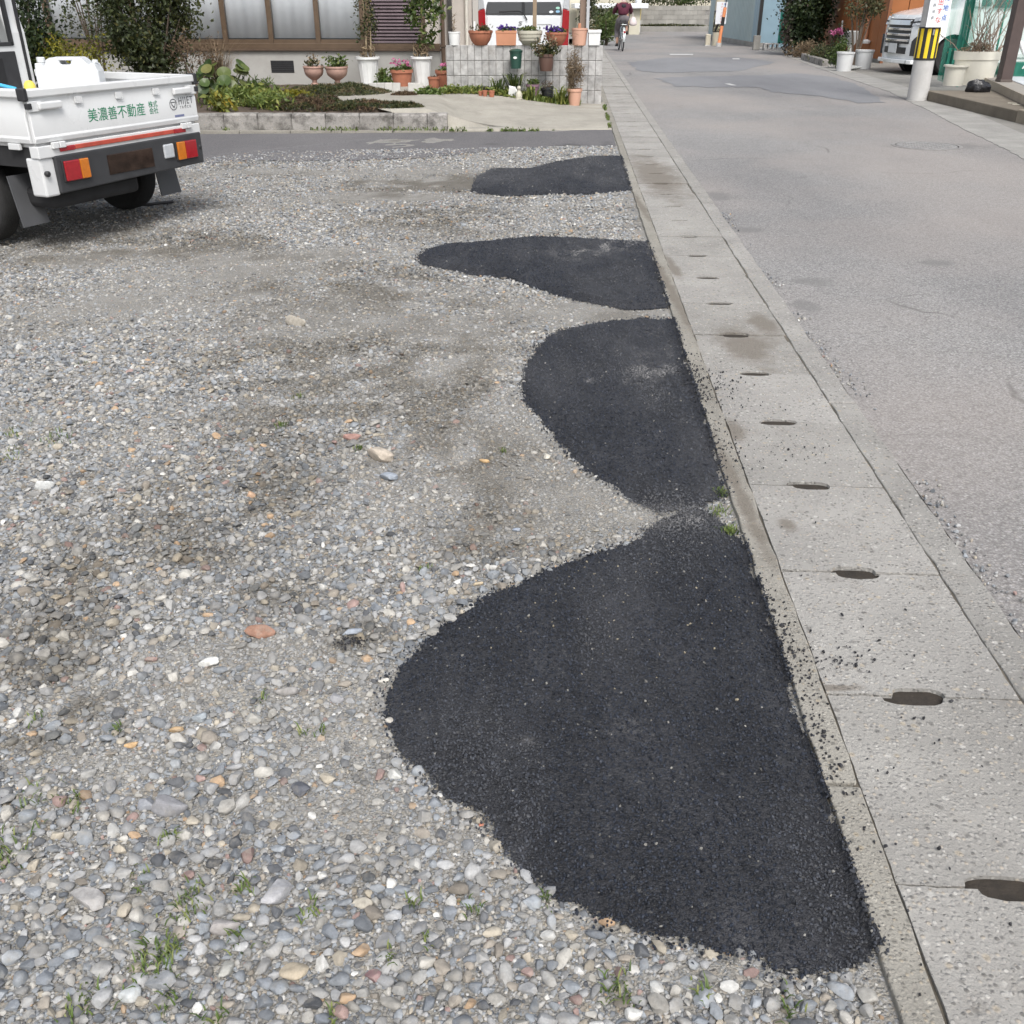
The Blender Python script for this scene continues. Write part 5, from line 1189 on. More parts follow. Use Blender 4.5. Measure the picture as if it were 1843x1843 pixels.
for i, (a, b, Y, h) in enumerate(((859, 868, 14.35, .06), (866, 877, 14.32, .075), (878, 890, 14.30, .08))):
    gpot('clay_pot', ['tiniest empty clay pot in the grass, farthest from the white basin', 'middle one of the three tiny clay pots in the grass', 'tiny clay pot in the grass nearest the white basin piece'][i], a, b, Y, h, TERRA, 'cone', None, 14 + i)['group'] = 'tiny clay pots below the wall'
def tray():
    x, y = float(at(869, 150, 14.6).x), 14.6; e = empty('nursery_tray', (x, y, rz(x, y))); tag(e, 'black square nursery pots in the grass below the wall', 'tray')
    for dx in (-.045, .045): MB().loft([[(dx + sx * q, sy * q, z) for sx, sy in ((-1, -1), (1, -1), (1, 1), (-1, 1))] for q, z in ((.034, 0), (.043, .10), (.036, .10), (.030, .03))]).build('pot_body', BLKP, e, bevel=.003)
tray()
x, y = float(at(923, 155, 14.5).x), 14.5; e = empty('broken_basin', (x, y, rz(x, y))); tag(e, 'white broken basin piece leaning in the grass below the wall', 'basin')
o = MB().loft([[(-.07, -.01, 0.0), (.05, -.01, 0), (.075, -.02, .05), (.03, -.03, .13), (-.05, -.03, .145)], [(-.07, .02, 0.0), (.05, .02, 0), (.075, .01, .05), (.03, 0.0, .13), (-.05, .0, .145)]]).build('shell', WPOT, e, bevel=.008)
MB().tube([(-.05, -.015, .145), (.03, -.015, .13), (.075, -.005, .05)], .009, 8).build('rim', WPOT, e, smooth=60)
x, y = float(at(934, 160, 14.38).x), 14.38; e = empty('garden_figurine', (x, y, rz(x, y))); tag(e, 'small ivory garden figurine standing in the grass', 'figurine')
MB().lathe([(.040, 0), (.046, .02), (.044, .07), (.026, .105), (.018, .112), (.026, .125), (.030, .145), (.022, .165), (.001, .172)], 20).build('body', CREAM, e, smooth=60); MB().lathe([(.05, 0), (.05, .012), (.03, .016)], 20).build('base', CREAM, e)
# grass strip and strappy leaves at the foot of the wall
r_ = np.random.default_rng(5); n = 6500; X = r_.uniform(-.98, .95, n); Y = 14.86 - r_.random(n) ** 1.4 * (.38 + .12 * np.sin(X * 3)); Z = ramp_z(X, Y) + .012
tag(blades('grass', np.stack([X, Y, Z], 1), .095, .006, .9, leafmat('leaf_grass_bright', [(0, (.09, .14, .03)), (.6, (.18, .25, .05)), (1, (.32, .33, .10))]), None, 6), 'short green grass along the foot of the block wall', 'grass', kind='stuff')
X = r_.uniform(-.95, .92, 1700); Y = 14.85 - r_.random(1700) * .40; Z = ramp_z(X, Y) + .02 + .10 * r_.random(1700) ** 1.5 * sstep(.3, .6, fbm(X * 4, Y * 4, 90))
tag(link('ground_ivy', leaf_mesh('ground_ivy', np.stack([X, Y, Z], 1), .065, .024, .7, 9), G_LIT), 'low bright green leaves spreading along the foot of the block wall', 'ground cover', kind='stuff')
def straps(name, label, px, Y, n, h, seed, mat=G_LIT):
    x = float(at(px, 150, Y).x); o = blades(name, np.random.default_rng(seed).normal(0, .035, (n, 3)) * np.array([1, .6, 0]), h, .011, .9, mat, None, seed); o.location = (x, Y, rz(x, Y)); return tag(o, label, 'plant')
straps('lily_clump', 'long strappy green leaves in front of the green hanging pot', 928, 14.72, 70, .42, 71, G_MID)
straps('lily_clump', 'strappy green leaves left of the white basin piece', 896, 14.6, 34, .30, 72, G_MID)
straps('lily_clump', 'arching yellow green leaves left of the faded peach pot', 1008, 14.35, 52, .30, 73)
straps('lily_clump', 'strappy leaves between the mauve pot and the basin piece', 955, 14.4, 34, .26, 74)
bush('green_perennial', 'variegated low leaves by the step at the house end of the wall', base_at(825, 14.7, .13), (.14, .10, .06), 380, (.05, .026), G_LIT, 75, stem=False, clumps=14, cz=.05, cat='plant')
# in front of the house
HZ = .165
pot('urn', 'faded pink pedestal urn with pale dry plant by the house', 541, 579, 16.1, HZ + .02, .29, PINKP, 'urn', [('foliage', G_OLIVE, 90, (.7, .7, .06), (.05, .024), .06), ('dry_leaves', G_DRY, 60, (.6, .6, .09), (.06, .02), .09)], None, 81, 'urn')
pot('urn', 'faded pink pedestal urn with round green leaves by the house', 581, 623, 16.05, HZ + .02, .29, PINKP, 'urn', [('foliage', G_MID, 220, (1.0, .9, .09), (.06, .045), .08)], None, 82, 'urn')
wp = pot('planter', 'tall ribbed white planter holding a thin climbing plant on the house side', 638, 682, 16.0, HZ - .02, .44, WPOT, 'tall', [('foliage', G_DRY, 120, (.6, .6, .10), (.09, .016), .08)], None, 83, 'planter')
mb = MB(); mb.tube([(-.03, 0, .38), (.0, .01, .8), (-.02, 0, 1.2), (-.03, 0, 1.6)], [.013, .011, .009, .005], 6); mb.build('stem', pm('pale_stem', (.30, .24, .15), .8, .2), wp)
MB().tube([(.05, 0, .38), (.07, .01, .9), (.03, 0, 1.7)], [.010, .010, .006], 6).build('stem', pm('pale_stem', (.30, .24, .15)), wp)
pts, _ = crown_pts(620, (.0, 0, 1.05), (.18, .12, .42), 26, .25, 84); link('foliage', leaf_mesh('foliage', pts, .05, .022, .2, 84), G_OLIVE, wp)
wp = pot('planter', 'tall white planter with a broad leaved citrus shrub by the downpipe', 737, 777, 15.9, HZ - .02, .45, WPOT, 'tall', [('foliage', G_DRY, 110, (.6, .6, .14), (.14, .022), .12)], None, 85, 'planter')
MB().tube([(0, 0, .4), (.02, .0, .75), (.05, 0, 1.1), (.1, 0, 1.4)], [.014, .012, .01, .006], 6).build('stem', pm('pale_stem', (.30, .24, .15)), wp)
pts, _ = crown_pts(420, (.06, 0, 1.02), (.24, .18, .34), 22, .25, 86); link('foliage', leaf_mesh('foliage', pts, .10, .046, .2, 86), G_MID, wp)
pot('flower_pot', 'terracotta pot of pink cyclamen between the white planters', 699, 741, 15.75, HZ - .01, .27, TERRA, 'cone', [('foliage', G_MID, 260, (.85, .85, .05), (.05, .035), .05), ('bloom', F_PINK, 60, (.7, .6, .05), (.045, .03), .13)], None, 87)
pot('flower_pot', 'terracotta pot with grass and pink blooms next to the downpipe', 781, 819, 15.6, HZ - .01, .27, TERRA, 'cone', [('foliage', G_GRASS, 200, (.85, .85, .04), (.05, .02), .03), ('bloom', F_PINK, 26, (.7, .6, .04), (.04, .03), .11)], None, 88)
pot('flower_pot', 'small terracotta pot standing on the concrete step', 767, 790, 15.35, HZ - .005, .19, TERRA, 'cone', [('foliage', G_BRN, 50, (.6, .6, .02), (.03, .01), .02)], None, 89)
bush('green_perennial', 'round leafy clump between the white planter and the cyclamen', base_at(685, 15.75, HZ - .02), (.13, .11, .13), 420, (.055, .036), G_MID, 90, stem=False, clumps=14, cz=.13, cat='plant')
stp = MB().box(-.16, .16, -.12, .12, 0, .10).build('step_block', m_conc, loc=(float(at(786, 160, 15.3).x), 15.3, HZ - .115), bevel=.006); tag(stp, 'low concrete step block under the small terracotta pot', 'block')
m_edg = pm('edging_block', (.50, .49, .46), .85, .1, 14, .3, 70, orand=.15, grime=.2)
er = empty('bed_edging', (0, 0, .185)); tag(er, 'row of pale grey edging blocks in front of the pots', 'edging')
for px in list(range(672, 720, 14)) + list(range(742, 762, 13)):
    p = at(px, 160, 14.9); MB().box(-.055, .055, -.03, .03, -.03, .115).build('edging_block', m_edg, er, bevel=.006, loc=(p.x, 14.9 + random.uniform(-.01, .01), .0))
# tufts of weeds in the gravel
tx = []
for px, py, n, s in [(285, 1715, 120, .035), (10, 1520, 70, .04), (1110, 1785, 50, .025), (300, 1498, 24, .015), (340, 1615, 60, .03), (145, 1800, 40, .03), (435, 1080 + 600, 20, .02), (1300, 890, 50, .02), (1292, 925, 60, .025), (1315, 960, 90, .02), (765, 1022, 16, .012), (905, 810, 18, .012), (645, 798, 26, .015), (505, 756, 34, .03), (540, 705, 20, .03), (15, 765, 40, .05), (95, 775, 50, .06), (12, 805, 40, .05), (140, 640, 12, .03), (60, 1427, 26, .03), (205, 1300, 16, .015), (470, 1300 - 50, 10, .01), (560, 1640, 20, .02), (745, 1615, 14, .015), (855, 1635, 14, .015), (985, 1620, 14, .012), (1420, 1815, 24, .02), (600, 1820, 14, .02), (375, 1835, 26, .02), (250, 1575, 16, .02), (130, 1425, 30, .025), (440, 1590, 20, .02), (1265, 1790, 16, .015), (545, 1312, 10, .01), (700, 1720, 12, .015), (60, 1280, 14, .015), (575, 1310, 12, .01), (770, 1690, 10, .012), (300, 1800, 18, .02)]:
    x, y = gr(px, py, -.01); q = np.stack([rng.normal(x, s * .55, n), rng.normal(y, s * .7, n)], 1); tx.append(q)
q = np.concatenate(tx); q = q[(q[:, 0] - K * q[:, 1]) < .52]
tag(blades('weeds', np.concatenate([q, (base_z(q[:, 0], q[:, 1]) + .004)[:, None]], 1), .020, .0016, .9, G_GRASS, None, 8), 'small green grass tufts growing through the gravel', 'weeds', kind='stuff')

# ------------------------------------------------------------------ right side: poles and signs
m_cpole = pm('pole_concrete', (.46, .455, .44), .85, .1, 6, .3, 60, grime=.2)
m_yelp = pm('yellow_band', (.78, .56, .02), .4, .05, grime=.06)
m_blkp = pm('black_band', (.02, .02, .02), .5, .1)
m_sign = pm('sign_white', (.74, .76, .78), .4, .02, 4, grime=.04)
m_ink_b = pm('ink_blue', (.05, .16, .50), .5, .03); m_ink_r = pm('ink_red', (.62, .10, .10), .5, .03); m_ink_k = pm('ink_grey', (.16, .17, .18), .5, .03)
def vert_text(parent, s, size, mat, x, ztop, step, y):
    for i, ch in enumerate(s): text_mesh('lettering', ch, size, mat, parent, (x, y, ztop - i * step), (R(90), 0, 0))
np_ = empty('utility_pole', gr(1650, 180) + (-.004,)); tag(np_, 'grey concrete utility pole with yellow and black striped band and accident warning sign', 'utility pole')
MB().lathe([(.152, -.3), (.150, .0), (.138, 3.0), (.120, 7.0), (.001, 7.0)], 28).build('shaft', m_cpole, np_, smooth=40)
band = MB().lathe([(.150, .555), (.153, .557), (.152, .995), (.149, .998)], 32).build('band', m_blkp, np_, smooth=40)
for i in range(9):
    a = 2 * math.pi * i / 9 + .18
    MB().loft([[(.1515 * math.cos(a + e) * k, .1515 * math.sin(a + e) * k, z) for e, k in ((-.17, 1.012), (0, 1.035), (.17, 1.012), (.17, .99), (-.17, .99))] for z in (.585, .975)]).build('stripe', m_yelp, band, smooth=30)
MB().box(-.012, .012, -.175, -.150, .89, .965).build('clasp', m_steel, band, bevel=.003)
sb = MB().loft([[(x, -.165 - .02 * math.cos(x * 8), .995), (x, -.161 - .02 * math.cos(x * 8), .995), (x, -.161 - .02 * math.cos(x * 8), 1.92), (x, -.165 - .02 * math.cos(x * 8), 1.92)] for x in np.linspace(-.165, .165, 9)]).build('sign_board', m_sign, np_)
sb.rotation_euler = (0, 0, R(8))
vert_text(sb, '事故多発地点', .088, m_ink_b, .085, 1.755, .128, -.188); vert_text(sb, 'スピード出すな', .088, m_ink_r, -.005, 1.76, .112, -.190); vert_text(sb, '町自治会', .048, m_ink_k, -.095, 1.36, .080, -.186)

lp = empty('utility_pole', (6.98, 36.3, -.004)); tag(lp, 'cream concrete pole with slanted warning stripes and white sign beside the blue shed', 'utility pole')
MB().lathe([(.17, -.3), (.165, 0), (.14, 3), (.12, 7), (.001, 7)], 22).build('shaft', pm('pole_cream', (.50, .46, .36), .8, .1, 6), lp, smooth=40)
bd = MB().lathe([(.172, .42), (.175, .425), (.172, 1.05), (.168, 1.055)], 26).build('band', m_blkp, lp, smooth=40)
for i in range(7):
    a = 2 * math.pi * i / 7; secs = []
    for t in np.linspace(0, 1, 7): 
        aa = a + t * 1.3; z = .45 + .57 * t; secs.append([((.177 if k else .170) * math.cos(aa + e), (.177 if k else .170) * math.sin(aa + e), z) for e, k in ((-.17, 1), (.17, 1), (.17, 0), (-.17, 0))])
    MB().loft(secs).build('stripe', pm('white_yellow_band', (.62, .58, .36), .5, .1), bd)
sb2 = MB().box(-.19, .19, -.20, -.192, .66, 1.32).build('sign_board', m_sign, lp); sb2.rotation_euler = (0, 0, R(10))
vert_text(sb2, '事故多発地点', .080, m_ink_b, .10, 1.24, .102, -.202); vert_text(sb2, 'スピード出すな', .070, m_ink_r, -.0, 1.25, .088, -.202)
cpst = empty('stub_post', (6.62, 36.0, -.004)); tag(cpst, 'short cream concrete post at the foot of the cream pole', 'post'); MB().prism([(-.08, -.07), (.08, -.07), (.08, .07), (-.08, .07)], 0, .36).build('shaft', pm('pole_cream', (.50, .46, .36)), cpst, bevel=.02); MB().box(-.10, .10, -.09, .09, -.05, .03).build('base', m_cpole, cpst, bevel=.01)
gw = empty('guy_wire_guard', gr(1293, 84) + (-.004,)); tag(gw, 'leaning orange and black guy wire guard in front of the blue shed', 'guard')
dx = .30
for nm, z0, z1, mt in (('base', -.05, .12, m_cpole), ('sleeve', .12, .62, pm('orange_guard', (.72, .27, .12), .5, .08)), ('sleeve', .62, .88, m_blkp), ('sleeve', .88, 1.16, pm('orange_guard', (.72, .27, .12))), ('wire', 1.16, 2.6, m_blkp)):
    r0 = .09 if nm == 'base' else (.012 if nm == 'wire' else .055)
    MB().tube([(dx * z0 * .30, 0, z0), (dx * z1 * .30, 0, z1)], r0, 12).build(nm, mt, gw, smooth=50)

# light blue corrugated shed along the road
m_tin = pm('pale_blue_tin', (.36, .45, .46), .45, .06, 3, spec=.4, grime=.06)
m_tin2 = pm('blue_tin', (.25, .36, .43), .45, .06, 3)
shd = empty('corrugated_shed', (8.05, 34.9, 0)); tag(shd, 'pale blue corrugated metal shed standing along the road', 'shed')
def corrugated(y0, y1, z0, z1, pitch, amp):
    n = int((y1 - y0) / pitch * 6); L_ = []
    for i in range(n + 1):
        y = y0 + (y1 - y0) * i / n; t = (y / pitch) % 1; h = amp * max(0, min(1, (abs(t - .5) * 6 - .9))); L_.append((h, y))
    mb = MB(); mb.v = [(x, y, z0) for x, y in L_] + [(x, y, z1) for x, y in L_]; mb.f = [(i, i + 1, n + 2 + i, n + 1 + i) for i in range(n)]; return mb
y = .03
while y < 8.9:
    mt = m_tin2 if y < 1.0 else m_tin
    o = corrugated(y, y + .985, .13, 2.9, .246, .02).build('panel', mt, shd); sd_ = o.modifiers.new('s', 'SOLIDIFY'); sd_.thickness = .004; y += .99
MB().box(.03, 4.0, .0, 9, .0, 2.85).build('body', m_tin2, shd); MB().box(-.06, .35, -.02, 9.0, -.05, .13).build('plinth', m_conc, shd, bevel=.01)
MB().box(-.05, .05, -.08, .02, .02, 3.0).build('corner_post', m_blkp, shd); MB().loft([[(-.3, y, 2.9), (2, y, 3.7), (4.3, y, 2.9)] for y in (-.3, 9.3)]).build('roof', m_tin2, shd)
bf = empty('blue_fence', (8.15, 36.2, 0)); tag(bf, 'flat blue grey fence panels behind the green netting', 'fence')
for i in range(4): MB().box(.02 + i * .6, .595 + i * .6, 0, .03, .05, 2.2).build('panel', pm('fence_blue', (.20, .33, .43), .5, .06, 3), bf, bevel=.004)
gnet = empty('green_fence', (8.3, 33.2, .12)); tag(gnet, 'low green mesh fence on a concrete footing', 'fence')
def netmat(name, col, al):
    m, nt, bs = mk(name); P = pos(nt)
    put(nt, bs.inputs['Base Color'], mix(nt, noise(nt, P, 6, 5), scl(col, .7), scl(col, 1.25))); bs.inputs['Roughness'].default_value = .7
    put(nt, bs.inputs['Alpha'], rampf(nt, noise(nt, mapped(nt, P, (1, 1, .25)), 5, 5), .3, .7, max(0, al - .14), min(1, al + .16)))
    return m
m_net = netmat('green_net', (.02, .23, .16), .40); m_net2 = netmat('green_net_folded', (.015, .17, .12), .86)
for i in range(3):
    MB().box(i * .5 - .018, i * .5 + .018, -.018, .018, 0, .95).build('post', pm('green_post', (.03, .22, .17), .5, .1), gnet)
    if i < 2: MB().box(i * .5 + .02, i * .5 + .48, -.003, .003, .05, .90).build('mesh_panel', m_net2, gnet)
bkx, bky = gr(1386, 90)
hb = empty('hollow_block', (bkx, bky, 0)); tag(hb, 'hollow concrete block lying by the hedge', 'block')
for zz in ((0, .035), (.155, .19)): MB().box(-.22, .22, -.09, .09, *zz).build('shell', m_block, hb, bevel=.006)
for xx in (-.205, -.07, .07, .205): MB().box(xx - .02, xx + .02, -.09, .09, .036, .154).build('web', m_block, hb)
MB().box(-.1, .1, -.08, .08, 0, .40).build('post', m_conc, hb, loc=(-.42, .1, 0), bevel=.01)

# hedge, weeds and pots by the orange shed
bush('ivy_hedge', 'dense dark green hedge beside the orange shed', (8.15, 29.6, .0), (.62, .75, 1.05), 9000, (.10, .062), G_DARK, 101, clumps=50, spread=.24, cz=1.05, cat='hedge')
bush('dead_creeper', 'grey brown withered creeper on the side of the hedge', (7.75, 29.6, .0), (.22, .4, .8), 1300, (.08, .05), leafmat('leaf_greybrown', [(0, (.08, .06, .05)), (1, (.24, .19, .16))], .8, .1), 102, clumps=22, cz=.85, cat='plant')
bush('roadside_weeds', 'brown dried weeds at the foot of the hedge', (7.9, 28.3, .0), (.40, .5, .20), 1500, (.09, .02), G_DRY, 103, stem=False, clumps=30, cz=.16, cat='weeds')
bush('roadside_weeds', 'green and rusty weeds behind the low kerb near the buckets', (7.75, 26.0, .0), (.35, .9, .22), 1900, (.07, .025), G_OLIVE, 104, stem=False, clumps=36, cz=.16, cat='weeds')
bush('leafy_plant', 'green leafy plant right behind the white bucket', (7.35, 23.6, .0), (.22, .22, .24), 1100, (.06, .03), G_MID, 105, clumps=18, cz=.30, cat='plant')
kb = empty('planting_kerb', (0, 0, 0)); tag(kb, 'low weathered concrete kerb in front of the roadside weeds', 'kerb')
for i in range(3):
    a = Vector((7.25 + i * .10, 24.4 + i * 1.0, 0)); MB().box(-.07, .07, 0, .98, -.03, .14).build('kerb_stone', m_kst, kb, bevel=.012, loc=a, rot=(0, 0, -R(6)))
def bucket(label, x, y, r, h, seed):
    e = empty('bucket', (x, y, .002)); tag(e, label, 'bucket', 'white buckets')
    b = MB().lathe([(r * .82, 0), (r * .95, h * .9), (r * 1.02, h * .91), (r * 1.04, h), (r * .97, h), (r * .93, h * .92), (r * .8, .03), (.001, .03)], 28).build('body', pm('bucket_white', (.60, .61, .61), .5, .04, 6, grime=.12), e, smooth=40)
    MB().tube([(r * 1.0 * math.cos(t), -.02 - r * .5 * math.sin(t), h * .92 - .10 * math.sin(t)) for t in np.linspace(0, math.pi, 12)], .006, 6).build('handle', m_steel, b, smooth=60)
    MB().lathe([(r * .9, h * .86), (.001, h * .87)], 24).build('contents', POTSOIL, e)
bucket('white bucket standing behind the flat grey stone', *gr(1518, 128), .185, .37, 1); bucket('white bucket next to the orange shed wall with a hose over it', *gr(1552, 124), .20, .38, 2)
x, y = gr(1532, 126); fs = link('flat_stone', stone_mesh(900, 3, .35, 5), None, None, (x, y, .06)); fs.data.materials.append(m_stone_o); fs.scale = (.42, .34, .42); fs.color = (.33, .34, .33, 1); tag(fs, 'flat grey stone lying in front of the two white buckets', 'stone')
wpo = empty('marker_pole', gr(1511, 104) + (0,)); tag(wpo, 'thin white pole stuck in beside the pink flowers', 'pole'); MB().tube([(0, 0, 0), (-.02, 0, .4), (-.06, 0, .86)], .018, 8).build('shaft', WPOT, wpo, smooth=50); MB().lathe([(.022, 0), (.022, .03), (.001, .035)], 10).build('cap', WPOT, wpo, loc=(-.06, 0, .85))
st = bush('slim_tree', 'slim young tree with sparse leaves against the orange shed', (8.0, 24.6, 0), (.42, .4, .42), 900, (.085, .05), leafmat('leaf_sparse', [(0, (.05, .06, .025)), (.6, (.11, .11, .05)), (1, (.24, .13, .07))]), 107, clumps=26, cz=1.35, cat='tree'); MB().tube([(0, 0, 0), (.01, 0, .6), (.04, 0, 1.3)], [.03, .025, .015], 8).build('trunk', pm('bark_grey', (.20, .165, .13), .9, .2), st)
pf = bush('pink_flower_plant', 'plant with bright pink blooms in front of the orange wall', (7.75, 25.2, .0), (.20, .2, .35), 420, (.06, .03), G_DARK, 108, clumps=12, cz=.5, cat='plant')
fl, _ = crown_pts(80, (-.12, -.12, .70), (.20, .12, .07), 9, .25, 9); link('bloom', leaf_mesh('bloom', fl, .055, .045, .2, 10), F_PINK, pf)
ur = empty('white_urn', (8.15, 25.6, 0)); tag(ur, 'white ornamental urn among the plants by the orange wall', 'urn'); MB().lathe([(.13, 0), (.13, .05), (.06, .12), (.05, .34), (.12, .46), (.20, .62), (.22, .70), (.19, .70), (.15, .6), (.001, .58)], 24).build('body', WPOT, ur, smooth=40); MB().lathe([(.15, 0), (.15, .03), (.12, .04)], 20).build('base', WPOT, ur)

# orange shed
m_or = pm('orange_cladding', (.34, .13, .048), .55, .10, 2.0, .05, 20, spec=.3, grime=.12)
m_or2 = pm('brown_shutter', (.17, .075, .04), .55, .12, 3, grime=.1)
osd = empty('orange_shed', (8.95, 25.6, 0)); tag(osd, 'orange brown clad shed behind the white car', 'shed')
for i in range(12): MB().box(0, .03, .02 + i * .5, .505 + i * .5, .08, 3.0).build('panel', m_or, osd, bevel=.006)
for i in range(5): MB().box(.04 + i * .42, .445 + i * .42, -.0, .03, .08, 3.0).build('panel', m_or, osd, bevel=.006)
for i in range(24): MB().box(2.14 + i * .25, 2.375 + i * .25, .0, .04, .05, 3.0).build('shutter_board', m_or2, osd, bevel=.012)
MB().box(.04, 8.2, .05, 6.0, 0, 2.95).build('body', m_or2, osd); MB().box(-.03, .04, -.03, .04, 0, 3.05).build('corner_trim', pm('dark_orange', (.22, .085, .035), .6, .1), osd); MB().box(-.02, 8.2, -.02, 6.02, -.05, .08).build('plinth', m_conc, osd)
MB().tube([(-.06, 1.2, .42), (-.06, 1.2, 3.0)], .04, 10).build('downpipe', pm('orange_pipe', (.48, .22, .12), .5, .08), osd, smooth=50); MB().lathe([(.10, 0), (.11, .05), (.04, .09), (.001, .09)], 16).build('pipe_cap', WPOT, osd, loc=(-.10, 1.0, .40), smooth=40)
MB().loft([[(-.4, y, 3.0), (8.6, y, 3.0), (8.6, y, 3.7), (4, y, 4.0)] for y in (-.4, 6.4)]).build('roof', m_or2, osd)

# ------------------------------------------------------------------ white car parked nose to the road
m_car = pm('car_pearl_white', (.76, .78, .78), .22, .01, 2, coat=.7)
m_chr = pm('chrome', (.62, .63, .65), .14, .05, 10, metal=1.0)
CA = R(95.5); CO = (8.72, 22.1)
car = empty('parked_car', (CO[0], CO[1], .004), CA); car.scale = (1.05, 1.05, 1.12); tag(car, 'white boxy car with broad chrome grille, nose toward the road', 'car')
prof = [(.62, .20), (.735, .24), (.755, .36), (.745, .62), (.725, .84), (.66, .965), (.50, 1.015), (.12, 1.075), (.02, 1.10), (-.62, 1.60), (-.80, 1.68), (-1.2, 1.725), (-2.5, 1.71), (-2.85, 1.62), (-2.96, 1.10), (-2.98, .60), (-2.95, .28), (-2.8, .20)]
def csec(x, sh, k=1.0):
    return [(x * (1 - .17 * max(0, min(1, (z - 1.02) / .7))), (y - sh if y > 0 else y + sh * .5), (.20 + (z - .20) * k)) for y, z in prof]
secs = [csec(-.835, .30, .985), csec(-.83, .20, .99), csec(-.78, .11), csec(-.62, .045), csec(-.3, .01), csec(0, 0), csec(.3, .01), csec(.62, .045), csec(.78, .11), csec(.83, .20, .99), csec(.835, .30, .985)]
cb = MB().loft(secs).build('body', m_car, car)
for y_ in (0.0, -2.49):
    for s in (-1, 1):
        c_ = MB().lathe([(.365, -.2), (.365, .2)], 32).build('cutter', m_car, car, loc=(s * .80, y_, .30), rot=(0, R(90), 0)); boolean(cb, c_)
cb.data.polygons.foreach_set('use_smooth', [True] * len(cb.data.polygons)); cb.data.set_sharp_from_angle(angle=R(32))
for y_ in (0.0, -2.49):
    for s in (-1, 1): MB().lathe([(.362, -.19), (.362, .0), (.001, .0)], 28).build('wheel_liner', m_under, car, loc=(s * .62, y_, .30), rot=(0, R(90) * s, 0)); wheel(car, s * .735, y_, .298, .175, s, rim=.70, spokes=5, rimmat=pm('dark_alloy', (.10, .10, .105), .35, .1, metal=.6))
def fy(x): return .782 - (0.02 * (abs(x) / .3) ** 2 if abs(x) < .62 else .045 + (abs(x) - .62) * .45)
def front_strip(name, x0, x1, z0, z1, mat, out, par, slope=.0, n=8, bev=.006):
    secs = [[(x, fy(x) + out - slope * (z - z0) , z) for z in (z0, z1)] + [(x, fy(x) - .05, z) for z in (z1, z0)] for x in np.linspace(x0, x1, n)]
    return MB().loft(secs).build(name, mat, par, bevel=bev)
gl = front_strip('grille', -.50, .50, .50, .90, m_blkp, .012, car, .13, 12)
for i, z in enumerate((.535, .625, .715)): front_strip('grille_bar', -.50, .50, z, z + .042, m_chr, .026 - .01 * i, gl, .05, 12)
front_strip('grille_bar', -.46, .46, .80, .885, m_chr, .012, gl, .2, 12); MB().lathe([(.055, 0), (.055, .012), (.001, .014)], 20, sy=.7).build('badge', m_chr, gl, loc=(0, .765, .84), rot=(R(-80), 0, 0))
for s in (-1, 1):
    xs = np.linspace(.50, .815, 7); hl = MB().loft([[(s * x, fy(x) - .030 + .018 - .05 * ((z - .80) / .15), z) for z in (.785 + .08 * (x - .5), .925 + .07 * (x - .5))] + [(s * x, fy(x) - .12, z) for z in (.925 + .07 * (x - .5), .785 + .08 * (x - .5))] for x in xs]).build('headlamp', m_clear, car, bevel=.008)
    MB().loft([[(s * x, fy(x) - .006 - .05 * ((z - .80) / .15), z) for z in (.835 + .08 * (x - .5), .86 + .08 * (x - .5))] + [(s * x, fy(x) - .1, z) for z in (.86 + .08 * (x - .5), .835 + .08 * (x - .5))] for x in xs[:-1]]).build('lamp_trim', m_blkp, hl)
    MB().loft([[(s * x, fy(x) + .010, z) for z in (.31, .31 + .33 * q)] + [(s * x, fy(x) - .06, z) for z in (.31 + .33 * q, .31)] for x, q in ((.64, .72), (.70, .9), (.755, 1.0))]).build('fog_vent', m_grey, car, bevel=.006)
front_strip('lower_intake', -.44, .44, .335, .44, m_blkp, .012, car, 0, 10)
front_strip('splitter', -.72, .72, .175, .245, m_car, .035, car, 0, 16, .012)
MB().box(-.17, .17, .785, .800, .34, .50).build('number_plate', pm('plate_white', (.60, .62, .62), .5, .06), car, bevel=.004)
# glass
MB().loft([[(x, -.005 - .08 * (abs(x) > .5), 1.115) for x in (-.70, 0, .70)] + [(.64, -.62, 1.595), (0, -.60, 1.60), (-.64, -.62, 1.595)], [(x, -.005 - .03 * abs(x) - .03, 1.09) for x in (-.70, 0, .70)] + [(.64, -.66, 1.575), (0, -.64, 1.58), (-.64, -.66, 1.575)]]).build('windscreen', m_glass_dark, car)
for s in (-1, 1):
    xw = lambda z: s * (.835 * (1 - .17 * max(0, min(1, (z - 1.02) / .7))) + .006)
    for nm, q in (('side_window', [(-.10, 1.10), (-.62, 1.10), (-.62, 1.53), (-.55, 1.53)]), ('side_window', [(-.68, 1.08), (-1.55, 1.08), (-1.55, 1.60), (-.68, 1.56)]), ('side_window', [(-1.62, 1.08), (-2.4, 1.08), (-2.4, 1.60), (-1.62, 1.60)])):
        MB().quad(*[(xw(z), y, z) for y, z in q]).build(nm, m_glass_dark, car)
    for yl in (-.62, -1.58): MB().box(s * .835 - .002, s * .835 + .003, yl - .004, yl + .004, .32, 1.05).build('door_seam', m_blkp, car)
    dh = MB().box(s * .845 - .008, s * .845 + .012, -1.50, -1.30, .955, .985).build('door_handle', m_car, car, bevel=.008); MB().box(s * .845 - .008, s * .845 + .012, -1.86, -1.66, .955, .985).build('door_handle', m_car, car, bevel=.008)
    mr = MB().loft([[(s * .86, -.30, 1.06), (s * 1.0, -.33, 1.07), (s * 1.0, -.33, 1.21), (s * .86, -.30, 1.21)], [(s * .86, -.16, 1.08), (s * .98, -.20, 1.09), (s * .98, -.20, 1.19), (s * .86, -.16, 1.20)]]).build('mirror', m_car, car, bevel=.025, seg=3)
    MB().box(s * .83, s * .865, -2.0, -.42, .28, .36).build('side_sill', m_car, car, bevel=.012)

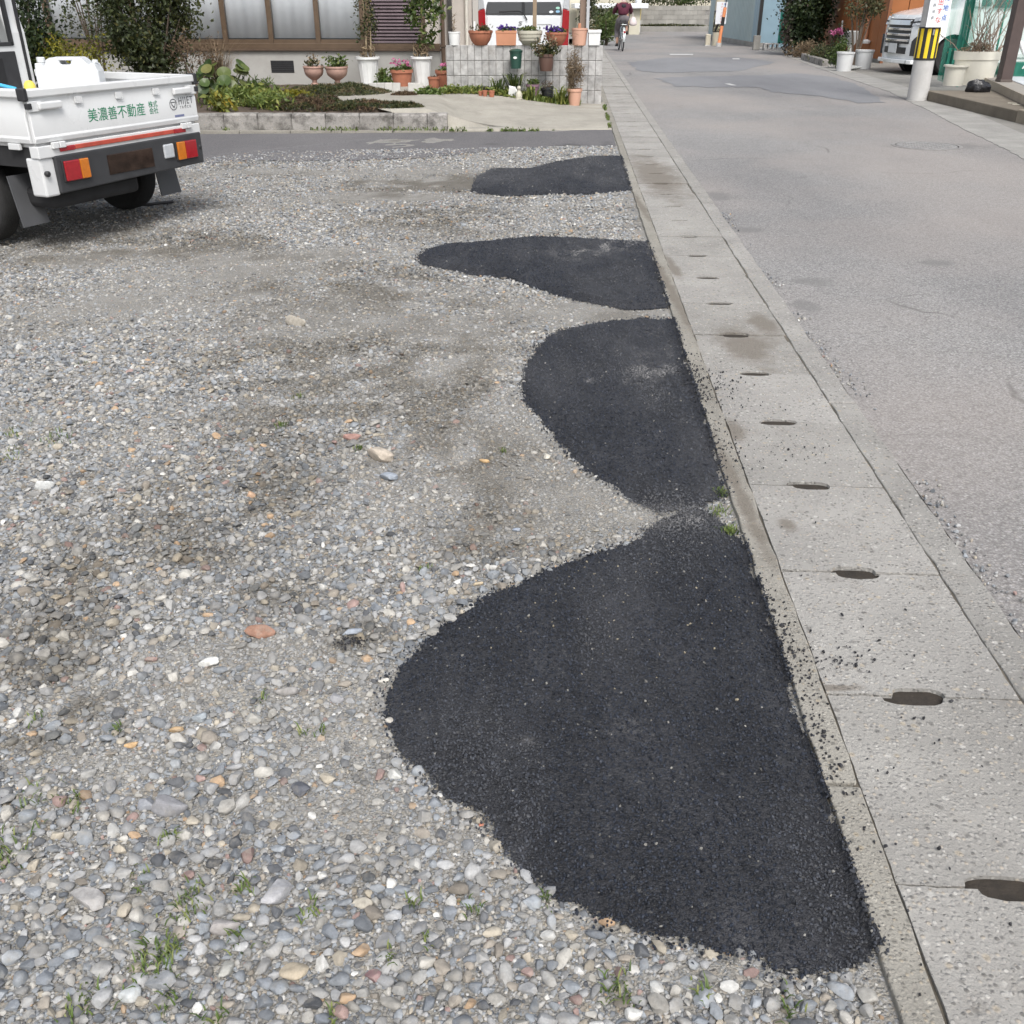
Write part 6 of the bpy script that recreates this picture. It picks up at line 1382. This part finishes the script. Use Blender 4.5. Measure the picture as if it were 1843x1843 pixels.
# ------------------------------------------------------------------ step, tiles, planter, netting at the right edge
m_step = mat_concrete('step_concrete', (.20, .175, .14), speck=.2, scale=110, dark=(.10, .085, .065))
F0, F1 = Vector((*gr(1664, 180), 0)), Vector((*gr(1826, 220), 0)); dF = (F1 - F0).normalized(); nF = Vector((-dF.y, dF.x, 0)); nF = nF if nF.x > 0 else -nF
pl = [F0, F1, F1 + nF * 2.2, F0 + nF * 3.2]
stp2 = MB().prism([(p.x, p.y) for p in pl], -.05, .135).build('entrance_step', m_step, bevel=.012); tag(stp2, 'brown concrete step in front of the tiled entrance', 'step')
E0, E1 = F1 + dF * .008, F1 + dF * 1.4
st3 = MB().prism([(p.x, p.y) for p in (E0, E1, E1 + nF * 2.2, E0 + nF * 2.2)], -.05, .150).build('entrance_step', mat_concrete('step_concrete_pale', (.33, .29, .23), speck=.2), bevel=.012); tag(st3, 'paler concrete block continuing the brown step', 'step')
m_tile = pm('beige_tile', (.33, .285, .225), .5, .12, 6, orand=.12, grime=.1); m_wtile = pm('white_tile', (.58, .60, .63), .35, .04, 6, orand=.06)
T0, T1 = Vector((*gr(1765, 151, .135), 0)), Vector((*gr(1850, 193, .135), 0)); dT = (T1 - T0).normalized(); nT = Vector((-dT.y, dT.x, 0)); nT = nT if nT.x > 0 else -nT
tp = MB().prism([(p.x, p.y) for p in (T0 + nT * .01, T1 + nT * .01 + dT * 1.0, T1 + nT * 3 + dT * 1.0, T0 + nT * 3)], .0, .245).build('tiled_porch', pm('porch_bed', (.26, .24, .21), .9, .1)); tag(tp, 'tiled porch floor edged with small beige upright tiles', 'porch')
Lt = (T1 - T0).length + 1.0; n = int(Lt / .108); ang = math.atan2(dT.y, dT.x)
tme = MB().box(0, .101, -.010, .004, .137, .249).mesh('edge_tile'); tme.materials.append(m_tile)
for i in range(n): link('edge_tile', tme, None, tp, tuple(T0 + dT * (i * .108 + .004)), (0, 0, ang))
wme = MB().box(0, .292, 0, .292, .246, .254).mesh('floor_tile'); wme.materials.append(m_wtile)
for i in range(int(Lt / .3)):
    for j in range(8):
        p = T0 + dT * (i * .3 + .01) + nT * (j * .3 + .30); link('floor_tile', wme, None, tp, tuple(p), (0, 0, ang)) if (dT.x * nT.y - dT.y * nT.x) > 0 else link('floor_tile', wme, None, tp, tuple(p + dT * .292), (0, 0, ang + math.pi))
px_ = at(1806, 148, 15.9); po = empty('porch_post', (float(px_.x), 15.9, .25)); tag(po, 'dark brown square post on the tiled porch', 'post')
MB().box(-.085, .085, -.085, .085, 0, 2.6).build('shaft', pm('post_brown', (.065, .045, .040), .5, .12), po, bevel=.006); MB().box(-.092, .092, -.092, .092, -.004, .03).build('base', pm('post_base', (.10, .08, .07), .6, .1), po, bevel=.004)
pa, pb = at(1712, 120, 16.9), at(1795, 120, 16.9); pw = (pb.x - pa.x) / 2
pn = empty('large_planter', ((pa.x + pb.x) / 2 + .02, 16.9, .135)); tag(pn, 'large white tub planter with bare dry branches on the step', 'planter')
MB().lathe([(pw * .80, 0), (pw * .84, .06), (pw * .93, .36), (pw * 1.0, .37), (pw * 1.02, .49), (pw * .95, .49), (pw * .9, .42), (.001, .41)], 32, sy=.62).build('pot_body', pm('tub_ivory', (.62, .60, .52), .5, .05, 5, grime=.12), pn, smooth=40)
MB().lathe([(pw * .9, .415), (.001, .43)], 24, sy=.62).build('soil', POTSOIL, pn)
MB().lathe([(.15, 0), (.16, .27), (.19, .275), (.19, .30), (.14, .30), (.001, .29)], 20).build('side_pot', pm('tub_ivory', (.62, .60, .52)), pn, smooth=40, loc=(-pw * .95, -.10, -.005))
mb = MB(); rr = random.Random(77)
for i in range(26):
    a = rr.uniform(0, 6.28); s0 = Vector((rr.uniform(-.28, .28), rr.uniform(-.12, .12), .42)); e = s0 + Vector((math.cos(a) * rr.uniform(.15, .5), math.sin(a) * .25, rr.uniform(.25, 1.1)))
    md_ = s0.lerp(e, .5) + Vector((rr.uniform(-.08, .08), rr.uniform(-.05, .05), 0)); mb.tube([s0, md_, e], [.010, .007, .003], 5)
    for k in range(2): 
        b = s0.lerp(e, rr.uniform(.4, .9)); mb.tube([b, b + Vector((rr.uniform(-.25, .25), rr.uniform(-.1, .1), rr.uniform(.05, .3)))], [.005, .002], 4)
mb.build('branches', pm('dry_branch', (.24, .18, .14), .85, .25), pn)
pts, _ = crown_pts(520, (0, -.05, .52), (pw * .8, .2, .09), 20, .3, 78); link('dry_leaves', leaf_mesh('dry_leaves', pts, .055, .012, .3, 78), G_DRY, pn)
tp_ = empty('hose_tap', (pn.location.x + .42, 16.55, .63)); tag(tp_, 'white plastic spray nozzle hanging over the tub planter', 'nozzle')
MB().tube([(-.16, 0, .10), (-.02, 0, .16), (.05, 0, .12), (.14, -.02, -.04)], [.03, .045, .04, .02], 10).build('body', WPOT, tp_, smooth=60); MB().lathe([(.05, 0), (.05, .03), (.03, .05)], 12).build('head', WPOT, tp_, loc=(-.18, 0, .09), rot=(0, R(80), 0)); MB().tube([(.14, -.02, -.04), (.20, -.03, -.16), (.16, -.02, -.24)], .012, 6).build('handle', WPOT, tp_)
bx_, by_ = gr(1760, 166, .135); bgm = stone_mesh(950, 3, .8, 6); v = np.array([q.co[:] for q in bgm.vertices]); v *= (1 + .16 * np.sin(v @ np.array([31, 17, 9.])) * np.cos(v @ np.array([-13, 27, 19.])))[:, None]; bgm.vertices.foreach_set('co', v.ravel())
bg_ = link('plastic_bag', bgm, pm('black_film', (.012, .012, .014), .3, .2, 30, .8, 30), None, (bx_, by_, .21)); bg_.scale = (.30, .24, .34); tag(bg_, 'crumpled black plastic bag on the brown step', 'bag')
for i, q in enumerate(((1822, 186), (1830, 188.5))):
    x, y = gr(*q, .136); o = MB().box(-.055, .055, -.02, .02, 0, .006).build('wood_chip', CREAM, loc=(x, y, .136), bevel=.002, rot=(0, 0, -.4 + i * .3)); tag(o, ['flat cream sliver on the brown step, the one nearer the black bag', 'flat cream sliver on the brown step, the one nearer the pale block'][i], 'sliver', 'cream slivers on the step')
# green garden net strung behind the planter
nt_root = empty('garden_net', (0, 0, 0)); tag(nt_root, 'green garden netting hung between the planter and the white car', 'net')
def drape(name, a, b, z0, z1, amp, freq, mat, seed, n=60):
    a, b = Vector(a), Vector(b); d = b - a; nr = Vector((-d.y, d.x, 0)).normalized(); mb = MB(); rows = 14
    for j in range(rows + 1):
        z = z0 + (z1 - z0) * j / rows
        for i in range(n + 1):
            t = i / n; p = a + d * t + nr * amp * (math.sin(freq * t * 6.28 + seed + .5 * math.sin(j * .4)) * (1 - .3 * j / rows) + .4 * math.sin(freq * 2.7 * t * 6.28 + seed * 2)); mb.v.append((p.x, p.y, z + .03 * math.sin(t * 9 + seed) * (j == 0)))
    W_ = n + 1; mb.f = [(j * W_ + i, j * W_ + i + 1, (j + 1) * W_ + i + 1, (j + 1) * W_ + i) for j in range(rows) for i in range(n)]
    return mb.build(name, mat, nt_root, smooth=80)
A_ = at(1697, 100, 18.2); B_ = at(1720, 100, 18.1); C_ = at(1745, 60, 18.2); D_ = at(1990, 60, 18.0)
drape('net_fold', (A_.x + .05, 18.2, 0), (B_.x, 18.1, 0), .10, .62, .03, 2, m_net2, 1, 24)
drape('net_fold', (B_.x, 18.12, 0), (C_.x - .05, 18.15, 0), .55, 2.3, .05, 2.5, m_net2, 2, 24)
drape('net_sheet', (A_.x, 18.25, 0), (C_.x + .1, 18.25, 0), .12, 2.3, .03, 2, m_net, 3)
drape('net_sheet', (C_.x - .02, 18.28, 0), (D_.x, 18.0, 0), .10, 2.3, .05, 4, m_net, 4)
drape('net_fold', (C_.x + .55, 18.02, 0), (D_.x, 17.9, 0), .10, .42, .03, 5, m_net2, 5)
for px in (1742, 1800, 1900): 
    p = at(px, 60, 18.32); MB().tube([(p.x, 18.32, 0), (p.x, 18.32, 2.4)], .016, 8).build('stake', pm('green_post', (.03, .22, .17)), nt_root)

# ------------------------------------------------------------------ far end of the street
fwall = empty('garden_wall', (6.2, 54.2, 0)); tag(fwall, 'weathered grey block wall across the far end of the street', 'wall')
MB().box(.0, 12.0, .02, .14, -.1, 1.12).build('core', pm('block_mortar', (.22, .213, .20)), fwall)
fb = MB().box(.004, .386, 0, .15, .004, .205).mesh('block'); fb.materials.append(pm('far_block', (.34, .33, .30), .9, .15, 2, .3, 30, orand=.25, grime=.35))
for r__ in range(5):
    for i in range(9): link('block', fb, None, fwall, (i * .39 - (.195 if r__ % 2 else 0) + .2, 0, .10 + r__ * .21))
MB().box(-.05, 3.8, -.25, .0, -.05, .22).build('footing', m_conc, fwall, bevel=.02)
pts, _ = crown_pts(900, (1.9, -.1, .27), (1.8, .08, .06), 40, .18, 120); link('moss', leaf_mesh('moss', pts, .08, .05, .3, 120), G_OLIVE, fwall)
wpan = empty('white_wall', (9.75, 54.8, 0)); tag(wpan, 'white panel wall above grey base beyond the cream pole', 'wall'); MB().box(0, 3, 0, .1, .5, 1.0).build('panel', m_sign, wpan); MB().box(0, 3, -.02, .1, 0, .5).build('base', m_conc, wpan); MB().box(0, 3, -.03, .12, .46, .53).build('rail', m_blkp, wpan)
for i, (x, c_, sz, mt) in enumerate(((6.9, 2.0, 1.3, G_OLIVE), (8.6, 1.75, 1.0, G_MID), (10.3, 2.0, 1.2, G_DARK), (12.5, 2.2, 1.6, G_OLIVE))):
    bush('garden_pine', ['reddish olive clipped tree above the left part of the far garden wall', 'rounded bright green clipped pine above the far garden wall', 'dark clipped pine by the white panel wall', 'broad olive tree behind the white panel wall'][i], (x, 56.0 + i * .3, 0), (sz, .9, .75), 2600, (.16, .06), mt, 130 + i, clumps=30, cz=c_, cat='tree')
fp = empty('utility_pole', gr(1146, 57) + (0,)); tag(fp, 'far white and yellow banded pole at the corner by the cyclist', 'utility pole')
for z0, z1, mt in ((-.2, .50, m_sign), (.50, .53, m_blkp), (.53, 1.06, m_yelp), (1.06, 1.09, m_blkp), (1.09, 1.6, m_sign), (1.6, 7, m_cpole)): MB().lathe([(.16, z0), (.158, z1)], 20).build('band', mt, fp, smooth=40)
shx = empty('white_shed', (2.6, 48.5, 0)); tag(shx, 'white roofed low building at the far left of the street', 'building')
MB().box(.5, 3.2, .1, 3, 0, 1.05).build('wall', pm('far_cream', (.55, .52, .42), .8, .08, 2), shx); MB().box(.2, 3.5, -.2, 3.2, 1.05, 1.25).build('roof', m_sign, shx, bevel=.03); MB().box(1.7, 2.7, .05, .12, 0, .95).build('opening', pm('far_dark', (.05, .04, .03), .8, .2), shx)
MB().box(-6, 1.0, 3.4, 3.6, 0, 3).build('back_wall', pm('far_cream', (.55, .52, .42)), shx)
bo = link('boulder', stone_mesh(960, 3, 1.0, 6), pm('boulder_tan', (.40, .31, .24), .9, .15, 3, .4, 12), None, gr(1096, 56) + (.38,)); bo.scale = (.75, .7, 1.0); tag(bo, 'tan upright boulder beside the cyclist', 'boulder')
bo = link('boulder', stone_mesh(961, 3, 1.0, 6), pm('boulder_brown', (.24, .115, .05), .9, .2, 3, .4, 12), None, gr(1105, 56.5) + (.42,)); bo.scale = (.5, .5, 1.15); tag(bo, 'brown standing stone between the tan boulder and the cyclist', 'boulder')
bush('corner_shrub', 'green shrub behind the grey pole near the white square pot', (3.25, 36.5, 0), (.40, .4, .5), 1700, (.09, .04), G_MID, 140, clumps=20, cz=.55)
bush('corner_shrub', 'dark shrub by the brown post at the far side of the white van', (1.36, 19.2, 0), (.16, .4, .7), 1300, (.07, .035), G_OLIVE, 141, clumps=22, cz=.9)
bush('corner_shrub', 'shadowy shrub in front of the far white roofed building', (4.1, 47.0, 0), (.7, .5, .55), 1500, (.12, .06), G_OLIVE, 142, clumps=20, cz=.6)
hg = MB().box(-12, 1.6, 0, .3, -.1, 2.6).build('boundary_wall', pm('far_house_wall', (.42, .40, .37), .9, .08, 1), loc=(0, 30, 0)); tag(hg, 'plain house wall far behind the white van', 'wall')
# distant house row and hedge so that the street does not end in nothing
dh_ = empty('distant_house', (14, 64, 0)); tag(dh_, 'distant house behind the clipped pines', 'house'); MB().box(-10, 16, 0, 6, 0, 5).build('wall', pm('far_cream', (.55, .52, .42)), dh_); MB().loft([[(x, -1, 5), (x, 3, 7.5), (x, 7, 5)] for x in (-11, 17)]).build('roof', pm('roof_tile', (.09, .095, .10)), dh_)

# ------------------------------------------------------------------ cyclist
def skin(name, V, E, rad, mat, parent, sub=2, root=0):
    me = bpy.data.meshes.new(name); me.from_pydata(V, E, []); o = link(name, me, mat, parent)
    sk = o.modifiers.new('skin', 'SKIN'); sk.use_smooth_shade = True
    for i, r in enumerate(rad):
        d = me.skin_vertices[0].data[i]; d.radius = r if isinstance(r, tuple) else (r, r); d.use_root = (i == root)
    s_ = o.modifiers.new('sub', 'SUBSURF'); s_.levels = sub; s_.render_levels = sub
    return o
bx, by = gr(1122, 93)
by += .33
bike = empty('bicycle', (bx, by, -.004)); tag(bike, 'silver city bicycle ridden away along the road', 'bicycle')
m_sil = pm('bike_silver', (.50, .54, .54), .3, .06, metal=.4)
def bwheel(y):
    w_ = empty('wheel', (0, y, .33), 0, bike)
    MB().loft([[( .018 * math.cos(a), (.312 + .018 * math.sin(a)) * math.cos(t), (.312 + .018 * math.sin(a)) * math.sin(t)) for a in [2 * math.pi * k / 8 for k in range(8)]] for t in [2 * math.pi * i / 36 for i in range(37)]], cap=False).build('tyre', m_rub, w_, smooth=60)
    MB().loft([[( .012 * math.cos(a), (.288 + .008 * math.sin(a)) * math.cos(t), (.288 + .008 * math.sin(a)) * math.sin(t)) for a in [2 * math.pi * k / 6 for k in range(6)]] for t in [2 * math.pi * i / 36 for i in range(37)]], cap=False).build('rim', m_steel, w_, smooth=60)
    for i in range(14): 
        t = 2 * math.pi * i / 14; MB().tube([(0, 0, 0), (0, .285 * math.cos(t), .285 * math.sin(t))], .0016, 4).build('spoke', m_steel, w_)
    MB().tube([(-.05, 0, 0), (.05, 0, 0)], .022, 10).build('hub', m_steel, w_)
bwheel(0); bwheel(1.08)
fr_ = MB(); 
for a, b in (((0, .42, .30), (0, .28, .78)), ((0, .42, .30), (0, .92, .62)), ((0, .36, .52), (0, .93, .70)), ((.045, 0, .33), (.03, .42, .30)), ((-.045, 0, .33), (-.03, .42, .30)), ((.045, 0, .33), (.02, .33, .62)), ((-.045, 0, .33), (-.02, .33, .62)), ((0, .94, .58), (0, .88, .95))): fr_.tube([a, b], .015, 8)
fr_.build('frame', m_sil, bike, smooth=60)
MB().tube([(0, .94, .60), (.0, .98, .66)], .02, 8).build('fork_crown', m_sil, bike)
for s in (-1, 1): MB().tube([(s * .045, 1.08, .33), (s * .04, .97, .66)], .011, 8).build('fork_blade', m_sil, bike)
MB().tube([(-.26, .70, 1.0), (-.22, .80, 1.0), (-.08, .88, .98), (.08, .88, .98), (.22, .80, 1.0), (.26, .70, 1.0)], .012, 8).build('handlebar', m_sil, bike)
MB().loft([[(x, (.355) * math.cos(t), .33 + .355 * math.sin(t)) for x in (-.035, 0, .035)] + [(x, (.350) * math.cos(t), .33 + .350 * math.sin(t)) for x in (.035, 0, -.035)] for t in np.linspace(R(40), R(190), 20)]).build('mudguard', m_sil, bike, smooth=40)
MB().box(-.07, .07, -.22, .20, .715, .73).build('rack', m_sil, bike, bevel=.004); MB().box(-.035, .035, -.375, -.355, .50, .56).build('reflector', m_red, bike, bevel=.006)
MB().loft([[(x * k, y, z) for x, z in ((-.10, .80), (.10, .80), (.10, .845), (-.10, .845))] for y, k in ((.12, .9), (.20, 1.0), (.32, .4), (.40, .25))]).build('saddle', m_blk, bike, bevel=.015)
MB().tube([(-.09, .42, .30), (.09, .42, .30)], .02, 8).build('crank_axle', m_steel, bike)
for s, (py_, pz_) in ((-1, (.44, .135)), (1, (.40, .465))):
    MB().tube([(s * .085, .42, .30), (s * .09, py_, pz_)], .011, 6).build('crank', m_steel, bike); MB().box(s * .14 - .045, s * .14 + .045, py_ - .04, py_ + .04, pz_ - .012, pz_ + .012).build('pedal', m_blk, bike)
kst = MB().tube([(.06, .02, .33), (.09, -.22, .30)], .008, 6).build('kickstand', m_steel, bike)
pe = empty('person', (bx, by, -.004)); tag(pe, 'person in a burgundy jacket and grey trousers cycling away, white bag at the elbow', 'person')
m_skin = pm('skin', (.42, .25, .18), .6, .05); m_jack = pm('jacket_burgundy', (.075, .010, .026), .85, .15, 14, .3, 60); m_trs = pm('trousers_grey', (.16, .145, .155), .85, .12, 12, .2, 60); m_hair = pm('hair_black', (.012, .011, .011), .5, .2, 40)
V = [(0, .23, .90), (0, .25, 1.06), (0, .28, 1.20), (0, .31, 1.315), (0, .335, 1.40), (0, .35, 1.49), (0, .355, 1.575)]
E_ = [(0, 1), (1, 2), (2, 3), (3, 4), (4, 5), (5, 6)]; Rr = [(.135, .10), (.125, .10), (.13, .10), (.06, .06), (.05, .05), (.080, .09), (.06, .065)]
def ad(p, par, r): V.append(p); Rr.append(r); E_.append((par, len(V) - 1)); return len(V) - 1
for s, kn, an, toe in ((-1, (.13, .60, .56), (.135, .38, .22), (.14, .50, .165)), (1, (.12, .62, .80), (.13, .36, .55), (.14, .47, .495))):
    sh = ad((s * .165, .28, 1.235), 2, .055); el = ad((s * .25, .40, 1.06), sh, .040); wr = ad((s * .245, .62, 1.015), el, .027); pa_ = ad((s * .245, .685, 1.015), wr, (.030, .018))
    for k in range(4):
        f0 = ad((s * .245 - .024 + .016 * k, .735, 1.022), pa_, .008); f1 = ad((s * .245 - .024 + .016 * k, .758, 1.004), f0, .0075); ad((s * .245 - .024 + .016 * k, .742, .985), f1, .006)
    t0 = ad((s * .245 - s * .032, .70, 1.005), pa_, .009); ad((s * .245 - s * .030, .73, .988), t0, .008)
    hp = ad((s * .095, .26, .87), 0, .10); k_ = ad((s * kn[0], kn[1], kn[2]), hp, .062); cl = ad((s * .13, (kn[1] + an[1]) / 2 - .03, (kn[2] + an[2]) / 2), k_, .052); a_ = ad((s * an[0], an[1], an[2]), cl, .036); ad((s * toe[0], toe[1], toe[2]), a_, .034)
body = skin('body', V, E_, Rr, m_skin, pe)
JV = [(0, .23, .93), (0, .25, 1.06), (0, .28, 1.20), (0, .30, 1.295)]; JE = [(0, 1), (1, 2), (2, 3)]; JR = [(.175, .13), (.17, .13), (.175, .13), (.10, .085)]
for s in (-1, 1):
    JV += [(s * .17, .28, 1.235), (s * .26, .40, 1.06), (s * .25, .60, 1.018)]; n = len(JV); JE += [(2, n - 3), (n - 3, n - 2), (n - 2, n - 1)]; JR += [.078, .060, .045]
skin('jacket', JV, JE, JR, m_jack, pe)
TV = [(0, .22, .90), (0, .23, .95)]; TE = [(0, 1)]; TR = [(.165, .14), (.15, .12)]
for s, kn, an in ((-1, (.13, .60, .56), (.135, .42, .32)), (1, (.12, .62, .80), (.13, .42, .64))):
    TV += [(s * .10, .27, .86), (s * kn[0], kn[1], kn[2]), (s * an[0], an[1], an[2])]; n = len(TV); TE += [(0, n - 3), (n - 3, n - 2), (n - 2, n - 1)]; TR += [.115, .085, .070]
skin('trousers', TV, TE, TR, m_trs, pe)
for s, an, toe in ((-1, (.135, .37, .20), (.14, .53, .155)), (1, (.13, .35, .53), (.14, .50, .485))): skin('shoe', [(s * an[0], an[1], an[2]), (s * an[0], an[1] + .03, an[2] - .035), (s * toe[0], toe[1], toe[2])], [(0, 1), (1, 2)], [.046, .045, .034], m_blk, pe)
skin('hair', [(0, .31, 1.42), (0, .325, 1.49), (0, .345, 1.56), (0, .37, 1.60)], [(0, 1), (1, 2), (2, 3)], [(.062, .04), (.085, .07), (.088, .085), (.05, .05)], m_hair, pe)
skin('collar', [(0, .285, 1.30), (0, .31, 1.35)], [(0, 1)], [(.085, .07), (.068, .06)], pm('collar_white', (.6, .58, .58), .8, .05), pe)
skin('hood', [(0, .20, 1.27), (0, .175, 1.20), (0, .18, 1.15)], [(0, 1), (1, 2)], [(.075, .03), (.08, .035), (.04, .02)], pm('hood_black', (.015, .012, .018), .8, .1), pe)
bgp = empty('shopping_bag', (bx + .33, by + .45, .66)); tag(bgp, 'white plastic shopping bag hanging from the cyclist arm', 'bag')
skin('pouch', [(0, 0, 0), (0, 0, .12), (0, .01, .26)], [(0, 1), (1, 2)], [(.14, .07), (.13, .07), (.05, .03)], pm('bag_film', (.62, .55, .55), .5, .06), bgp); MB().tube([(0, .01, .25), (-.02, .0, .34), (-.05, -.02, .40)], .014, 6).build('handle', pm('bag_film', (.62, .55, .55)), bgp)
ybg = empty('basket_bundle', (bx + .20, by + .95, .66)); tag(ybg, 'tan bundle carried at the front of the bicycle', 'bundle')
skin('bundle', [(0, 0, 0), (.0, 0, .12), (0, 0, .2)], [(0, 1), (1, 2)], [.10, .11, .05], pm('bundle_tan', (.42, .34, .18), .7, .15, 20), ybg); MB().tube([(-.05, 0, .2), (0, 0, .26), (.05, 0, .2)], .012, 6).build('handle', pm('bundle_tan', (.42, .34, .18)), ybg)
